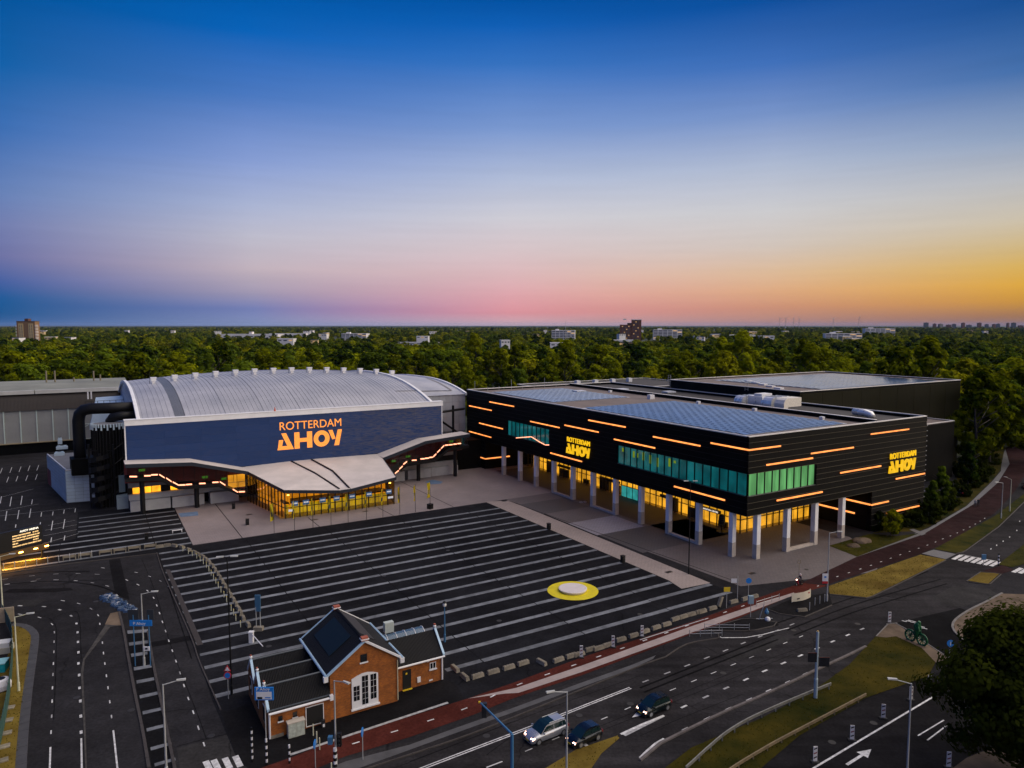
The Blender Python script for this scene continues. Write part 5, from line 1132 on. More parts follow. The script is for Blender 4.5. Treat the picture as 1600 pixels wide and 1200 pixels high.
def roof_slope(p0, p1, p2, p3, t, name, m):   # p0,p1 eave ; p2,p3 ridge
    return ho.add(MB().extrude([p0, p1, p2, p3], (0, 0, t)), name, m, fix=True)
ov = .35
sl = (zp - ze) / (mc - ma0)
r1 = roof_slope((ma0 - ov, mb0 - .2, ze - ov * sl), (ma0 - ov, mb1 + .2, ze - ov * sl), (mc, mb1 + .2, zp), (mc, mb0 - .2, zp), .12, 'roof', TILEY)
r2 = roof_slope((ma1 + ov, mb0 - .2, ze - ov * sl), (ma1 + ov, mb1 + .2, ze - ov * sl), (mc, mb1 + .2, zp), (mc, mb0 - .2, zp), .12, 'roof', TILEY)
# roof lights: flat dark panels lying on each slope
for s in (-1, 1):
    def q(u, b): x = mc + s * (u * (mc - ma0)); return (x, b, zp - u * (zp - ze) + .14)
    ho.add(MB().extrude([q(.18, 71.0), q(.82, 71.0), q(.82, 76.8), q(.18, 76.8)] if s < 0 else [q(.06, 70.6), q(.5, 70.6), q(.5, 77.4), q(.06, 77.4)], (0, 0, .08)), 'roof_panel', mat('dark_roof_panel', (.006, .012, .016), .5, .0, spec=.25) if s < 0 else mat('brown_roof_panel', (.022, .019, .018), .5), fix=True)
ho.add(MB().tube((mc, mb0 - .2, zp + .14), (mc, mb1 + .2, zp + .14), .13, n=6), 'ridge_tile', TILE)
for b in (mb0 - .3, mb1 + .1):
    for s in (-1, 1):
        e = mc + s * (mc - ma0 + ov); ez = ze - ov * sl
        ho.add(MB().hexa([(e, b, ez - .05), (mc, b, zp - .05), (mc, b + .2, zp - .05), (e, b + .2, ez - .05), (e, b, ez + .2), (mc, b, zp + .2), (mc, b + .2, zp + .2), (e, b + .2, ez + .2)]), 'verge_board', TRIMB if s < 0 else TRIM, fix=True)
for s in (-1, 1):
    e = mc + s * (mc - ma0 + ov + .12); ho.add(MB().tube((e, mb0 - .3, ze - ov * sl + .05), (e, mb1 + .3, ze - ov * sl + .05), .14, n=8), 'gutter', TRIMB)
    ho.box('eave_stone', TRIM, e - .25, mb0 - .34, ze - .75, e + .2, mb0 - .02, ze - .2)
for b in (mb0 - .1, mb1 - .1):
    c = ho.add(MB().box(mc - .35, b - .25, zp + .1, mc + .35, b + .25, zp + .5), 'chimney', POT); ho.box('chimney_cap', TRIM, mc - .42, b - .32, zp + .22, mc + .42, b + .32, zp + .32, c)
# tall arched window
wa0, wa1, wz0, wz1 = 21.95, 24.8, .55, 3.75
fr = ho.add(MB().extrude([(wa0, mb0 - .1, wz0), (wa1, mb0 - .1, wz0), (wa1, mb0 - .1, wz1)] + [(wa1 + (wa0 - wa1) * t, mb0 - .1, wz1 + .38 * math.sin(math.pi * t)) for t in (.2, .4, .6, .8)] + [(wa0, mb0 - .1, wz1)], (0, .08, 0)), 'window', TRIM, fix=True)
for i, (x0, x1, z0, z1) in enumerate([(22.12, 22.80, 1.35, 2.95), (23.02, 23.72, .75, 3.85), (23.94, 24.62, 1.1, 3.8)]):
    nr = 3 if i == 0 else (5 if i == 1 else 4); h = (z1 - z0) / nr
    for r_ in range(nr):
        for c_ in range(2):
            w_ = (x1 - x0) / 2; ho.box('pane', GLASSDARK, x0 + c_ * w_ + .025, mb0 - .13, z0 + r_ * h + .025, x0 + (c_ + 1) * w_ - .025, mb0 - .11, z0 + (r_ + 1) * h - .025, fr)
ho.box('window_sill', TRIM, wa0 - .12, mb0 - .25, wz0 - .15, wa1 + .12, mb0 - .02, wz0 - .01)
ho.box('window', GLASSDARK, 22.95, mb0 - .06, 5.3, 23.65, mb0 - .01, 6.1); ho.box('window_sill', TRIM, 22.85, mb0 - .14, 5.16, 23.75, mb0 - .01, 5.28)
ho.add(MB().tube((ma1 - .05, mb0 - .12, .2), (ma1 - .05, mb0 - .12, 4.6), .06, n=6), 'downpipe', mat('pale_pipe', (.5, .45, .3), .5))
# left wing: three little gables
la0, la1 = 13.6, 19.7
ridge = [70.15, 73.35, 76.55]; val = [68.5, 71.75, 74.95, 78.2]
zv0, zt = 2.75, 4.45
prof = [(68.5, 0), (68.5, zv0)] + [x for i in range(3) for x in ((ridge[i], zt - .1), (val[i + 1], zv0))] + [(78.2, 0)]
ho.add(MB().extrude([(la0, b, z) for b, z in prof], (la1 - la0, 0, 0)), 'wing_wall', BRICK, fix=True)
for i in range(3):
    for v0, v1, m in ((val[i], ridge[i], TILE), (ridge[i], val[i + 1], TILE)):
        z0, z1 = (zv0, zt) if v0 == val[i] else (zt, zv0)
        o0 = .25 if (i == 0 and v0 == val[0]) else 0
        ho.add(MB().extrude([(la0 + .1, v0 - o0, z0 + .02 - o0 * .8), (la1, v0 - o0, z0 + .02 - o0 * .8), (la1, v1, z1 + .02), (la0 + .1, v1, z1 + .02)], (0, 0, .12)), 'wing_roof', m, fix=True)
    ho.add(MB().hexa([(la0 - .1, val[i] - .05, zv0), (la0 + .15, val[i] - .05, zv0), (la0 + .15, ridge[i], zt + .05), (la0 - .1, ridge[i], zt + .05), (la0 - .1, val[i] - .05, zv0 + .28), (la0 + .15, val[i] - .05, zv0 + .28), (la0 + .15, ridge[i], zt + .33), (la0 - .1, ridge[i], zt + .33)]), 'coping', TRIMB)
    ho.add(MB().hexa([(la0 - .1, ridge[i], zt + .05), (la0 + .15, ridge[i], zt + .05), (la0 + .15, val[i + 1], zv0), (la0 - .1, val[i + 1], zv0), (la0 - .1, ridge[i], zt + .32), (la0 + .15, ridge[i], zt + .32), (la0 + .15, val[i + 1], zv0 + .27), (la0 - .1, val[i + 1], zv0 + .27)]), 'coping', TRIM)
    ho.add(MB().tube((la0 + .1, ridge[i], zt + .16), (la1, ridge[i], zt + .16), .10, n=6), 'ridge_tile', mat('ridge_grey', (.07, .085, .10), .5)); ho.box('valley_gutter', MATS['ridge_grey'], la0 + .1, val[i] - .12, zv0 + .02, la1, val[i] + .12, zv0 + .17)
    f = ho.add(MB().lathe([(.12, zt + .3), (.17, zt + .5), (.08, zt + .62)], 8, (la0 + .02, ridge[i])), 'finial', TRIM); ho.add(MB().lathe([(.1, zt + .62), (.1, zt + .72)], 8, (la0 + .02, ridge[i])), 'finial_cap', POT, f)
    w = ho.box('window', TRIM, la0 - .05, ridge[i] - .5, 1.0, la0 - .01, ridge[i] + .5, 2.7); ho.box('pane', GLASSDARK, la0 - .08, ridge[i] - .38, 1.1, la0 - .055, ridge[i] + .38, 2.6, w)
ho.add(MB().tube((la0, 68.2, zv0 - .12), (la1 + .1, 68.2, zv0 - .12), .12, n=8), 'gutter', TRIM)
ho.box('eave_stone', TRIM, la1 - .15, 68.05, zv0 - .35, la1 + .2, 68.45, zv0 + .15)
ho.add(MB().tube((la0 + .1, 68.38, .1), (la0 + .1, 68.38, zv0 - .2), .1, n=8), 'downpipe', TRIM)
for x0, x1 in ((14.55, 14.95), (15.95, 16.35)): ho.box('window', GLASSDARK, x0, 68.44, 1.55, x1, 68.49, 2.05); ho.box('window_sill', TRIM, x0 - .08, 68.38, 1.42, x1 + .08, 68.49, 1.54)
d = ho.box('shutter', mat('black_shutter', (.008, .008, .008), .6), 17.25, 68.42, .25, 18.9, 68.48, 2.15)
for bx in ((17.17, .17, 17.245, 2.23), (18.905, .17, 18.98, 2.23), (17.25, 2.16, 18.9, 2.23), (17.25, .17, 18.9, .24)): ho.box('shutter_trim', TRIM, bx[0], 68.40, bx[1], bx[2], 68.49, bx[3], d)
ho.box('plinth_stone', CONC, 13.75, 68.35, 0, 15.0, 68.48, .3)
# right wing
ra0, ra1, rb0, rb1, rze, rzp = 27.05, 33.1, 70.45, 74.6, 3.15, 5.0
rc = (rb0 + rb1) / 2
ho.add(MB().extrude([(ra0, rb0, 0), (ra0, rb0, rze), (ra0, rc, rzp - .1), (ra0, rb1, rze), (ra0, rb1, 0)], (ra1 - ra0, 0, 0)), 'wing_wall', BRICK, fix=True)
for v0, z0, v1, z1 in ((rb0 - .3, rze - .25, rc, rzp), (rb1 + .2, rze - .15, rc, rzp)): ho.add(MB().extrude([(ra0, v0, z0), (ra1 - .1, v0, z0), (ra1 - .1, v1, z1), (ra0, v1, z1)], (0, 0, .12)), 'wing_roof', TILE, fix=True)
ho.add(MB().hexa([(ra1 - .1, rb0 - .3, rze - .35), (ra1 + .15, rb0 - .3, rze - .35), (ra1 + .15, rc, rzp), (ra1 - .1, rc, rzp), (ra1 - .1, rb0 - .3, rze), (ra1 + .15, rb0 - .3, rze), (ra1 + .15, rc, rzp + .35), (ra1 - .1, rc, rzp + .35)]), 'coping', TRIMB)
ho.add(MB().hexa([(ra1 - .1, rc, rzp), (ra1 + .15, rc, rzp), (ra1 + .15, rb1 + .2, rze - .2), (ra1 - .1, rb1 + .2, rze - .2), (ra1 - .1, rc, rzp + .35), (ra1 + .15, rc, rzp + .35), (ra1 + .15, rb1 + .2, rze + .1), (ra1 - .1, rb1 + .2, rze + .1)]), 'coping', TRIM)
f = ho.add(MB().lathe([(.12, rzp + .3), (.2, rzp + .5), (.1, rzp + .62)], 8, (ra1, rc)), 'finial', TRIM); ho.add(MB().lathe([(.14, rzp + .63), (.14, rzp + .75)], 8, (ra1, rc)), 'finial_cap', POT, f)
ho.add(MB().tube((ra0, rb0 - .35, rze - .3), (ra1 + .1, rb0 - .35, rze - .3), .11, n=8), 'gutter', TRIM); ho.add(MB().tube((ra1 - .12, rb0 - .12, .1), (ra1 - .12, rb0 - .12, rze - .35), .1, n=8), 'downpipe', TRIM)
dr = ho.box('door', mat('black_door', (.008, .009, .009), .5), 28.25, rb0 - .05, .1, 29.25, rb0 - .01, 2.25); ho.box('door_sticker', YELLOW, 28.6, rb0 - .07, 1.75, 28.8, rb0 - .055, 1.95, dr); ho.box('door_sill', YELLOW, 28.2, rb0 - .25, 0.02, 29.3, rb0 - .02, .09)
w = ho.box('window', TRIM, 31.5, rb0 - .06, 1.6, 32.25, rb0 - .01, 2.35); ho.box('window_sill', TRIM, 31.4, rb0 - .15, 1.48, 32.35, rb0 - .01, 1.59)
for x in (31.58, 31.92): ho.box('pane', GLASSDARK, x, rb0 - .085, 1.68, x + .25, rb0 - .065, 2.28, w)
ho.box('meter_box', TRIM, 29.95, rb0 - .14, .5, 30.35, rb0 - .01, 1.1); ho.box('vent_grille', TRIM, 31.2, rb0 - .05, 2.5, 31.45, rb0 - .01, 2.75); ho.box('air_brick', TRIM, 31.4, rb0 - .05, .25, 31.85, rb0 - .01, .4)
# glazed vault behind the right wing
VG = mat('blue_vault_glass', (.10, .19, .30), .12, spec=.7); VG.node_tree.nodes['Principled BSDF'].inputs['Alpha'].default_value = .6
va0, va1 = 27.3, 33.0
nb = 6
arc = [(74.75 + 1.15 - 1.15 * math.cos(math.pi * i / 8), 2.7 + 1.5 * math.sin(math.pi * i / 8)) for i in range(9)]
for k in range(nb - 1):
    x0, x1 = va0 + (va1 - va0) * k / (nb - 1), va0 + (va1 - va0) * (k + 1) / (nb - 1); ho.add(MB().grid([[(x0 + .05, b, z), (x1 - .05, b, z)] for b, z in arc]), 'vault_pane', VG, smooth=True)
for k in range(nb):
    x = va0 + (va1 - va0) * k / (nb - 1); ho.add(MB().path([(x, b, z) for b, z in arc], .05, 5), 'vault_rib', WHITEM)
ho.box('vault_base', BRICK, va0, 74.7, 0, va1, 77.1, 2.68)
ho.box('roof_cabinet', mat('pale_green_box', (.45, .5, .47), .6, var=.1, scale=1), 28.4, 76.0, 4.3, 29.5, 76.6, 5.5); ho.add(MB().tube((28.9, 76.3, 2.6), (28.9, 76.3, 4.3), .06, n=5), 'cabinet_post', STEEL)
for j, z in enumerate([2.9 + .22 * i for i in range(7)]): ho.box('quoin', TRIM if j % 2 else BLACK, 19.6, 77.6 - .3, z, 19.74, 77.6, z + .2)
# ------------------------------------------------------------------ street furniture and props
LAMPHEAD = mat('lamp_head', (.55, .55, .5), .4, .2)
def street_lamp(px, py, h, label, arm=None, m=None, double=False, globe=False):
    """base at a photo pixel; arm = direction (degrees) the outreach points"""
    g = G(px, py); t = empty('street_lamp', g, 0, label, 'lamp'); m = m or POLE
    MB().lathe([(.14, 0), (.14, 1.0), (.10, 1.05), (.06, h)], 10).build('pole', m, t)
    if globe:
        MB().lathe([(.06, h), (.22, h + .1), (.25, h + .3), (.18, h + .5), (.05, h + .6)], 12).build('lantern', mat('lantern_white', (.75, .75, .7), .4), t); MB().lathe([(.28, h + .5), (.1, h + .72)], 12).build('lantern_cap', BLACK, t); return t
    dirs = [arm] if not double else [arm, arm + 180]
    for a in dirs:
        d = Vector((math.cos(R(a)), math.sin(R(a)), 0)); L = .35 if double else 1.1
        MB().tube((0, 0, h - .05), d * L + Vector((0, 0, h + (.02 if double else .15))), .045, n=6).build('arm', m, t)
        e = d * L + Vector((0, 0, h + .15 if not double else h)); n = Vector((-d.y, d.x, 0)) * .16
        mb = MB(); e2 = e + d * .75; u = Vector((0, 0, .13)); mb.hexa([e - n * .6, e2 - n, e2 + n, e + n * .6, e - n * .5 + u, e2 - n * .8 + u * .8, e2 + n * .8 + u * .8, e + n * .5 + u]); mb.build('lamp_head', LAMPHEAD, t, fix=True)
    return t
street_lamp(1292, 940, 10.2, 'tall pale street lamp beside the cycle path and the stop sign', 0)
street_lamp(1076, 897, 15.2, 'very tall black lamp mast on forecourt before the white columns', 0, BLACK, True)
street_lamp(362, 1085, 15.3, 'very tall black lamp mast standing left of the brick house', 10, BLACK, True)
street_lamp(29.5, 1080, 8.4, 'cream lamp post on the dry verge at left edge', 20, mat('cream_pole', (.55, .55, .40), .5))
street_lamp(5, 965, 8.6, 'cream lamp post cut off by the left picture edge near the board', 20, MATS['cream_pole'])
street_lamp(225.5, 1040, 8.7, 'grey lamp post on the striped median beside blue parking sign', 10)
street_lamp(260.5, 1215, 8.6, 'grey lamp post on the striped median at bottom left', 18)
street_lamp(525, 1195, 8.0, 'grey lamp post with traffic light in front of the brick house', -30)
street_lamp(885, 1238, 9.0, 'pale lamp post beside the silver car at bottom centre', 195)
street_lamp(1416, 1235, 9.6, 'pale lamp post on the lower road at bottom right', 165)
street_lamp(695, 1003, 4.6, 'short blue-grey lantern post on the plaza right of the house', 0, MASTBLUE, globe=True)
street_lamp(1564, 810, 7.5, 'lamp post on the verge between cycle path and right road', 190)
street_lamp(1577.5, 799, 7.0, 'lit pale lamp post near the right picture edge beyond the crossing', 100, MATS['cream_pole'])

# blue signal gantry at bottom centre
g = G(800, 1262); t = empty('signal_mast', g, 0, 'blue cranked traffic signal mast reaching over road at bottom centre', 'signal mast')
top = 6.4
MB().lathe([(.16, 0), (.13, top)], 12).build('pole', MASTBLUE, t)
e = G(751, 1100, top) - g; e.z = top + .1
MB().tube((0, 0, top), e, .1, .07, 10).build('arm', MASTBLUE, t)
sb_ = MB(); sb_.box(e.x + .1, e.y - .2, top - 1.2, e.x + .55, e.y + .2, top + .1); b_ = sb_.build('signal_box', DARKSTEEL, t); MB().box(e.x - .2, e.y - .05, top + .1, e.x, e.y + .05, top + .25).build('beacon', YELLOW, t)
MB().box(.1, -.2, 1.9, .5, .2, 3.2).build('signal_box', DARKSTEEL, t); MB().box(-.05, -.5, 2.4, .05, -.15, 3.4).build('signal_box', MASTBLUE, t)
# signal on the lamp by the house and small posts
g = G(524, 1198); t = empty('traffic_light', g, 0, 'black traffic light on striped post in front of the brick house', 'traffic light')
for i in range(6): MB().lathe([(.17, i * .3), (.17, i * .3 + .29)], 10).build('band', WHITE if i % 2 else BLACK, t)
MB().box(.2, -.2, 2.0, .6, .2, 3.2).build('signal_box', BLACK, t); MB().box(-.6, -.2, 2.2, -.2, .2, 2.9).build('signal_back', MASTBLUE, t)
for z in (2.2, 2.6, 3.0): MB().tube((.4, -.2, z), (.4, -.32, z), .12, n=10).build('lens', DARKSTEEL, t)
def sign_post(px, py, h, label, face=None, name='road_sign', striped=False, fm=BLUE, cat='sign'):
    g = G(px, py); t = empty(name, g, 0, label, cat)
    if striped:
        n = int(h / .3)
        for i in range(n): MB().lathe([(.09, i * .3), (.09, i * .3 + .3)], 8).build('band', WHITE if i % 2 else BLACK, t)
    else: MB().tube((0, 0, 0), (0, 0, h), .045, n=6).build('pole', POLE, t)
    if face == 'disc': MB().tube((0, -.05, h), (0, -.09, h), .42, n=20).build('sign_face', fm, t)
    if face == 'panel': MB().box(-.45, -.09, h - .5, .45, -.05, h + .15).build('sign_face', fm, t)
    if face == 'side': MB().tube((-.03, -.05, h - .3), (.03, -.05, h - .3), .42, n=16).build('sign_face', fm, t)
    return t
sign_post(1135, 950, 2.9, 'orange rectangular sign on a post at the plaza corner', 'panel', fm=YELLOW)
t = sign_post(1152, 941, 3.9, 'grey stop pole with small white flag sign at the plaza corner'); MB().box(-.95, -.05, 2.9, -.15, 0, 3.5).build('sign_face', WHITE, t)
sign_post(1169, 934, 2.6, 'round blue sign on a grey post at the forecourt corner', 'disc')
t = sign_post(1172.5, 964, 2.6, 'pale blue box sign on a post beside the cycle path'); MB().box(-.35, -.2, 1.9, .35, .2, 3.0).build('sign_box', mat('pale_sign', (.25, .36, .42), .5), t)
sign_post(1483, 1034, 2.3, 'round blue arrow sign on the verge tip beside the big tree', 'disc')
MB().box(-.05, -.11, 2.05, .05, -.095, 2.5).build('arrow_mark', WHITE, [o for o in COL.objects if o.get('label', '').startswith('round blue arrow')][0])
sign_post(567, 1187, 3.0, 'thin post with edge-on blue sign beside the red cycle path', 'side')
sign_post(493, 1200, 2.6, 'thin post with edge-on blue sign at the bottom of cycle path', 'side')
sign_post(394.5, 1190, 3.4, 'black and white striped post left of the blue parking sign', striped=True)
sign_post(452.5, 1193, 1.9, 'short black and white striped post in front of the house', striped=True)
t = sign_post(417, 1196, 7.6, 'blue and white parking sign on a striped post at house corner', striped=False)
for i in range(8): MB().lathe([(.10, i * .32), (.10, i * .32 + .32)], 8).build('band', WHITE if i % 2 else BLACK, t)
MB().box(-.85, -.2, 6.3, .85, -.1, 7.5).build('sign_face', BLUE, t); MB().box(-.7, -.215, 6.4, .7, -.205, 7.1).build('sign_panel', WHITE, t)
o = obj('lettering', text_mesh('P Ahoy', .42, WHITE, .01), t); o.rotation_euler = (R(90), 0, 0); o.location = (-.7, -.215, 7.2)
MB().box(-.6, -.23, 6.42, -.15, -.22, 6.62).build('car_mark', BLACK, t); MB().box(.1, -.23, 6.5, .6, -.22, 6.6).build('number_mark', BLUE, t)
t = sign_post(357, 1092, 3.4, 'red triangle and round no-parking sign left of the brick house')
MB().extrude([(-.4, -.06, 3.1), (.4, -.06, 3.1), (0, -.06, 3.8)], (0, .03, 0)).build('triangle', SIGNRED, t, fix=True); MB().extrude([(-.26, -.075, 3.18), (.26, -.075, 3.18), (0, -.075, 3.63)], (0, .01, 0)).build('triangle_face', WHITE, t, fix=True)
MB().tube((0, -.03, 2.65), (0, -.07, 2.65), .4, n=18).build('disc_rim', SIGNRED, t); MB().tube((0, -.071, 2.65), (0, -.08, 2.65), .3, n=18).build('disc_face', BLUE, t)
# blue parking direction sign over the median
g = G(222, 1042); t = empty('parking_sign', g, 0, 'bright blue direction sign panel beside lamp on the striped median', 'sign')
for x in (-.9, .9): MB().tube((x, .2, 0), (x, .2, 6.2), .06, n=6).build('pole', MASTBLUE, t)
MB().box(-1.3, .1, 4.9, 1.3, .2, 5.6).build('sign_face', BLUE, t)
o = obj('lettering', text_mesh('P Ahoy', .5, WHITE, .01), t); o.rotation_euler = (R(90), 0, 0); o.location = (-.9, .09, 5.05)
MB().box(-1.5, .21, 5.5, -.3, .3, 6.8).build('board_back', mat('board_back_grey', (.035, .04, .048), .7, spec=.2), t); MB().box(.7, .21, 5.6, 1.5, .3, 6.8).build('board_back', MATS['board_back_grey'], t)
MB().box(.3, -.1, 2.0, 1.0, -.02, 2.5).build('number_plate', WHITE, t); MB().box(.5, -.115, 2.15, .8, -.105, 2.35).build('number_mark', BLACK, t)
# mast with dark boards in the verge
g = G(1274, 1091); t = empty('sign_mast', g, 0, 'pale mast with dark direction boards on grass verge beside guard rail', 'sign mast')
MB().lathe([(.2, 0), (.2, 2.2), (.16, 2.25), (.14, 7.4)], 10).build('mast', mat('mast_pale', (.42, .52, .55), .5, .1), t)
MB().lathe([(.12, 5.4), (.1, 7.5)], 8).build('mast_tip', mat('mast_tip_ochre', (.5, .32, .1), .6), t)
for x0, x1, z in ((-1.0, -.05, 4.6), (.2, 1.3, 4.1)): 
    bd = MB(); bd.box(x0, -.15, z - .5, x1, -.08, z + .55); b_ = bd.build('direction_board', DARKSTEEL, t); MB().box(x0, -.17, z + .5, x1, -.16, z + .56).build('board_edge', mat('rust_edge', (.2, .06, .03), .6), b_)
# large parking totem on two poles near the boom gate
g = G(404, 985); t = empty('pay_sign', g, 0, 'tall blue edge-on sign on two poles set in concrete foot by the boom gate', 'sign')
MB().prism([(-.6, -.35), (.6, -.35), (.6, .35), (-.6, .35)], 0, .5).build('foot', CONC, t)
for y in (-.25, .25): MB().tube((y, y * .2, .5), (y, y * .2, 3.2), .06, n=6).build('pole', POLE, t)
MB().box(-.35, -.09, 2.6, .35, .09, 4.8).build('sign_face', mat('sign_back_blue', (.04, .12, .22), .5), t)
# boom gate
g = G(393, 1004); t = empty('boom_gate', g, 0, 'white boom barrier with its arm resting down near the house', 'barrier')
MB().box(-.25, -.25, 0, .25, .25, 1.3).box(-.3, -.3, 1.3, .3, .3, 1.45).build('housing', WHITE, t)
e = G(411, 1021) - g; e.z = .9; MB().tube((0, 0, 1.2), e, .06, n=6).build('arm', WHITE, t)
# green cyclist sculpture
GREENP = mat('green_sculpture_paint', (.003, .10, .03), .5, var=.15, scale=1)
g = G(1431, 1005); t = empty('cyclist_sculpture', g, R(-62), 'green painted cyclist sculpture on the tip of the verge', 'sculpture')
for x in (-1.0, 1.0):
    mb = MB(); P = [(x + .85 * math.cos(2 * math.pi * i / 20), 0, .95 + .85 * math.sin(2 * math.pi * i / 20)) for i in range(21)]; mb.path(P, .16, 6)
    for i in range(0, 20, 2): mb.tube((x, 0, .95), P[i], .07, n=4)
    mb.build('wheel', GREENP, t)
MB().path([(-1, 0, .95), (-.35, 0, 1.9), (.7, 0, 2.0), (.1, 0, .9), (-1, 0, .95)], .07, 6).tube((.1, 0, .9), (-.35, 0, 1.9), .07).tube((1, 0, .95), (.7, 0, 2.2), .07).tube((.55, -.35, 2.25), (.55, .35, 2.25), .05).build('frame', GREENP, t)
def skin_body(name, J, E, rad, m, parent, sub=1):
    me = bpy.data.meshes.new(name); me.from_pydata(J, E, []); me.materials.append(m); o = obj(name, me, parent)
    sk = o.modifiers.new('skin', 'SKIN')
    for i, r in enumerate(rad): me.skin_vertices[0].data[i].radius = (r, r); me.skin_vertices[0].data[i].use_root = (i == 0)
    s = o.modifiers.new('sub', 'SUBSURF'); s.levels = s.render_levels = sub; return o
skin_body('rider', [(-.35, 0, 2.15), (0, 0, 2.75), (.25, 0, 3.25), (.38, 0, 3.5), (.45, 0, 3.75), (.25, .28, 3.1), (.45, .3, 2.7), (.6, .3, 2.3), (.25, -.28, 3.1), (.45, -.3, 2.7), (.6, -.3, 2.3), (.15, .18, 1.75), (0, .18, .95), (.2, -.18, 1.9), (.1, -.18, 1.1)],
          [(0, 1), (1, 2), (2, 3), (3, 4), (2, 5), (5, 6), (6, 7), (2, 8), (8, 9), (9, 10), (0, 11), (11, 12), (0, 13), (13, 14)], [.50, .58, .52, .24, .34, .26, .2, .14, .26, .2, .14, .34, .22, .34, .22], GREENP, t); t.scale = (.76, .76, .8)
# big yellow ring with white dish on the plaza
t = empty('stage_disc', G(895, 923), 0, 'round white dish on a yellow painted ring on the striped plaza', 'podium')
MB().lathe([(3.85, .03), (3.85, .05)], 56).build('yellow_ring', mat('yellow_ring_paint', (.66, .54, .0), .7, var=.12, scale=.8), t)
MB().lathe([(1.95, .05), (2.1, .25), (2.15, .42), (2.05, .46), (1.2, .44), (.1, .43)], 48).build('dish', mat('dish_white', (.66, .60, .58), .6, var=.06, scale=1), t, smooth=False)
# banner flags
FLAG = mat('yellow_flag', (.62, .46, .0), .7, var=.12, scale=1.5); FLAGN = mat('flag_navy', (.03, .05, .10), .7)
ba = [29.6, 33.5, 37.1, 40.75, 44.3, 48.2, 51.8, 55.6, 59.2, 63.1]
for i, a in enumerate(ba):
    b = 138.3 + i * .09 + (.9 if i == 9 else 0)
    t = empty('banner_flag', AB(a, b), GRID + rng.uniform(-.5, .5), f'{ORD[i]} yellow banner flag from the left in the row before the lobby', 'flag', 'banner flags before the arena lobby')
    MB().tube((0, 0, 0), (0, 0, 6.1), .05, n=6).build('pole', DARKSTEEL, t)
    w = rng.uniform(.35, .75) if i in (0, 4, 9) else rng.uniform(.25, .45); rowsf = []
    for k in range(9):
        z = 6.0 - k * .42; rowsf.append([(-.05 - w * j / 4, .14 * math.sin(k * .9 + j * 1.1 + i), z - .06 * j) for j in range(5)])
    MB().grid(rowsf).build('flag', FLAG, t, smooth=True); MB().grid([[(x, y - .015, z) for x, y, z in r[1:4]] for r in rowsf[4:7]]).build('flag_mark', FLAGN, t, smooth=True)
    if i in (9,): MB().prism([(-.5, -.5), (.5, -.5), (.5, .5), (-.5, .5)], 0, 1.1).build('weight_box', BLACK, t)
# litter bins
def bin_(px, py, label):
    t = empty('litter_bin', G(px, py), GRID, label, 'bin', 'black bins on the pavement')
    MB().lathe([(.42, 0), (.42, 1.15)], 4).build('bin_body', BLACK, t, rz=R(45)); MB().box(-.33, -.33, 1.16, .33, .33, 1.24).build('bin_lid', DARKSTEEL, t); MB().box(-.2, -.36, .75, .2, -.31, .95).build('slot', RUBBER, t)
bin_(857.5, 827, 'black litter bin on the beige walk halfway along the striped plaza'); bin_(973, 879, 'black litter bin on the beige walk nearest the tall black lamp'); bin_(386.5, 820, 'black litter bin on the pink pavement left of the banner flags'); bin_(365, 795, 'black litter bin close to the lobby corner under the left gallery'); bin_(229, 843, 'black litter bin standing among the stripes left of the pavement')
# low white bench frame near the stripes
t = empty('bench_frame', G(277, 832), GRID, 'small white frame bench on the stripes beside the pink pavement', 'bench'); MB().box(-.9, -.2, .45, .9, .2, .52).build('seat', WHITE, t)
for x in (-.8, .8): MB().box(x - .05, -.2, 0, x + .05, .2, .45).build('leg', WHITE, t)
# concrete blocks
mb = MB(); mb.hexa([(-.95, -.3, 0), (.95, -.3, 0), (.95, .3, 0), (-.95, .3, 0), (-.9, -.24, .55), (.9, -.24, .55), (.9, .24, .55), (-.9, .24, .55)])
for i in range(4): mb.box(-.78 + i * .44, -.16, .55, -.52 + i * .44, .16, .62)
BLK = mb.mesh('concrete_block', CONC)
def block(p, ang, label, group): o = tag(obj('concrete_block', BLK, None, (p.x, p.y, .012), ang), label, 'block', group); o.scale = (.62, .8, .8) if 'curved' in group else (.80, .8, .76); return o
chain = [(1000, 462), (1045, 455), (1090, 457), (1140, 467), (1180, 482), (1215, 498), (1240, 511), (1268, 526), (1290, 544), (1310, 562), (1330, 584), (1346, 608), (1361, 632), (1376, 657), (1391, 682), (1407, 708), (1425, 738), (1444, 768), (1461, 797), (1476, 823), (1491, 852), (1507, 880), (1522, 913), (1552, 953)]
P = [G(*K5(*p)) for p in chain]
for i, p in enumerate(P):
    d = P[min(i + 1, len(P) - 1)] - P[max(i - 1, 0)]
    block(p, math.atan2(d.y, d.x) + rng.uniform(-.08, .08), f'{ORD[len(P) - 1 - i]} concrete block from the boom gate in the curved row', 'concrete blocks in the curved row')
    if i > 3:
        q = p + Vector((-.9, -.35, 0)); tp = empty('marker_post', q, 0, f'short cream post beside {ORD[len(P) - 1 - i]} block from boom gate', 'post', 'cream posts along the curved row'); MB().lathe([(.06, 0), (.05, .95)], 6).build('post', MATS['cream_pole'], tp); MB().lathe([(.065, .8), (.065, .88)], 6).build('reflector', YELLOW, tp)
row = [(185, 634), (283, 607), (380, 580), (470, 553), (690, 533), (770, 508), (820, 497), (890, 467), (940, 460), (1000, 440), (1080, 405), (1160, 380), (1230, 355), (1300, 330), (1365, 310), (1420, 277), (1470, 262), (1520, 247), (1575, 231)]
P = [G(*K8(*p)) for p in row] + [G(*T2(*p)) for p in [(125, 415), (240, 380), (480, 305), (615, 272), (715, 247)]]
ang0 = math.atan2((P[-1] - P[0]).y, (P[-1] - P[0]).x)
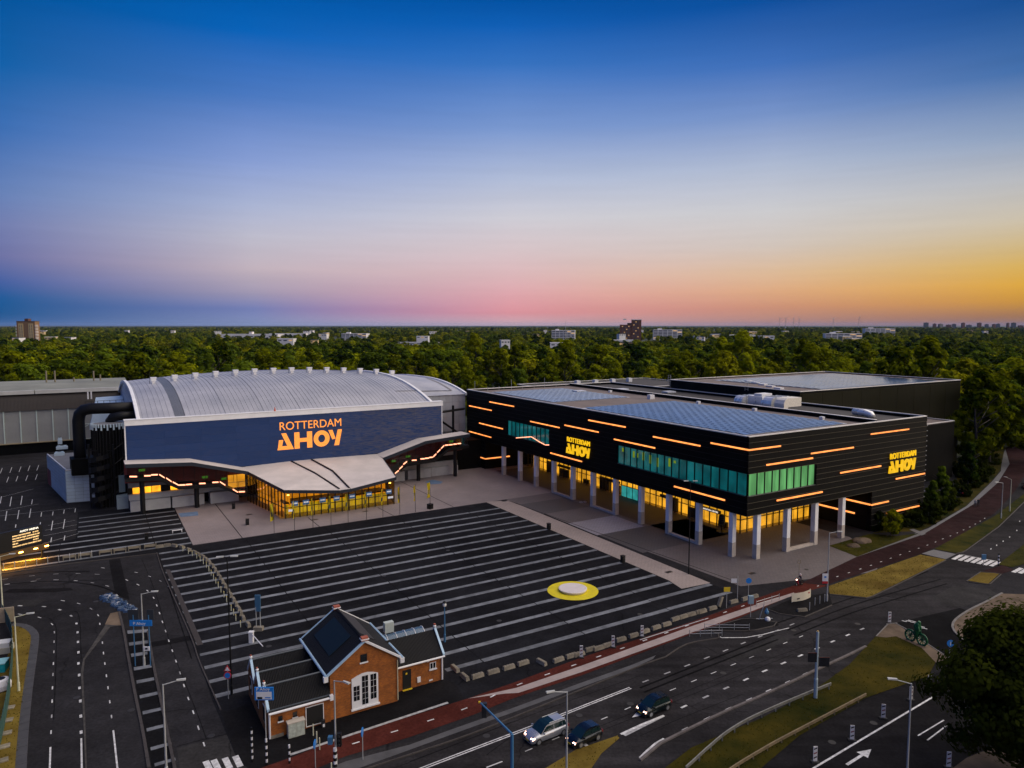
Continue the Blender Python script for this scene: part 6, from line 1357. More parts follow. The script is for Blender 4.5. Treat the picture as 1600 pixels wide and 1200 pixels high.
for i, p in enumerate(P): block(p, ang0 + rng.uniform(-.06, .06), f'{ORD[i]} concrete block from the house in row along the red path', 'concrete blocks along the red path')
for p, a, lab in [(K8(45, 588), R(-58), 'first skewed concrete block next to the right end of the house'), (K8(105, 640), R(-58), 'second skewed concrete block near the right end of the house'), (K8(585, 548), R(-50), 'skewed concrete block breaking the row along the red path')]: block(G(*p), a, lab, 'skewed concrete blocks')
t = block(G(*T2(335, 350)), R(75), 'upended pale concrete block near the orange sign', 'skewed concrete blocks'); t.rotation_euler = (0, R(-60), R(40)); t.location.z = .75
block(G(*T2(1260, 405)), R(12), 'lone concrete block on the dark island beside the road', 'skewed concrete blocks')
fence_row = [(435, 541), (530, 527), (660, 508), (750, 496), (840, 483), (940, 472)]
for i, p in enumerate(fence_row):
    q = G(*K5(*p)); t = empty('barrier_board', q, math.atan2(.25, 1.) - .05 + R(12), f'{ORD[i]} cream barrier board from the left in the row below the stripes', 'barrier', 'cream barrier boards')
    MB().box(-1.0, -.06, .45, 1.0, .06, .85).build('board', mat('cream_board', (.26, .22, .15), .7, var=.2, scale=1), t)
    for x in (-.9, .9): MB().box(x - .05, -.2, 0, x + .05, .2, .9).build('foot', CONC, t)
for i in range(9):
    q = G(6 + i * 17.2, 892 - i * 2.6); t = empty('fence_post', q, 0, f'{ORD[i]} thin pale post from the left along kerb below the display board', 'post', 'thin posts along the left kerb'); MB().lathe([(.05, 0), (.05, 1.3)], 6).build('post', POLE, t); MB().lathe([(.055, 1.0), (.055, 1.15)], 6).build('reflector', WHITE, t)
# thin posts elsewhere
for i, p in enumerate([(489.5, 1150), (495, 1162), (499.5, 1172), (518, 1212)]):
    t = empty('bollard', G(*p), 0, f'{ORD[i]} thin pale bollard from the house in the file before it', 'bollard', 'thin bollards before the house'); MB().lathe([(.06, 0), (.06, 1.2), (.02, 1.25)], 8).build('post', MATS['cream_pole'], t); MB().lathe([(.07, 0), (.07, .06)], 8).build('foot', DARKSTEEL, t)
for i, p in enumerate([T2(1345, 395), T2(1405, 340), T2(1460, 320), T2(1515, 300)]):
    t = empty('bollard', G(*p), 0, f'{ORD[i]} thin grey bollard from the left on the island below the lamp', 'bollard', 'thin bollards on the island'); MB().lathe([(.05, 0), (.05, 1.2), (.02, 1.25)], 8).build('post', POLE, t); MB().lathe([(.07, 0), (.07, .06)], 8).build('foot', DARKSTEEL, t)
# beacons
BEAC = mat('beacon_white', (.7, .68, .66), .5); BRED = mat('beacon_red', (.22, .05, .05), .5)
def beacon(px, py, label, h=1.3, sc=1.0):
    t = empty('traffic_beacon', G(px, py), rng.uniform(-.3, .1), label, 'beacon', 'striped traffic beacons'); MB().prism([(-.35, -.22), (.35, -.22), (.35, .22), (-.35, .22)], 0, .14).build('foot', RUBBER, t)
    MB().box(-.19, -.03, .14, .19, .03, h + .25).build('board', BEAC, t)
    for k in range(3): z = .38 + k * .42; MB().extrude([(-.15, -.04, z), (.15, -.04, z + .12), (.15, -.04, z + .25), (-.15, -.04, z + .13)], (0, .008, 0)).build('stripe', BRED if k % 2 else BLACK, t, fix=True)
BL = [(K8(833, 512), 'left of three white beacons in row of blocks along red path'), (K8(1032, 448), 'middle of three white beacons in row of blocks along red path'), (K8(1213, 382), 'right of three white beacons in row of blocks along red path'),
      (Z1(953, 288), 'white beacon at the very tip of the central verge'), (Z1(595, 958), 'striped beacon nearest the bottom edge on the lower road'), (Z1(773, 853), 'striped beacon second from the bottom along the lower road'), (Z1(923, 748), 'striped beacon third from the bottom along the lower road'), (Z1(1056, 660), 'striped beacon behind the pale lamp post on the lower road'), (Z1(1145, 603), 'striped beacon half hidden by the big tree'), ((1482, 1200), 'white topped beacon at the bottom edge under the big tree')]
for p, l in BL: beacon(*p, l)
# guard rails
def guard_rail(pts, label, m, h=.75, step=2.2, wood=False):
    L = smooth_line([G(*p) for p in pts], 5); t = empty('guard_rail', L[0], 0, label, 'guard rail'); o = L[0]
    mb = MB()
    for p, q in zip(L, L[1:]):
        d = (q - p).normalized(); n = Vector((-d.y, d.x, 0)) * .05
        p_, q_ = p - o, q - o; mb.hexa([(*(p_ - n)[:2], h - .3), (*(q_ - n)[:2], h - .3), (*(q_ + n)[:2], h - .3), (*(p_ + n)[:2], h - .3), (*(p_ - n)[:2], h), (*(q_ - n)[:2], h), (*(q_ + n)[:2], h), (*(p_ + n)[:2], h)])
    mb.build('rail', m, t)
    for p, a in along(L, step, .3): q = p - o; MB().box(q.x - .06, q.y - .06, 0, q.x + .06, q.y + .06, h - .05).build('post', m, t)
RAILM = mat('rail_zinc', (.24, .24, .22), .5, .4, var=.25, scale=1)
guard_rail([T1(380, 905), T1(440, 850), T1(570, 730), T1(720, 605), T1(890, 500), T1(1080, 410), T1(1250, 335), T1(1430, 260), T1(1590, 195)], 'upper steel guard rail along the grass verge', RAILM)
guard_rail([Z1(150, 1040), Z1(230, 985), Z1(380, 895), Z1(500, 830), Z1(680, 735), Z1(840, 650)], 'lower brownish guard rail along the grass verge', mat('rail_brown', (.20, .15, .08), .7, var=.25, scale=1), .6)
kerb('kerb_lane', [T1(0, 795), T1(100, 692), T1(270, 602), T1(500, 487), T1(720, 382), T1(1000, 262), T1(1280, 132), T1(1440, 52), Z1(780, 432), Z1(840, 402)], w=.3, h=.16, m=mat('lane_kerb', (.11, .095, .09), .8, var=.3, scale=1, world=True), seg=3.4)
ribbon('lane_edge', [G(*T1(0, 770)), G(*T1(60, 710)), G(*T1(130, 650)), G(*T1(200, 610))], .25, .026, PAINT, road)
# cabinet, totem, banner board
t = empty('utility_cabinet', AB(16.05, 67.85), GRID, 'pale green weathered utility cabinet against the house front', 'cabinet'); MB().box(-.8, -.3, 0, .8, .3, 1.45).build('body', mat('cabinet_pale', (.42, .44, .36), .7, var=.25, scale=2), t); MB().box(-.86, -.36, 1.46, .86, .36, 1.56).build('lid', mat('cabinet_lid', (.5, .45, .38), .7), t)
for x in (-.4, .4): MB().box(x - .36, -.325, .1, x + .36, -.305, 1.35).build('door', mat('cabinet_door', (.40, .44, .38), .7, var=.3, scale=3), t)
t = empty('ash_bin', AB(18.75, 67.9), GRID, 'small grey post bin on the pavement before the black shutter', 'bin'); MB().box(-.16, -.16, 0, .16, .16, .75).build('body', DARKSTEEL, t); MB().box(-.1, -.175, .1, .1, -.165, .4).build('plate', WHITE, t)
t = empty('banner_board', G(*T2(1250, 285)), R(28), 'white curved banner board beside the cycle path and lamp', 'banner'); rowsb = [[(-2.0 + 4.0 * j / 10, -.35 * math.sin(math.pi * j / 10), z) for j in range(11)] for z in (.25, .9, 1.5)]
MB().grid(rowsb).build('banner', mat('banner_cream', (.66, .60, .46), .7, var=.08, scale=1), t, smooth=True)
for x in (-1.9, 1.9): MB().tube((x, .05, 0), (x, .05, 1.5), .05, n=5).build('stake', STEEL, t)
MB().box(-1.2, -.30, .55, -.6, -.285, .7).build('mark', BLACK, t); MB().box(1.2, -.24, 1.0, 1.45, -.22, 1.2).build('mark', SIGNRED, t)
t = empty('bus_stop_sign', G(1292, 941) + Vector((-.1, -.12, 0)), 0, 'white and red stop sign plate on the tall pale lamp', 'sign'); MB().box(-.75, -.08, 3.2, .05, 0, 4.3).build('plate', WHITE, t); MB().box(-.75, -.09, 2.85, .05, 0, 3.18).build('red_band', SIGNRED, t); MB().box(-.5, -.1, 3.7, -.2, -.085, 3.95).build('mark', BLUE, t)
t = empty('parasol_stand', G(1248, 905), 0, 'thin brown stand with small frame top beside the scooter rider', 'stand'); MB().tube((0, 0, 0), (0, 0, 2.6), .03, n=5).build('pole', MATS['rail_brown'], t); MB().path([(-.25, 0, 2.6), (.25, 0, 2.6), (.18, 0, 3.1), (-.18, 0, 3.1), (-.25, 0, 2.6)], .03, 5).build('frame', MATS['rail_brown'], t)
t = empty('zebra_beacon', G(*Z2(1422, 905)), 0, 'black and white striped crossing post on the median by zebra', 'post')
for i in range(7): MB().lathe([(.12, i * .3), (.12, i * .3 + .3)], 8).build('band', WHITE if i % 2 else BLACK, t)
t = empty('crossing_sign', G(*Z2(1318, 905)), 0, 'small blue square sign box on the zebra crossing', 'sign'); MB().tube((0, 0, 0), (0, 0, 1.2), .05, n=6).build('post', STEEL, t); MB().box(-.35, -.1, 1.0, .35, .1, 1.9).build('box', MASTBLUE, t)
# worksite heap with tripod and small railings near the island
t = empty('work_tripod', G(*T2(845, 505)), 0, 'leaning tripod with blue cover and white sack on the road edge', 'equipment'); MB().path([(-.9, 0, .1), (-.2, .1, 2.3)], .04, 5).path([(-.5, .8, 0), (-.2, .1, 2.3)], .04, 5).tube((-1.3, 0, .25), (1.0, .1, .25), .04, n=5).build('legs', STEEL, t)
MB().lathe([(.05, 1.7), (.3, 1.2), (.22, .9)], 9, (.15, .1)).build('cover', MASTBLUE, t); MB().lathe([(.3, 0), (.38, .25), (.3, .5), (.1, .6)], 9, (.2, -.2)).build('sack', WHITE, t)
for i, (p, q) in enumerate([((-20, 690), (350, 680)), ((150, 615), (660, 620)), ((740, 350), (1000, 270))]):
    a, b = G(*T2(*p)), G(*T2(*q)); t = empty('railing', a, 0, ['low grey railing along the paved bay kerb', 'low grey railing along the front of the dark island', 'low bent railing between cycle path and dark island'][i], 'railing'); L = b - a
    MB().tube((0, 0, .75), (L.x, L.y, .75), .035, n=5).tube((0, 0, .4), (L.x, L.y, .4), .03, n=5).build('bar', STEEL, t)
    for k in range(4): q_ = L * (k / 3); MB().tube((q_.x, q_.y, 0), (q_.x, q_.y, .95), .04, n=5).build('post', STEEL, t)
# blue crushed tarpaulin on the median head
o = G(*K6(715, 170)); mb = MB(); pts = [G(*K6(*p)) - o for p in [(580, 125), (690, 113), (800, 158), (852, 212), (770, 232), (735, 195), (690, 160), (620, 132)]]
t = empty('rubble_bed', o, 0, 'glittering blue crushed heap on the head of the left median', 'heap')
TARP = mat('blue_crushed_sheet', (.05, .085, .15), .25, .3, var=.5, scale=2.5, bump=.8, bscale=4)
for i in range(150):
    u, v = rng.random(), rng.random(); a = pts[1].lerp(pts[3], u); b = pts[7].lerp(pts[4], u); c = a.lerp(b, v); s = rng.uniform(.15, .38)
    m_ = MB(); m_.hexa([tuple(Vector(q) * s + c + Vector((0, 0, .12))) for q in [(rng.uniform(-1.3, -.6), rng.uniform(-1.3, -.6), -.5), (1, -1, -.5), (1, 1, -.5), (-1, 1, -.5), (-.6, -.6, rng.uniform(.2, .7)), (.6, -.6, rng.uniform(.1, .6)), (.5, .6, rng.uniform(.1, .7)), (-.5, .6, .3)]]); m_.build('chunk', TARP if i % 6 else STEEL, t)
# display board
p1, p0 = G(66.7, 871.6), G(-18, 894); L = (p1 - p0); ang = math.atan2(L.y, L.x); Ln = L.length
t = empty('display_board', p0, ang, 'black lit event display board with glowing text at the left', 'display board')
for x in (1.2, Ln): MB().box(x - .13, -.13, 0, x + .13, .13, 2.6).build('post', BLACK, t)
MB().box(-.6, -.18, 2.55, Ln + .05, .12, 5.9).build('screen', mat('board_black', (.006, .006, .007), .4), t); MB().box(-.6, -.35, 1.45, Ln + .9, .3, 2.5).build('light_trough', mat('trough_brown', (.10, .055, .015), .5), t)
WT, OT = glow('board_white_text', (1, .9, .72), 1.3), glow('board_amber_text', (1, .62, .25), 1.25)
def btext(s, x, z, size, m):
    o = obj('board_text', text_mesh(s, size, m, .01, bold=.006), t); o.rotation_euler = (R(90), 0, 0); o.location = (x, -.2, z)
sx = Ln - 4.55
btext('AHOY ARENA', sx + 1.15, 5.35, .46, WT)
for i, (l, r) in enumerate([('ARENA DIDGEDUNNER', '20 AUG'), ('GROOM EN NIJSS. OPENING', '22 25 SEP'), ('VAN VOLLENHA DANCE SHOW', '4 9 OKT'), ('SEB EN', '29 OKT'), ('HOLLAND LIVE IN CONCERT', '11 12 NOV')]):
    btext(l, sx - .05, 4.85 - i * .44, .27, OT); btext(r, sx + 3.1, 4.85 - i * .44, .27, OT)
LAMP = glow('board_lamp', (1, .42, .06), 26)
for x in (Ln - 3.5, Ln - 1.2, Ln + .55): MB().box(x - .3, -.42, 1.95, x + .3, -.36, 2.1).build('lamp', LAMP, t)
pl = bpy.data.lights.new('board_wash', 'AREA'); pl.shape = 'RECTANGLE'; pl.size = Ln; pl.size_y = .3; pl.energy = 1500; pl.color = (1, .40, .02); po = bpy.data.objects.new('board_wash', pl); COL.objects.link(po); po.parent = t; po.location = (Ln / 2 - .5, -.1, 1.4); po.rotation_euler = (R(8), 0, 0)
# microphone sculpture under the corner of the convention centre
t = empty('microphone_sculpture', G(1127.5, 832), GRID, 'black giant microphone sculpture before the amber lit glass', 'sculpture'); MB().lathe([(1.0, 0), (1.0, .25), (.25, .4)], 20).build('base', BLACK, t); MB().tube((0, 0, .3), (0, 0, 1.5), .12, n=8).build('stem', BLACK, t)
MB().path([(-.8 * math.cos(x), 0, 2.2 - .75 * math.sin(x)) for x in [i * math.pi / 8 for i in range(9)]], .09, 6).build('yoke', BLACK, t); MB().lathe([(.2, 1.65), (.55, 1.8), (.62, 2.6), (.55, 3.4), (.25, 3.6)], 16).build('capsule', BLACK, t)
for k in range(4): MB().lathe([(.65, 2.0 + k * .35), (.65, 2.06 + k * .35)], 16).build('grille_ring', DARKSTEEL, t)
# left edge compound: fence, containers, skip
fl = smooth_line([G(*p) for p in [(-20, 1230), (0, 1165), (12, 1108), (18, 1060), (20, 1020), (17, 992), (3, 963)]], 4); t = empty('compound_fence', fl[0], 0, 'green mesh fence around the cluttered yard at the left edge', 'fence')
for i, (p, q) in enumerate(zip(fl, fl[1:])):
    a, b = p - fl[0], q - fl[0]; MB().extrude([(a.x, a.y, .1), (b.x, b.y, .1), (b.x, b.y, 1.9), (a.x, a.y, 1.9)], (.02, .02, 0)).build('mesh_panel', mat('fence_green', (.03, .10, .085), .6, var=.15, scale=1), t, fix=True); MB().tube((a.x, a.y, 0), (a.x, a.y, 2.0), .04, n=5).build('post', DARKSTEEL, t)
def yard(name, px, py, parts, label, cat):
    t = empty(name, G(px, py), R(20), label, cat)
    for nm, m, bx in parts: MB().box(*bx).build(nm, m, t)
yard('teal_container', -3, 1048, [('body', mat('teal_paint', (.0, .32, .36), .5), (-.9, -.8, 0, .9, .8, 1.0)), ('lid', mat('teal_lid', (.25, .5, .52), .5), (-.95, -.85, 1.01, .95, .85, 1.12))], 'turquoise container in the yard at the left edge', 'container')
yard('crate_stack', 6, 1018, [('crate', mat('crate_beige', (.4, .38, .3), .7), (-.9, -.8, 0, .9, .8, .7)), ('crate', mat('crate_white', (.55, .56, .55), .6), (-.8, -.7, .71, .8, .7, 1.3))], 'stack of pale crates in the yard at the left edge', 'crate')
t = empty('white_tank', G(2, 1078), 0, 'round white tank with dark opening in the left yard', 'tank'); MB().lathe([(.7, 0), (.95, .2), (1.0, .7), (.8, 1.2), (.5, 1.3)], 16).build('tank', WHITE, t); MB().lathe([(.45, 1.31), (.4, 1.36)], 14).build('opening', BLACK, t)
yard('tan_shed', 9, 972, [('wall', mat('shed_tan', (.30, .24, .17), .8, var=.15, scale=1), (-1.0, -.1, 0, 1.0, .1, 2.0)), ('post', STEEL, (-1.1, -.1, 0, -1.02, .1, 2.2))], 'tan timber screen at the top of the left yard', 'screen')
for i, (px, py) in enumerate([(14, 1107), (11, 1127), (9, 1147), (6, 1168), (3, 1190)]):
    mb = MB(); mb.box(-.5, -.35, 0, .5, .35, .12); tag(mb.build('paving_slab', CONC, None, G(px, py) + Vector((0, 0, .05)), R(20 + i * 4)), f'{ORD[i]} loose paving slab from the tank along the green fence', 'slab', 'loose slabs by the fence')
# boulders on the lawn
for i, (px, py, s) in enumerate([(1347, 847, 1.05), (1334, 854, .75)]):
    bm = bmesh.new(); bmesh.ops.create_icosphere(bm, subdivisions=3, radius=1)
    rr = random.Random(i + 3)
    for v in bm.verts: v.co *= 1 + .18 * math.sin(v.co.x * 3 + i) * math.cos(v.co.y * 4) + rr.uniform(-.04, .04); v.co.x *= 1.6 * s; v.co.y *= 1.1 * s; v.co.z *= .75 * s
    me = bpy.data.meshes.new('mound'); bm.to_mesh(me); bm.free(); me.materials.append(SAND); tag(obj('mound', me, None, G(px, py)), ['larger sandy mound on the lawn beside the black wall', 'smaller sandy mound on the lawn near the paving'][i], 'mound')
# ------------------------------------------------------------------ vehicles and people
def carpaint(name, col, rough=.28, metal=.5):
    m = mat(name, col, rough, metal, var=.05, scale=.8); m.node_tree.nodes['Principled BSDF'].inputs['Coat Weight'].default_value = .6; return m
HEADL = glow('headlight', (1, .55, .40), 5); TAILL = glow('tail_light', (.5, .01, .01), .12); CARGLASS = mat('car_glass', (.008, .022, .022), .06, spec=.8)
def car(name, loc, ang, label, L, W, H, hood, paint, estate=False, roofglass=False):
    """nose at +x; lofted body with arches, cabin with glass, wheels, lamps"""
    t = empty(name, loc, ang, label, 'car', 'cars on the front road')
    h2, w2 = L / 2, W / 2; zb = .22; belt = H * .60
    # side outline of the lower body: (x, top z, half width)
    st = [(-h2, belt * .55, w2 * .78), (-h2 + .06, belt * .92, w2 * .90), (-h2 + .35, belt, w2 * .97), (-h2 * .45, belt * 1.0, w2), (0, belt * .99, w2), (h2 * .42, belt * .97, w2), (h2 - hood * .55, belt * .90, w2 * .97), (h2 - .22, belt * .74, w2 * .88), (h2 - .05, belt * .58, w2 * .76), (h2, belt * .45, w2 * .66)]
    rows_ = []
    for x, zt_, w in st:
        rows_.append([(x, -w * .93, zb), (x, -w, zb + .16), (x, -w, zt_ * .72), (x, -w * .95, zt_ * .94), (x, -w * .80, zt_), (x, 0, zt_ + .03), (x, w * .80, zt_), (x, w * .95, zt_ * .94), (x, w, zt_ * .72), (x, w, zb + .16), (x, w * .93, zb)])
    mb = MB(); mb.grid(rows_)
    mb.face([rows_[0][i] for i in range(11)][::-1]); mb.face([rows_[-1][i] for i in range(11)])
    mb.face([r[0] for r in rows_][::-1] + [r[-1] for r in rows_])
    body = mb.build('body', paint, t, smooth=True, fix=True)
    # cabin
    fx = h2 - hood; rx = -h2 + (.18 if estate else .32)
    c = [(fx, belt * .96, w2 * .88), (fx - .75, H - .12, w2 * .74), (fx - 1.15, H - .02, w2 * .70), (rx + (.75 if estate else .95), H - .03, w2 * .70), (rx + (.22 if estate else .45), H - .14, w2 * .72), (rx, belt * .98, w2 * .86)]
    b_ = [(x, s * w2 * .93, belt * .96) for x, z, w in c for s in (0,)]
    for s in (-1, 1):
        base = [(c[0][0], s * w2 * .90, belt * .95), (c[-1][0], s * w2 * .90, belt * .96)]
        P = [base[0]] + [(x, s * w, z) for x, z, w in c[1:-1]] + [base[1]]
        mb = MB(); mb.face(P if s < 0 else P[::-1]); mb.build('cabin_side', paint, t)
        # side windows
        x0, x1 = c[1][0], c[-2][0]; zl, zh = belt + .04, H - .19
        def sw(xa, xb, name='side_window'):
            def yy(z): f = (z - belt * .95) / (H - .1 - belt * .95); return s * (w2 * .90 + (w2 * .73 - w2 * .90) * f + .012)
            def clampx(x, z):
                f = (z - belt * .95) / (H - .12 - belt * .95); xf = fx + (c[1][0] - fx) * f - .10; xr = rx + (c[-2][0] - rx) * f + .12; return max(min(x, xf), xr)
            P = [(clampx(xa, zl), yy(zl), zl), (clampx(xb, zl), yy(zl), zl), (clampx(xb, zh), yy(zh), zh), (clampx(xa, zh), yy(zh), zh)]
            MB().extrude(P, (0, s * .008, 0)).build(name, CARGLASS, t, fix=True)
        mid_ = (fx + rx) / 2; sw(mid_ + .04, fx + 1); sw(mid_ - (fx - rx) * .30, mid_ - .04); 
        if estate: sw(rx - .5, mid_ - (fx - rx) * .30 - .06)
        MB().box(c[0][0] - .35, s * (w2 + .02), belt - .02, c[0][0] - .18, s * (w2 + .16), belt + .12).build('mirror', paint, t)
    def panel(P, n, m): MB().face(P); o = MB(); o.extrude(P, (0, 0, .012)); return o.build(n, m, t, fix=True)
    panel([(c[0][0], -w2 * .88, belt * .955), (c[0][0], w2 * .88, belt * .955), (c[1][0], c[1][2], c[1][1]), (c[1][0], -c[1][2], c[1][1])], 'windscreen', CARGLASS)
    panel([(c[1][0], -c[1][2], c[1][1]), (c[1][0], c[1][2], c[1][1]), (c[2][0], c[2][2], c[2][1]), (c[2][0], -c[2][2], c[2][1])], 'roof', CARGLASS if roofglass else paint)
    mx_ = (c[2][0] + c[3][0]) / 2
    panel([(c[2][0], -c[2][2], c[2][1]), (c[2][0], c[2][2], c[2][1]), (mx_, c[3][2], c[3][1] + .015), (mx_, -c[3][2], c[3][1] + .015)], 'roof', CARGLASS if roofglass else paint)
    panel([(mx_, -c[3][2], c[3][1] + .015), (mx_, c[3][2], c[3][1] + .015), (c[4][0], c[4][2], c[4][1]), (c[4][0], -c[4][2], c[4][1])], 'roof', paint)
    panel([(c[4][0], -c[4][2], c[4][1]), (c[4][0], c[4][2], c[4][1]), (c[5][0], c[5][2], c[5][1]), (c[5][0], -c[5][2], c[5][1])], 'rear_window', CARGLASS)
    if roofglass:
        for s in (-1, 1): MB().tube((c[2][0], s * (c[2][2] - .03), H + .03), (c[4][0], s * (c[4][2] - .03), H), .025, n=5).build('roof_bar', STEEL, t)
    for x in (h2 - .78, -h2 + .72):
        for s in (-1, 1):
            w_ = MB().tube((x, s * (w2 - .17), .31), (x, s * (w2 + .02), .31), .31, n=18).build('wheel', RUBBER, t); MB().tube((x, s * (w2 + .005), .31), (x, s * (w2 + .03), .31), .2, n=14).build('rim', STEEL, w_)
    for s in (-1, 1):
        MB().hexa([(h2 - .30, s * w2 * .52, belt * .62), (h2 - .05, s * w2 * .46, belt * .56), (h2 - .12, s * w2 * .82, belt * .56), (h2 - .34, s * w2 * .90, belt * .62), (h2 - .34, s * w2 * .52, belt * .80), (h2 - .12, s * w2 * .46, belt * .70), (h2 - .18, s * w2 * .80, belt * .70), (h2 - .40, s * w2 * .89, belt * .80)]).build('headlight', HEADL, t, fix=True)
        MB().box(-h2 - .01, s * w2 * .62, belt * .65, -h2 + .15, s * w2 * .90, belt * .95).build('tail_light', TAILL, t)
    MB().box(h2 - .06, -.5, .34, h2 + .015, .5, .48).build('grille', BLACK, t); MB().box(h2 + .016, -.26, .36, h2 + .03, .26, .47).build('number_plate', YELLOW, t); MB().box(h2 - .5, -w2 * .85, .18, h2 - .02, w2 * .85, .26).build('bumper', DARKSTEEL, t)
    return t
SILV, DKBL, DKGR = carpaint('silver_paint', (.44, .46, .50), .3, .6), carpaint('dark_blue_paint', (.006, .012, .02)), carpaint('dark_green_paint', (.006, .014, .017))
rd = G(670, 1197) - G(985, 1075); RA = math.atan2(rd.y, rd.x)
car('silver_car', G(853, 1150), RA, 'silver estate car with glass roof driving on the front road', 4.5, 1.78, 1.62, 1.05, SILV, True, True)
car('dark_car', G(912, 1157), RA + R(2), 'dark small car just behind the silver car at the stop line', 3.7, 1.66, 1.48, .82, DKBL, True)
car('dark_car', G(1021, 1110), RA, 'dark small car with lit headlights alone further up the road', 3.9, 1.68, 1.52, .85, DKGR, True)
car('dark_car', G(1604, 763), R(60), 'dark car partly cut off at the right picture edge', 4.0, 1.7, 1.45, .95, DKBL)
car('parked_car', G(1493, 772), R(120), 'dark parked car with yellow trim behind the shrubs', 4.0, 1.7, 1.45, .95, DKGR)

def clothes(name, low, up, skin, h, hair):
    m = bpy.data.materials.new(name); m.use_nodes = True; nt = m.node_tree; N = nt.nodes; K = nt.links; p = N['Principled BSDF']
    tc = N.new('ShaderNodeTexCoord'); sp = N.new('ShaderNodeSeparateXYZ'); K.new(tc.outputs['Object'], sp.inputs[0]); dv = N.new('ShaderNodeMath'); dv.operation = 'DIVIDE'; dv.inputs[1].default_value = h; K.new(sp.outputs[2], dv.inputs[0])
    r = N.new('ShaderNodeValToRGB'); r.color_ramp.interpolation = 'CONSTANT'; e = r.color_ramp.elements; e[0].color = (.02, .02, .02, 1); e[1].position = .05; e[1].color = (*low, 1)
    for q, c in ((.5, up), (.84, skin), (.94, hair)): x = e.new(q); x.color = (*c, 1)
    K.new(dv.outputs[0], r.inputs[0]); K.new(r.outputs[0], p.inputs['Base Color']); p.inputs['Roughness'].default_value = .8; return m
def walker(px, py, ang, label, m, h=1.75, ph=1):
    t = empty('person', G(px, py), ang, label, 'person'); k = h / 1.75
    J = [(0, 0, .95), (0, 0, 1.2), (.02, 0, 1.42), (.03, 0, 1.53), (.05, 0, 1.62), (.05, 0, 1.72), (.0, .2, 1.42), (-.08 * ph, .25, 1.15), (.08 * ph, .24, .9), (.12 * ph, .24, .78), (.0, -.2, 1.42), (.08 * ph, -.25, 1.15), (.2 * ph, -.22, .92), (.24 * ph, -.22, .8), (0, .1, .9), (.12 * ph, .11, .5), (.18 * ph, .11, .08), (.32 * ph, .12, .04), (0, -.1, .9), (-.04 * ph, -.11, .5), (-.25 * ph, -.11, .1), (-.12 * ph, -.12, .04)]
    E = [(0, 1), (1, 2), (2, 3), (3, 4), (4, 5), (2, 6), (6, 7), (7, 8), (8, 9), (2, 10), (10, 11), (11, 12), (12, 13), (0, 14), (14, 15), (15, 16), (16, 17), (0, 18), (18, 19), (19, 20), (20, 21)]
    rad = [.15, .15, .16, .07, .10, .09, .08, .05, .04, .045, .08, .05, .04, .045, .11, .075, .05, .045, .11, .075, .05, .045]
    skin_body('body', [tuple(c * k for c in j) for j in J], E, [r * k for r in rad], m, t)
    return t
walker(1528.5, 791, R(60), 'walking person in dark clothes on the footpath by the shrubs', clothes('clothes_dark', (.02, .02, .025), (.03, .03, .04), (.4, .25, .18), 1.75, (.03, .02, .02)))
walker(1524, 792, R(60), 'walking person in pale top beside the dark one on footpath', clothes('clothes_pale', (.06, .06, .07), (.3, .3, .32), (.4, .25, .18), 1.7, (.05, .03, .02)), 1.68, -1)
# scooter with rider
t = empty('motor_scooter', G(1248.5, 914.5), R(205), 'red and black motor scooter with lit headlamp on the cycle path', 'scooter')
for x in (-.55, .55): w_ = MB().tube((x, -.06, .25), (x, .06, .25), .25, n=14).build('wheel', RUBBER, t); MB().tube((x, -.07, .25), (x, .07, .25), .12, n=10).build('hub', STEEL, w_)
SCR_ = mat('scooter_black', (.02, .015, .018), .3)
MB().hexa([(-.8, -.18, .35), (-.1, -.2, .3), (-.1, .2, .3), (-.8, .18, .35), (-.75, -.16, .72), (-.1, -.18, .7), (-.1, .18, .7), (-.75, .16, .72)]).build('tail_body', SCR_, t); MB().box(-.1, -.2, .25, .35, .2, .35).build('footboard', SCR_, t)
MB().hexa([(.3, -.22, .3), (.45, -.2, .3), (.45, .2, .3), (.3, .22, .3), (.35, -.16, 1.0), (.5, -.12, .95), (.5, .12, .95), (.35, .16, 1.0)]).build('leg_shield', mat('scooter_red', (.35, .02, .03), .35), t); MB().box(-.7, -.15, .73, -.05, .15, .82).build('seat', BLACK, t)
MB().tube((.4, -.34, 1.05), (.4, .34, 1.05), .025, n=6).build('handlebar', BLACK, t); MB().tube((.5, 0, .95), (.56, 0, .95), .11, n=12).build('headlamp', HEADL, t)
t2 = empty('person', G(1248.5, 914.5), R(205), 'rider with pale helmet sitting on the motor scooter', 'person')
skin_body('body', [(-.35, 0, .9), (-.32, 0, 1.15), (-.25, 0, 1.38), (-.23, 0, 1.5), (-.22, 0, 1.6), (-.22, 0, 1.68), (-.25, .2, 1.36), (-.05, .27, 1.15), (.25, .3, 1.08), (.38, .3, 1.08), (-.25, -.2, 1.36), (-.05, -.27, 1.15), (.25, -.3, 1.08), (.38, -.3, 1.08), (-.3, .12, .88), (.1, .16, .85), (.12, .15, .42), (.28, .15, .38), (-.3, -.12, .88), (.1, -.16, .85), (.12, -.15, .42), (.28, -.15, .38)],
          [(0, 1), (1, 2), (2, 3), (3, 4), (4, 5), (2, 6), (6, 7), (7, 8), (8, 9), (2, 10), (10, 11), (11, 12), (12, 13), (0, 14), (14, 15), (15, 16), (16, 17), (0, 18), (18, 19), (19, 20), (20, 21)], [.16, .15, .16, .07, .1, .09, .08, .05, .04, .045, .08, .05, .04, .045, .11, .085, .055, .045, .11, .085, .055, .045], clothes('clothes_rider', (.03, .03, .035), (.05, .04, .05), (.4, .25, .18), 1.72, (.3, .3, .3)), t2)
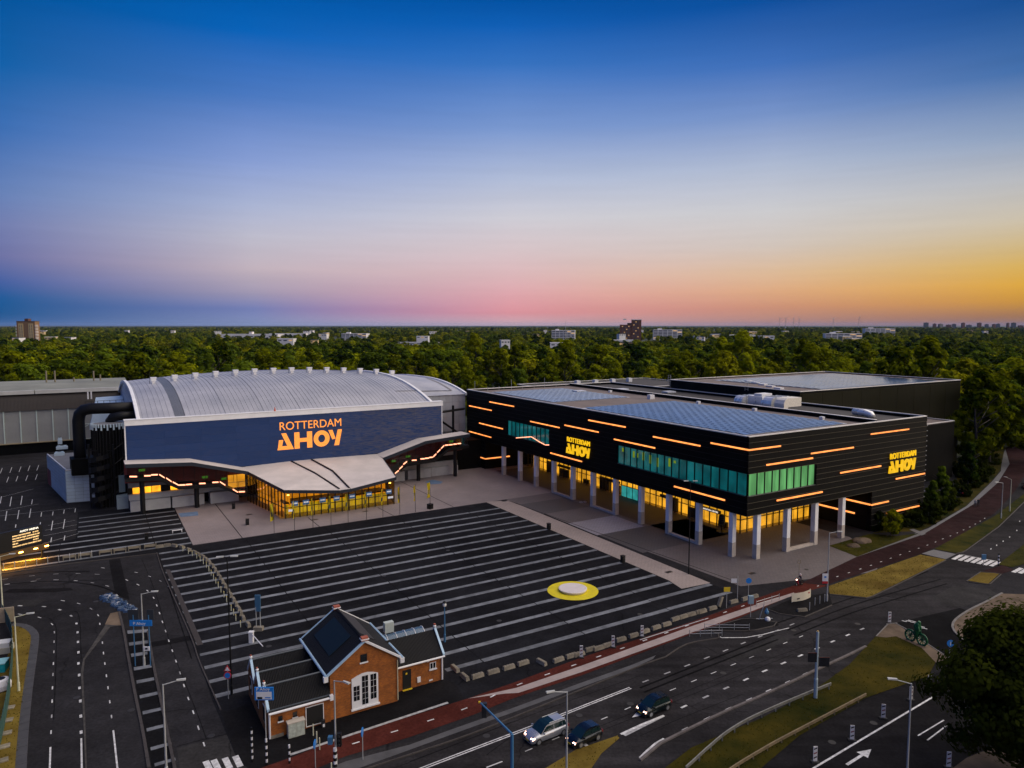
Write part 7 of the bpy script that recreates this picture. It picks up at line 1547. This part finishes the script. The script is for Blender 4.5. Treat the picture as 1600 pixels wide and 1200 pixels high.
bm = bmesh.new(); bmesh.ops.create_uvsphere(bm, u_segments=12, v_segments=8, radius=.15); me = bpy.data.meshes.new('helmet'); bm.to_mesh(me); bm.free(); me.materials.append(mat('helmet_pale', (.6, .5, .5), .3)); obj('helmet', me, t2, (-.22, 0, 1.68))
# folded bicycle heap on the forecourt
t = empty('fallen_bicycle', G(911.5, 785.5), R(15), 'bicycle lying on the dark paving between the white portal frames', 'bicycle')
for x in (-.5, .5): MB().path([(x + .32 * math.cos(a), .2 + .32 * math.sin(a), .12 + .1 * math.sin(a)) for a in [i * math.pi / 6 for i in range(13)]], .03, 5).build('wheel', WHITE, t)
MB().path([(-.5, .2, .12), (-.1, -.15, .3), (.4, -.1, .3), (.5, .2, .12), (0, .25, .15), (-.5, .2, .12)], .03, 5).build('frame', STEEL, t)

# ------------------------------------------------------------------ trees
def leafmat(name, c1, c2, trans=.25):
    m = bpy.data.materials.new(name); m.use_nodes = True; nt = m.node_tree; N = nt.nodes; K = nt.links; N.remove(N['Principled BSDF'])
    ge = N.new('ShaderNodeNewGeometry'); oi = N.new('ShaderNodeObjectInfo'); tc = N.new('ShaderNodeTexCoord')
    n = N.new('ShaderNodeTexNoise'); n.inputs['Scale'].default_value = .45; n.inputs['Detail'].default_value = 2; K.new(tc.outputs['Object'], n.inputs[0])
    a = N.new('ShaderNodeMath'); a.operation = 'MULTIPLY_ADD'; a.inputs[1].default_value = .45; K.new(ge.outputs['Random Per Island'], a.inputs[0]); 
    b = N.new('ShaderNodeMath'); b.operation = 'MULTIPLY_ADD'; b.inputs[1].default_value = .55; b.inputs[2].default_value = -.26; K.new(n.outputs[0], b.inputs[0])
    K.new(b.outputs[0], a.inputs[2]); s = N.new('ShaderNodeMath'); s.operation = 'MULTIPLY_ADD'; s.inputs[1].default_value = .75; K.new(oi.outputs['Random'], s.inputs[0]); K.new(a.outputs[0], s.inputs[2])
    r = N.new('ShaderNodeValToRGB'); r.color_ramp.elements[0].position = .15; r.color_ramp.elements[0].color = (*c1, 1); r.color_ramp.elements[1].position = 1.05 if False else 1.0; r.color_ramp.elements[1].color = (*c2, 1); K.new(s.outputs[0], r.inputs[0])
    d = N.new('ShaderNodeBsdfDiffuse'); K.new(r.outputs[0], d.inputs[0]); t = N.new('ShaderNodeBsdfTranslucent'); K.new(r.outputs[0], t.inputs[0]); mx = N.new('ShaderNodeMixShader'); mx.inputs[0].default_value = trans; K.new(d.outputs[0], mx.inputs[1]); K.new(t.outputs[0], mx.inputs[2]); K.new(mx.outputs[0], N['Material Output'].inputs[0]); return m
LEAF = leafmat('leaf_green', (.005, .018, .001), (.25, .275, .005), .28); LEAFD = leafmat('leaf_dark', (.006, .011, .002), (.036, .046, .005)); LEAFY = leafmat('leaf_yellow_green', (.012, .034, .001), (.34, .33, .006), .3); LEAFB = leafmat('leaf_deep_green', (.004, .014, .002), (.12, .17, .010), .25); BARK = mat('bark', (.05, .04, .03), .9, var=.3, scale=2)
import numpy as np
def crown_mesh(name, h, rx, shape, nclump, nleaf, size, seed, m):
    """leaf quads gathered in clumps spread through the crown"""
    r = np.random.RandomState(seed); V = []; base = h * .18 if shape != 'bush' else 0.1
    cl = []
    while len(cl) < nclump:
        u = r.rand(); z = base + (h - base) * u
        if shape == 'poplar': w = rx * (math.sin(math.pi * min(1, u * .92 + .08)) ** .6)
        elif shape == 'cone': w = rx * (1 - u) ** .7 * min(1, u * 5 + .3)
        elif shape == 'bush': w = rx * math.sqrt(max(0, 1 - u * u))
        else: w = rx * math.sqrt(max(0, 1 - (abs(u - .48) / .53) ** 2.2))
        a = r.rand() * 2 * math.pi; q = math.sqrt(r.rand()) * (.55 + .45 * r.rand() ** .3)
        k = 1 + .22 * math.sin(a * 3 + seed) + .12 * math.sin(a * 5 + u * 7 + seed)
        cl.append((math.cos(a) * w * q * k, math.sin(a) * w * q * k, z, rx * (.20 + .16 * r.rand())))
    cl = np.array(cl); idx = r.randint(0, nclump, nleaf)
    d = r.normal(size=(nleaf, 3)); d /= np.linalg.norm(d, axis=1)[:, None]; rad = (r.rand(nleaf) ** .45)[:, None] * cl[idx, 3:4]
    C = cl[idx, :3] + d * rad * np.array([1, 1, .8])
    ctr = np.array([0, 0, base + (h - base) * .42]); cr = (C - ctr) / np.array([rx, rx, (h - base) * .5]); nrm = d * .75 + cr * .8 + r.normal(size=(nleaf, 3)) * .33 + np.array([0, 0, .25]); nrm /= np.linalg.norm(nrm, axis=1)[:, None]
    t = np.cross(nrm, r.normal(size=(nleaf, 3))); t /= np.linalg.norm(t, axis=1)[:, None]; b = np.cross(nrm, t); s = (size * (.55 + .9 * r.rand(nleaf)))[:, None]
    q = np.stack([C - t * s, C - b * s * .62 + nrm * s * .12, C + t * s, C + b * s * .62 + nrm * s * .12], 1).reshape(-1, 3)
    me = bpy.data.meshes.new(name); me.vertices.add(len(q)); me.vertices.foreach_set('co', q.ravel()); me.loops.add(nleaf * 4); me.loops.foreach_set('vertex_index', np.arange(nleaf * 4)); me.polygons.add(nleaf); me.polygons.foreach_set('loop_start', np.arange(nleaf) * 4); me.polygons.foreach_set('loop_total', np.full(nleaf, 4)); me.update(); me.validate(); me.materials.append(m); return me
def trunk_mesh(h, r0, seed, limbs=7):
    rr = random.Random(seed); mb = MB(); P = [Vector((0, 0, -.3)), Vector((rr.uniform(-.1, .1), rr.uniform(-.1, .1), h * .3)), Vector((rr.uniform(-.4, .4), rr.uniform(-.4, .4), h * .62)), Vector((rr.uniform(-.6, .6), rr.uniform(-.6, .6), h * .9))]
    mb.sweep(smooth_line(P, 3), [r0 * (1 - .09 * i) for i in range(10)], 8)
    for i in range(limbs):
        z = h * rr.uniform(.25, .7); a = rr.uniform(0, 6.28); L = h * rr.uniform(.14, .26); p = Vector((0, 0, z)); e = p + Vector((math.cos(a) * L, math.sin(a) * L, L * rr.uniform(.5, 1.0))); mb.tube(p, e, r0 * .4, r0 * .12, 6)
    return mb.mesh('trunk', BARK, smooth=True)
VAR = []
for i, (h, rx, shp) in enumerate([(20, 6.4, 'round'), (18, 7.2, 'round'), (24, 5.4, 'poplar'), (17, 6.6, 'round'), (25, 6.2, 'poplar'), (18, 4.4, 'cone'), (14, 6.0, 'round')]):
    VAR.append((h, rx, crown_mesh('crown', h, rx, shp, 46 if shp != 'cone' else 36, 5600, .56, 11 + i, [LEAF, LEAFB, LEAF, LEAFY, LEAF, LEAFB, LEAFY][i]), trunk_mesh(h, .38, i)))
FVAR = [(18, crown_mesh('far_crown', 17, 10, 'round', 30, 800, 1.3, 71, LEAF)), (20, crown_mesh('far_crown', 20, 8, 'poplar', 28, 700, 1.3, 72, LEAFB)), (14, crown_mesh('far_crown', 15, 11, 'round', 30, 800, 1.4, 73, LEAFY))]
tr = random.Random(41)
def blocked(a, b, m=6):
    for a0, b0, a1, b1 in ((-100, 255, 16, 304), (0, 165, 100, 268), (88, 70, 150, 186), (140, 95, 224, 158), (128, 180, 193, 218), (-30, 60, 90, 180), (-110, 180, 5, 262)):
        if a0 - m < a < a1 + m and b0 - m < b < b1 + m: return True
    return False
FARB = []      # filled below: far buildings keep trees off their footprint
FAR = [((42, 540), 40, 36, 501, 'tower'), ((553, 535), 40, 20, 521, 'block'), ((880, 535), 36, 18, 516, 'block'), ((985, 533), 33, 24, 500, 'brick'), ((1043, 531), 44, 16, 515, 'slab'), ((1318, 537), 54, 18, 521, 'slab'), ((1375, 525), 44, 16, 513, 'block'), ((390, 529), 90, 30, 522, 'hall'), ((450, 527), 60, 26, 521, 'hall'), ((970, 537), 40, 22, 531, 'hall'), ((655, 539), 60, 14, 534.5, 'hall'), ((1160, 530), 40, 24, 523, 'hall')]
for p, w, d, top, k in FAR:
    g = G(*p); FARB.append((g.x, g.y, g.y * w / 1600 + 30))
# sample tree places in the view wedge, nearest first
places = []
def ok_far(x, y):
    for bx, by, rr_ in FARB:
        if abs(x - bx) < rr_ * .75 and by - 330 < y < by + 40: return False
    return True
seen = {}
def try_place(x, y, sp):
    c = (int(x / sp), int(y / sp), sp)
    for dx in (-1, 0, 1):
        for dy in (-1, 0, 1):
            for (px_, py_) in seen.get((c[0] + dx, c[1] + dy, sp), ()):
                if (px_ - x) ** 2 + (py_ - y) ** 2 < sp * sp: return False
    seen.setdefault(c, []).append((x, y)); return True
for n in range(16000):
    y = 175 + 560 * tr.random() ** .8; x = (tr.random() * 2 - 1) * (.80 * y + 30); a, b = toab((x, y))
    if blocked(a, b): continue
    if a < 150 and b < 240: continue
    if a > 150 and b < 108: continue
    if 196 < a < 226 and b < 170 and a < 224: continue
    if not try_place(x, y, 13): continue
    places.append((x, y))
places.sort(key=lambda p: p[0] ** 2 + p[1] ** 2)
def sector(x, y):
    ax = 800 + FPX * x / y
    if ax < 200: return 'dark green tree in the wood behind the grey exhibition hall', 'trees behind the exhibition hall'
    if ax < 730: return 'green tree in the wood behind the curved arena roof', 'trees behind the arena'
    if ax < 1050: return 'green tree in the wood behind the convention centre solar roof', 'trees behind the convention centre'
    if ax < 1500: return 'green tree in the wood behind the tall rear hall', 'trees behind the rear hall'
    return 'green tree at the right edge beyond the black halls', 'trees at the right edge'
protos = []
for h, rx, cm, tm in VAR:
    e = empty('tree', (0, 0, 0)); o1 = obj('crown', cm, e); o2 = obj('trunk', tm, e); protos.append(e)
used = [False] * len(VAR)
def plant(i, x, y, sc, label, group, zs=1.0, z=-.2):
    if used[i]: t = copy_tree(protos[i])
    else: t = protos[i]; used[i] = True
    t.location = (x, y, z); t.scale = (sc, sc, sc * zs); t.rotation_euler = (0, 0, tr.uniform(0, 6.28)); tag(t, label, 'tree', group); return t
NEAR = 284
rest = places[NEAR:]
for x, y in places[:NEAR]:
    l, g_ = sector(x, y); ax = 800 + FPX * x / y
    i = tr.choice([0, 1, 2, 2, 3, 4, 4, 5, 6] if 600 < ax < 1450 else [0, 0, 1, 1, 3, 3, 5, 6, 4]); f = 1 + .22 * math.sin(x * .021 + 2) * math.sin(y * .017); lk = ['broad', 'wide rounded', 'tall slender', 'rounded', 'very tall', 'narrow pointed', 'low spreading'][i]; plant(i, x, y, tr.uniform(.62, 1.28) * f, lk + ' ' + l, g_ + ', ' + lk, tr.uniform(.88, 1.12))
# row of tall trees close behind the halls, as in the photo: kept inside the same kinds
EX = [(1522, 742, 1.2, 2), (1545, 722, 1.25, 0), (1580, 700, 1.2, 1), (1605, 722, 1.15, 4), (1560, 690, 1.3, 3), (1625, 690, 1.3, 0), (1512, 760, .62, 5), (1455, 805, .42, 5), (1470, 790, .5, 5), (1430, 822, .0, 0)]
EXL = ['tall tree leaning over the corner of the low plant block', 'broad tree second nearest the plant block at the right', 'broad tree overhanging the far bend of the cycle path', 'tree beyond the right road at the picture edge', 'rounded tree behind the far bend of the footpath', 'large tree farthest right beyond the road bend', 'slim conical tree beside the low plant block', 'slim small tree against the black wall near the name sign', 'slim young tree among shrubs behind the black wall', '']
for (px, py, s, i), l in zip(EX, EXL):
    if s > 0: g = G(px, py); plant(i, g.x, g.y, s, l, None)
g = G(1392, 838); plant(3, g.x, g.y, .30, 'small slim tree on the lawn before the black wall', None)
for i, u in enumerate(used):
    if not u:
        for ch in list(protos[i].children): bpy.data.objects.remove(ch)
        bpy.data.objects.remove(protos[i])
# shrubs in the bed beside the convention centre
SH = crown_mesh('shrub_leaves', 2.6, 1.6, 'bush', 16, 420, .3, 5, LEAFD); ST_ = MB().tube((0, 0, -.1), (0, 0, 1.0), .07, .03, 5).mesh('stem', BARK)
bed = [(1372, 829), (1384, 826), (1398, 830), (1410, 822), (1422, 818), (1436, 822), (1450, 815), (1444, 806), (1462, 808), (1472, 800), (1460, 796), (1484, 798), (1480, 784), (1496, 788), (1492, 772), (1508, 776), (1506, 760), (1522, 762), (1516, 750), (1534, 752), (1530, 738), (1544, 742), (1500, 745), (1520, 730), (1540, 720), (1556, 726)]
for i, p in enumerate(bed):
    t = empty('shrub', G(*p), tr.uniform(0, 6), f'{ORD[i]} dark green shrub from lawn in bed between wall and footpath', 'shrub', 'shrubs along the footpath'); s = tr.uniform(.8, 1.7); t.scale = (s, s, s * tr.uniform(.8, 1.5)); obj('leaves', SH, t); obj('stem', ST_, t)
# big dark tree at the bottom right
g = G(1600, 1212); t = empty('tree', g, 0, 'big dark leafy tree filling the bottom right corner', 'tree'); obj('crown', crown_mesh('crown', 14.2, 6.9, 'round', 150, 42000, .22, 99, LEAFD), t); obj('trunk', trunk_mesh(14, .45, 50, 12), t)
# the wood that runs on to the horizon: one mass
pts = [(x, y, tr.uniform(.75, 1.15)) for x, y in rest]
for lo, hi, sp, n, s0 in ((700, 1500, 14, 24000, .85), (1500, 3200, 20, 24000, .82), (3200, 9000, 40, 24000, .95)):
    for k in range(n):
        y = lo + (hi - lo) * tr.random() ** .85; x = (tr.random() * 2 - 1) * (.78 * y + 40)
        if not ok_far(x, y): continue
        f = math.sin(x * .0041 + 1.3) * math.sin(y * .0052 + .4) + .5 * math.sin(x * .011 + y * .007)
        if f > .62: continue
        if try_place(x, y, sp): pts.append((x, y, s0 * tr.uniform(.6, 1.2) * (1 + .22 * f)))
me = bpy.data.meshes.new('wood'); me.from_pydata([(x, y, -.2) for x, y, s in pts], [], []); at_ = me.attributes.new('tree_scale', 'FLOAT', 'POINT'); at_.data.foreach_set('value', [s for *_, s in pts])
wood = obj('wood', me); wood['kind'] = 'stuff'; wood['label'] = 'dark green wood running on to the horizon'; wood['category'] = 'wood'
src = []
hid = bpy.data.collections.new('tree_sources')
for h, m_ in FVAR: o = bpy.data.objects.new('tree_source', m_); hid.objects.link(o); src.append(o)
ng = bpy.data.node_groups.new('scatter_trees', 'GeometryNodeTree'); ng.interface.new_socket('Geometry', in_out='INPUT', socket_type='NodeSocketGeometry'); ng.interface.new_socket('Geometry', in_out='OUTPUT', socket_type='NodeSocketGeometry')
N = ng.nodes; K = ng.links; gi, go = N.new('NodeGroupInput'), N.new('NodeGroupOutput'); iop = N.new('GeometryNodeInstanceOnPoints'); gti = N.new('GeometryNodeGeometryToInstance')
for o in src: oi = N.new('GeometryNodeObjectInfo'); oi.inputs[0].default_value = o; K.new(oi.outputs['Geometry'], gti.inputs[0])
na = N.new('GeometryNodeInputNamedAttribute'); na.data_type = 'FLOAT'; na.inputs[0].default_value = 'tree_scale'; rv = N.new('FunctionNodeRandomValue'); rv.data_type = 'FLOAT_VECTOR'; rv.inputs[0].default_value = (0, 0, 0); rv.inputs[1].default_value = (0, 0, 6.28)
iop.inputs['Pick Instance'].default_value = True
K.new(gi.outputs[0], iop.inputs['Points']); K.new(gti.outputs[0], iop.inputs['Instance']); K.new(rv.outputs[0], iop.inputs['Rotation']); K.new(na.outputs[0], iop.inputs['Scale']); K.new(iop.outputs[0], go.inputs[0])
md = wood.modifiers.new('scatter', 'NODES'); md.node_group = ng

# ------------------------------------------------------------------ far buildings
FW, FT, FBk, FGl = mat('far_white', (.78, .76, .76), .6, var=.1, scale=.1), mat('far_tan', (.62, .46, .22), .7, var=.1, scale=.1), mat('far_brick', (.14, .06, .04), .8, var=.15, scale=.1), mat('far_glass', (.06, .08, .11), .3)
LITW = glow('far_lit_window', (1, .6, .25), .45)
FL = {0: 'dark brick tower block with tan strips far off at the left', 1: 'white block of flats far behind the arena roof', 2: 'pale block of flats with a mast far behind the halls', 3: 'dark red brick tower of stepped height on the horizon', 4: 'long white office slab right of the brick tower', 5: 'white banded office slab far off at the right', 6: 'grey blue flats low on the horizon at the right', 7: 'long low white hall far off left of centre', 8: 'second low white hall far off behind the arena', 9: 'low white shed before the dark red tower', 10: 'long white roof among trees behind the arena', 11: 'low pale sheds among far trees right of centre'}
for i, (p, w, d, top, kind) in enumerate(FAR):
    g = G(*p); sc_ = g.y / FPX; W_ = w * sc_ * (.8 if kind == 'tower' else 1); H_ = (CAMZ - (top - 508) * sc_) * (1.08 if kind == 'tower' else 1); t = empty({'tower': 'tower_block', 'brick': 'tower_block', 'hall': 'warehouse'}.get(kind, 'office_block'), g, R(-8 if kind != 'hall' else -3), FL[i], 'building'); D_ = d * sc_ * (.25 if kind == 'tower' else .8)
    m = {'tower': FBk, 'brick': FBk, 'hall': FW, 'slab': FW, 'block': FW}[kind]
    if kind == 'brick':
        MB().box(-W_ / 2, 0, 0, W_ * .05, D_, H_ * .78).build('wall', FBk, t); MB().box(W_ * .05, -1, 0, W_ / 2, D_, H_).build('wall', FBk, t); MB().box(-W_ * .15, 2, H_ * .78, W_ * .05, D_ - 2, H_ * .86).build('roof_house', DARKSTEEL, t); MB().box(W_ * .03, -1.6, H_, W_ * .52, D_ + 1, H_ + 1.5).build('roof', FW, t)
    else: MB().box(-W_ / 2, 0, 0, W_ / 2, D_, H_ * (.9 if kind == 'tower' else .97)).build('wall', mat('far_tower_brown', (.26, .15, .07), .8, var=.1, scale=.1) if kind == 'tower' else m, t); MB().box(-W_ / 2 - .5, -.5, H_ * (.9 if kind == 'tower' else .97), W_ / 2 + .5, D_ + .5, H_ * (.91 if kind == 'tower' else 1.0)).build('roof', DARKSTEEL if kind == 'tower' else FW, t)
    if kind == 'tower':
        MB().box(-W_ * .1, 2, H_ * .91, W_ * .1, D_ - 2, H_).build('lift_house', FBk, t)
        for x in (-.27, .27): MB().box(x * W_ - W_ * .13, -.5, 2, x * W_ + W_ * .13, -.02, H_ * .82).build('tan_strip', FT, t)
        for k in range(13):
            z = 4 + k * (H_ * .8 - 4) / 13
            for x in (-.33, -.21, .21, .33): MB().box(x * W_ - 1, -.6, z, x * W_ + 1, -.51, z + 1.4).build('window', FGl, t)
            for s in (-1, 1): MB().box(s * W_ / 2, -1.2, z, s * (W_ / 2 + 2), D_ * .5, z + .9).build('balcony', FW, t)
    elif kind != 'hall':
        nf = 6 if kind != 'brick' else 12
        for k in range(nf):
            z = H_ * .12 + k * H_ * .84 / nf
            if kind == 'brick':
                for x in (-.38, -.28, -.18, -.08, .15, .25, .35):
                    if x < 0 and z > H_ * .7: continue
                    MB().box(x * W_ - 1.2, -1.3 if x > 0 else -.3, z, x * W_ + 1.2, -1.05 if x > 0 else -.05, z + 1.8).build('window', LITW if (k * 7 + int(x * 100)) % 6 == 0 else FGl, t)
            else:
                for q in range(6): MB().box(-W_ / 2 + W_ * (q + .08) / 6, -.3, z + 1, -W_ / 2 + W_ * (q + .92) / 6, -.05, z + H_ * .45 / nf + 1).build('window', FGl if (q + k) % 9 else LITW, t)
        if i == 2: MB().tube((W_ * .1, -3, 0), (W_ * .1, -3, H_ + 22), .6, .3, 6).build('mast', STEEL, t)
        MB().box(-W_ * .35, D_ * .3, H_ * 1.001, -W_ * .2, D_ * .6, H_ + 3).build('roof_house', FW, t)
    else:
        for q in range(5): MB().box(-W_ / 2 + W_ * (q + .2) / 5, -.3, H_ * .35, -W_ / 2 + W_ * (q + .8) / 5, -.05, H_ * .6).build('window', FGl, t)
# small houses among the far trees
hr = random.Random(5)
for i in range(46):
    y = hr.uniform(900, 3000); x = (hr.random() * 2 - 1) * .7 * y; H_ = hr.uniform(15, 19) + y * .0008; W_ = hr.uniform(10, 28)
    t = empty('house', (x, y, 0), hr.uniform(-.4, .4), 'small pale flat roofed house showing above the far trees', 'house', 'small houses among the far trees'); MB().box(-W_ / 2, 0, 0, W_ / 2, 12, H_).build('wall', FW if i % 3 else FT, t); MB().box(-W_ / 2 - .4, -.4, H_, W_ / 2 + .4, 12.4, H_ + .7).build('roof', DARKSTEEL if i % 2 else FW, t)
    for q in range(3): MB().box(-W_ / 2 + W_ * (q + .2) / 3, -.2, H_ - 3, -W_ / 2 + W_ * (q + .8) / 3, -.02, H_ - 1.4).build('window', LITW if (i + q) % 5 == 0 else FGl, t)
for i in range(14):
    px = 1445 + i * 11.5 + hr.uniform(-3, 3); d_ = 7200; x = (px - 800) / FPX * d_; H_ = 40 + hr.uniform(-8, 26); W_ = hr.uniform(18, 45)
    t = empty('tower_block', (x, d_, 0), hr.uniform(-.3, .3), f'{ORD[i]} tiny dark tower from the left on the right hand skyline', 'building', 'towers on the right skyline'); MB().box(-W_ / 2, 0, 0, W_ / 2, 20, H_).build('wall', FBk if i % 2 else FGl, t); MB().box(-4, 4, H_, 4, 12, H_ + 4).build('roof_house', FGl, t)
for i, (px, py) in enumerate([(1217, 498), (1226, 497.5), (1238, 498), (1247, 498.5), (1300, 498), (1340, 497)]):
    d_ = 6400; x = (px - 800) / FPX * d_; H_ = CAMZ + (508 - py) / FPX * d_; t = empty('wind_turbine', (x, d_, 0), 0, f'{ORD[i]} wind turbine from the left on the horizon', 'wind turbine', 'wind turbines on the horizon'); TW = mat('turbine_white', (.5, .5, .5), .5)
    MB().tube((0, 0, 0), (0, 0, H_), 2.2, 1.2, 8).build('tower', TW, t); MB().box(-2, -3, H_ - 1.5, 2, 5, H_ + 1.5).build('nacelle', TW, t)
    for k in range(3): a_ = R(120 * k + 37 * i); MB().tube((0, -4, H_), (math.cos(a_) * 32, -4, H_ + math.sin(a_) * 32), 1.4, .4, 5).build('blade', TW, t)
# grass blades on the verges: one mass
gr = random.Random(9); gb = MB()
def inpoly(x, y, P):
    c = False
    for (x0, y0), (x1, y1) in zip(P, P[1:] + P[:1]):
        if (y0 > y) != (y1 > y) and x < (x1 - x0) * (y - y0) / (y1 - y0) + x0: c = not c
    return c
for name, pp in grass_list:
    if name in ('shrub_bed',): continue
    P = [tuple(G(*p)[:2]) for p in pp]; xs, ys = [p[0] for p in P], [p[1] for p in P]; area = (max(xs) - min(xs)) * (max(ys) - min(ys)); n = int(min(16000, area * 9))
    for k in range(n):
        x, y = gr.uniform(min(xs), max(xs)), gr.uniform(min(ys), max(ys))
        if y < 50 or not inpoly(x, y, P): continue
        if math.sin(x * 1.7 + y * .9) + math.sin(y * 2.3 - x * .6) < gr.uniform(-2.0, .6): continue
        h = gr.uniform(.05, .16); a_ = gr.uniform(0, 6.28); w = gr.uniform(.03, .08); dx, dy = math.cos(a_) * w, math.sin(a_) * w; lx, ly = gr.uniform(-.1, .1), gr.uniform(-.1, .1)
        gb.face([(x - dx, y - dy, .04), (x + dx, y + dy, .04), (x + lx, y + ly, .05 + h)])
GRASS = leafmat('grass_blade', (.014, .026, .003), (.095, .080, .010), .3)
o = gb.build('grass', GRASS); tag(o, 'short patchy grass on the verges and lawns', 'grass', kind='stuff')

# ------------------------------------------------------------------ evening haze
HZ = bpy.data.materials.new('evening_haze'); HZ.use_nodes = True; N = HZ.node_tree.nodes; N.remove(N['Principled BSDF']); v = N.new('ShaderNodeVolumePrincipled'); v.inputs['Color'].default_value = (.40, .58, 1, 1); v.inputs['Density'].default_value = 1.1e-5; v.inputs['Anisotropy'].default_value = 0; HZ.node_tree.links.new(v.outputs[0], N['Material Output'].inputs['Volume'])
hz = MB().box(-30500, -3500, -1.3, 30500, 45500, 150).build('haze', HZ); hz['kind'] = 'stuff'; hz['label'] = 'thin blue evening haze over the woods'; hz['category'] = 'haze'
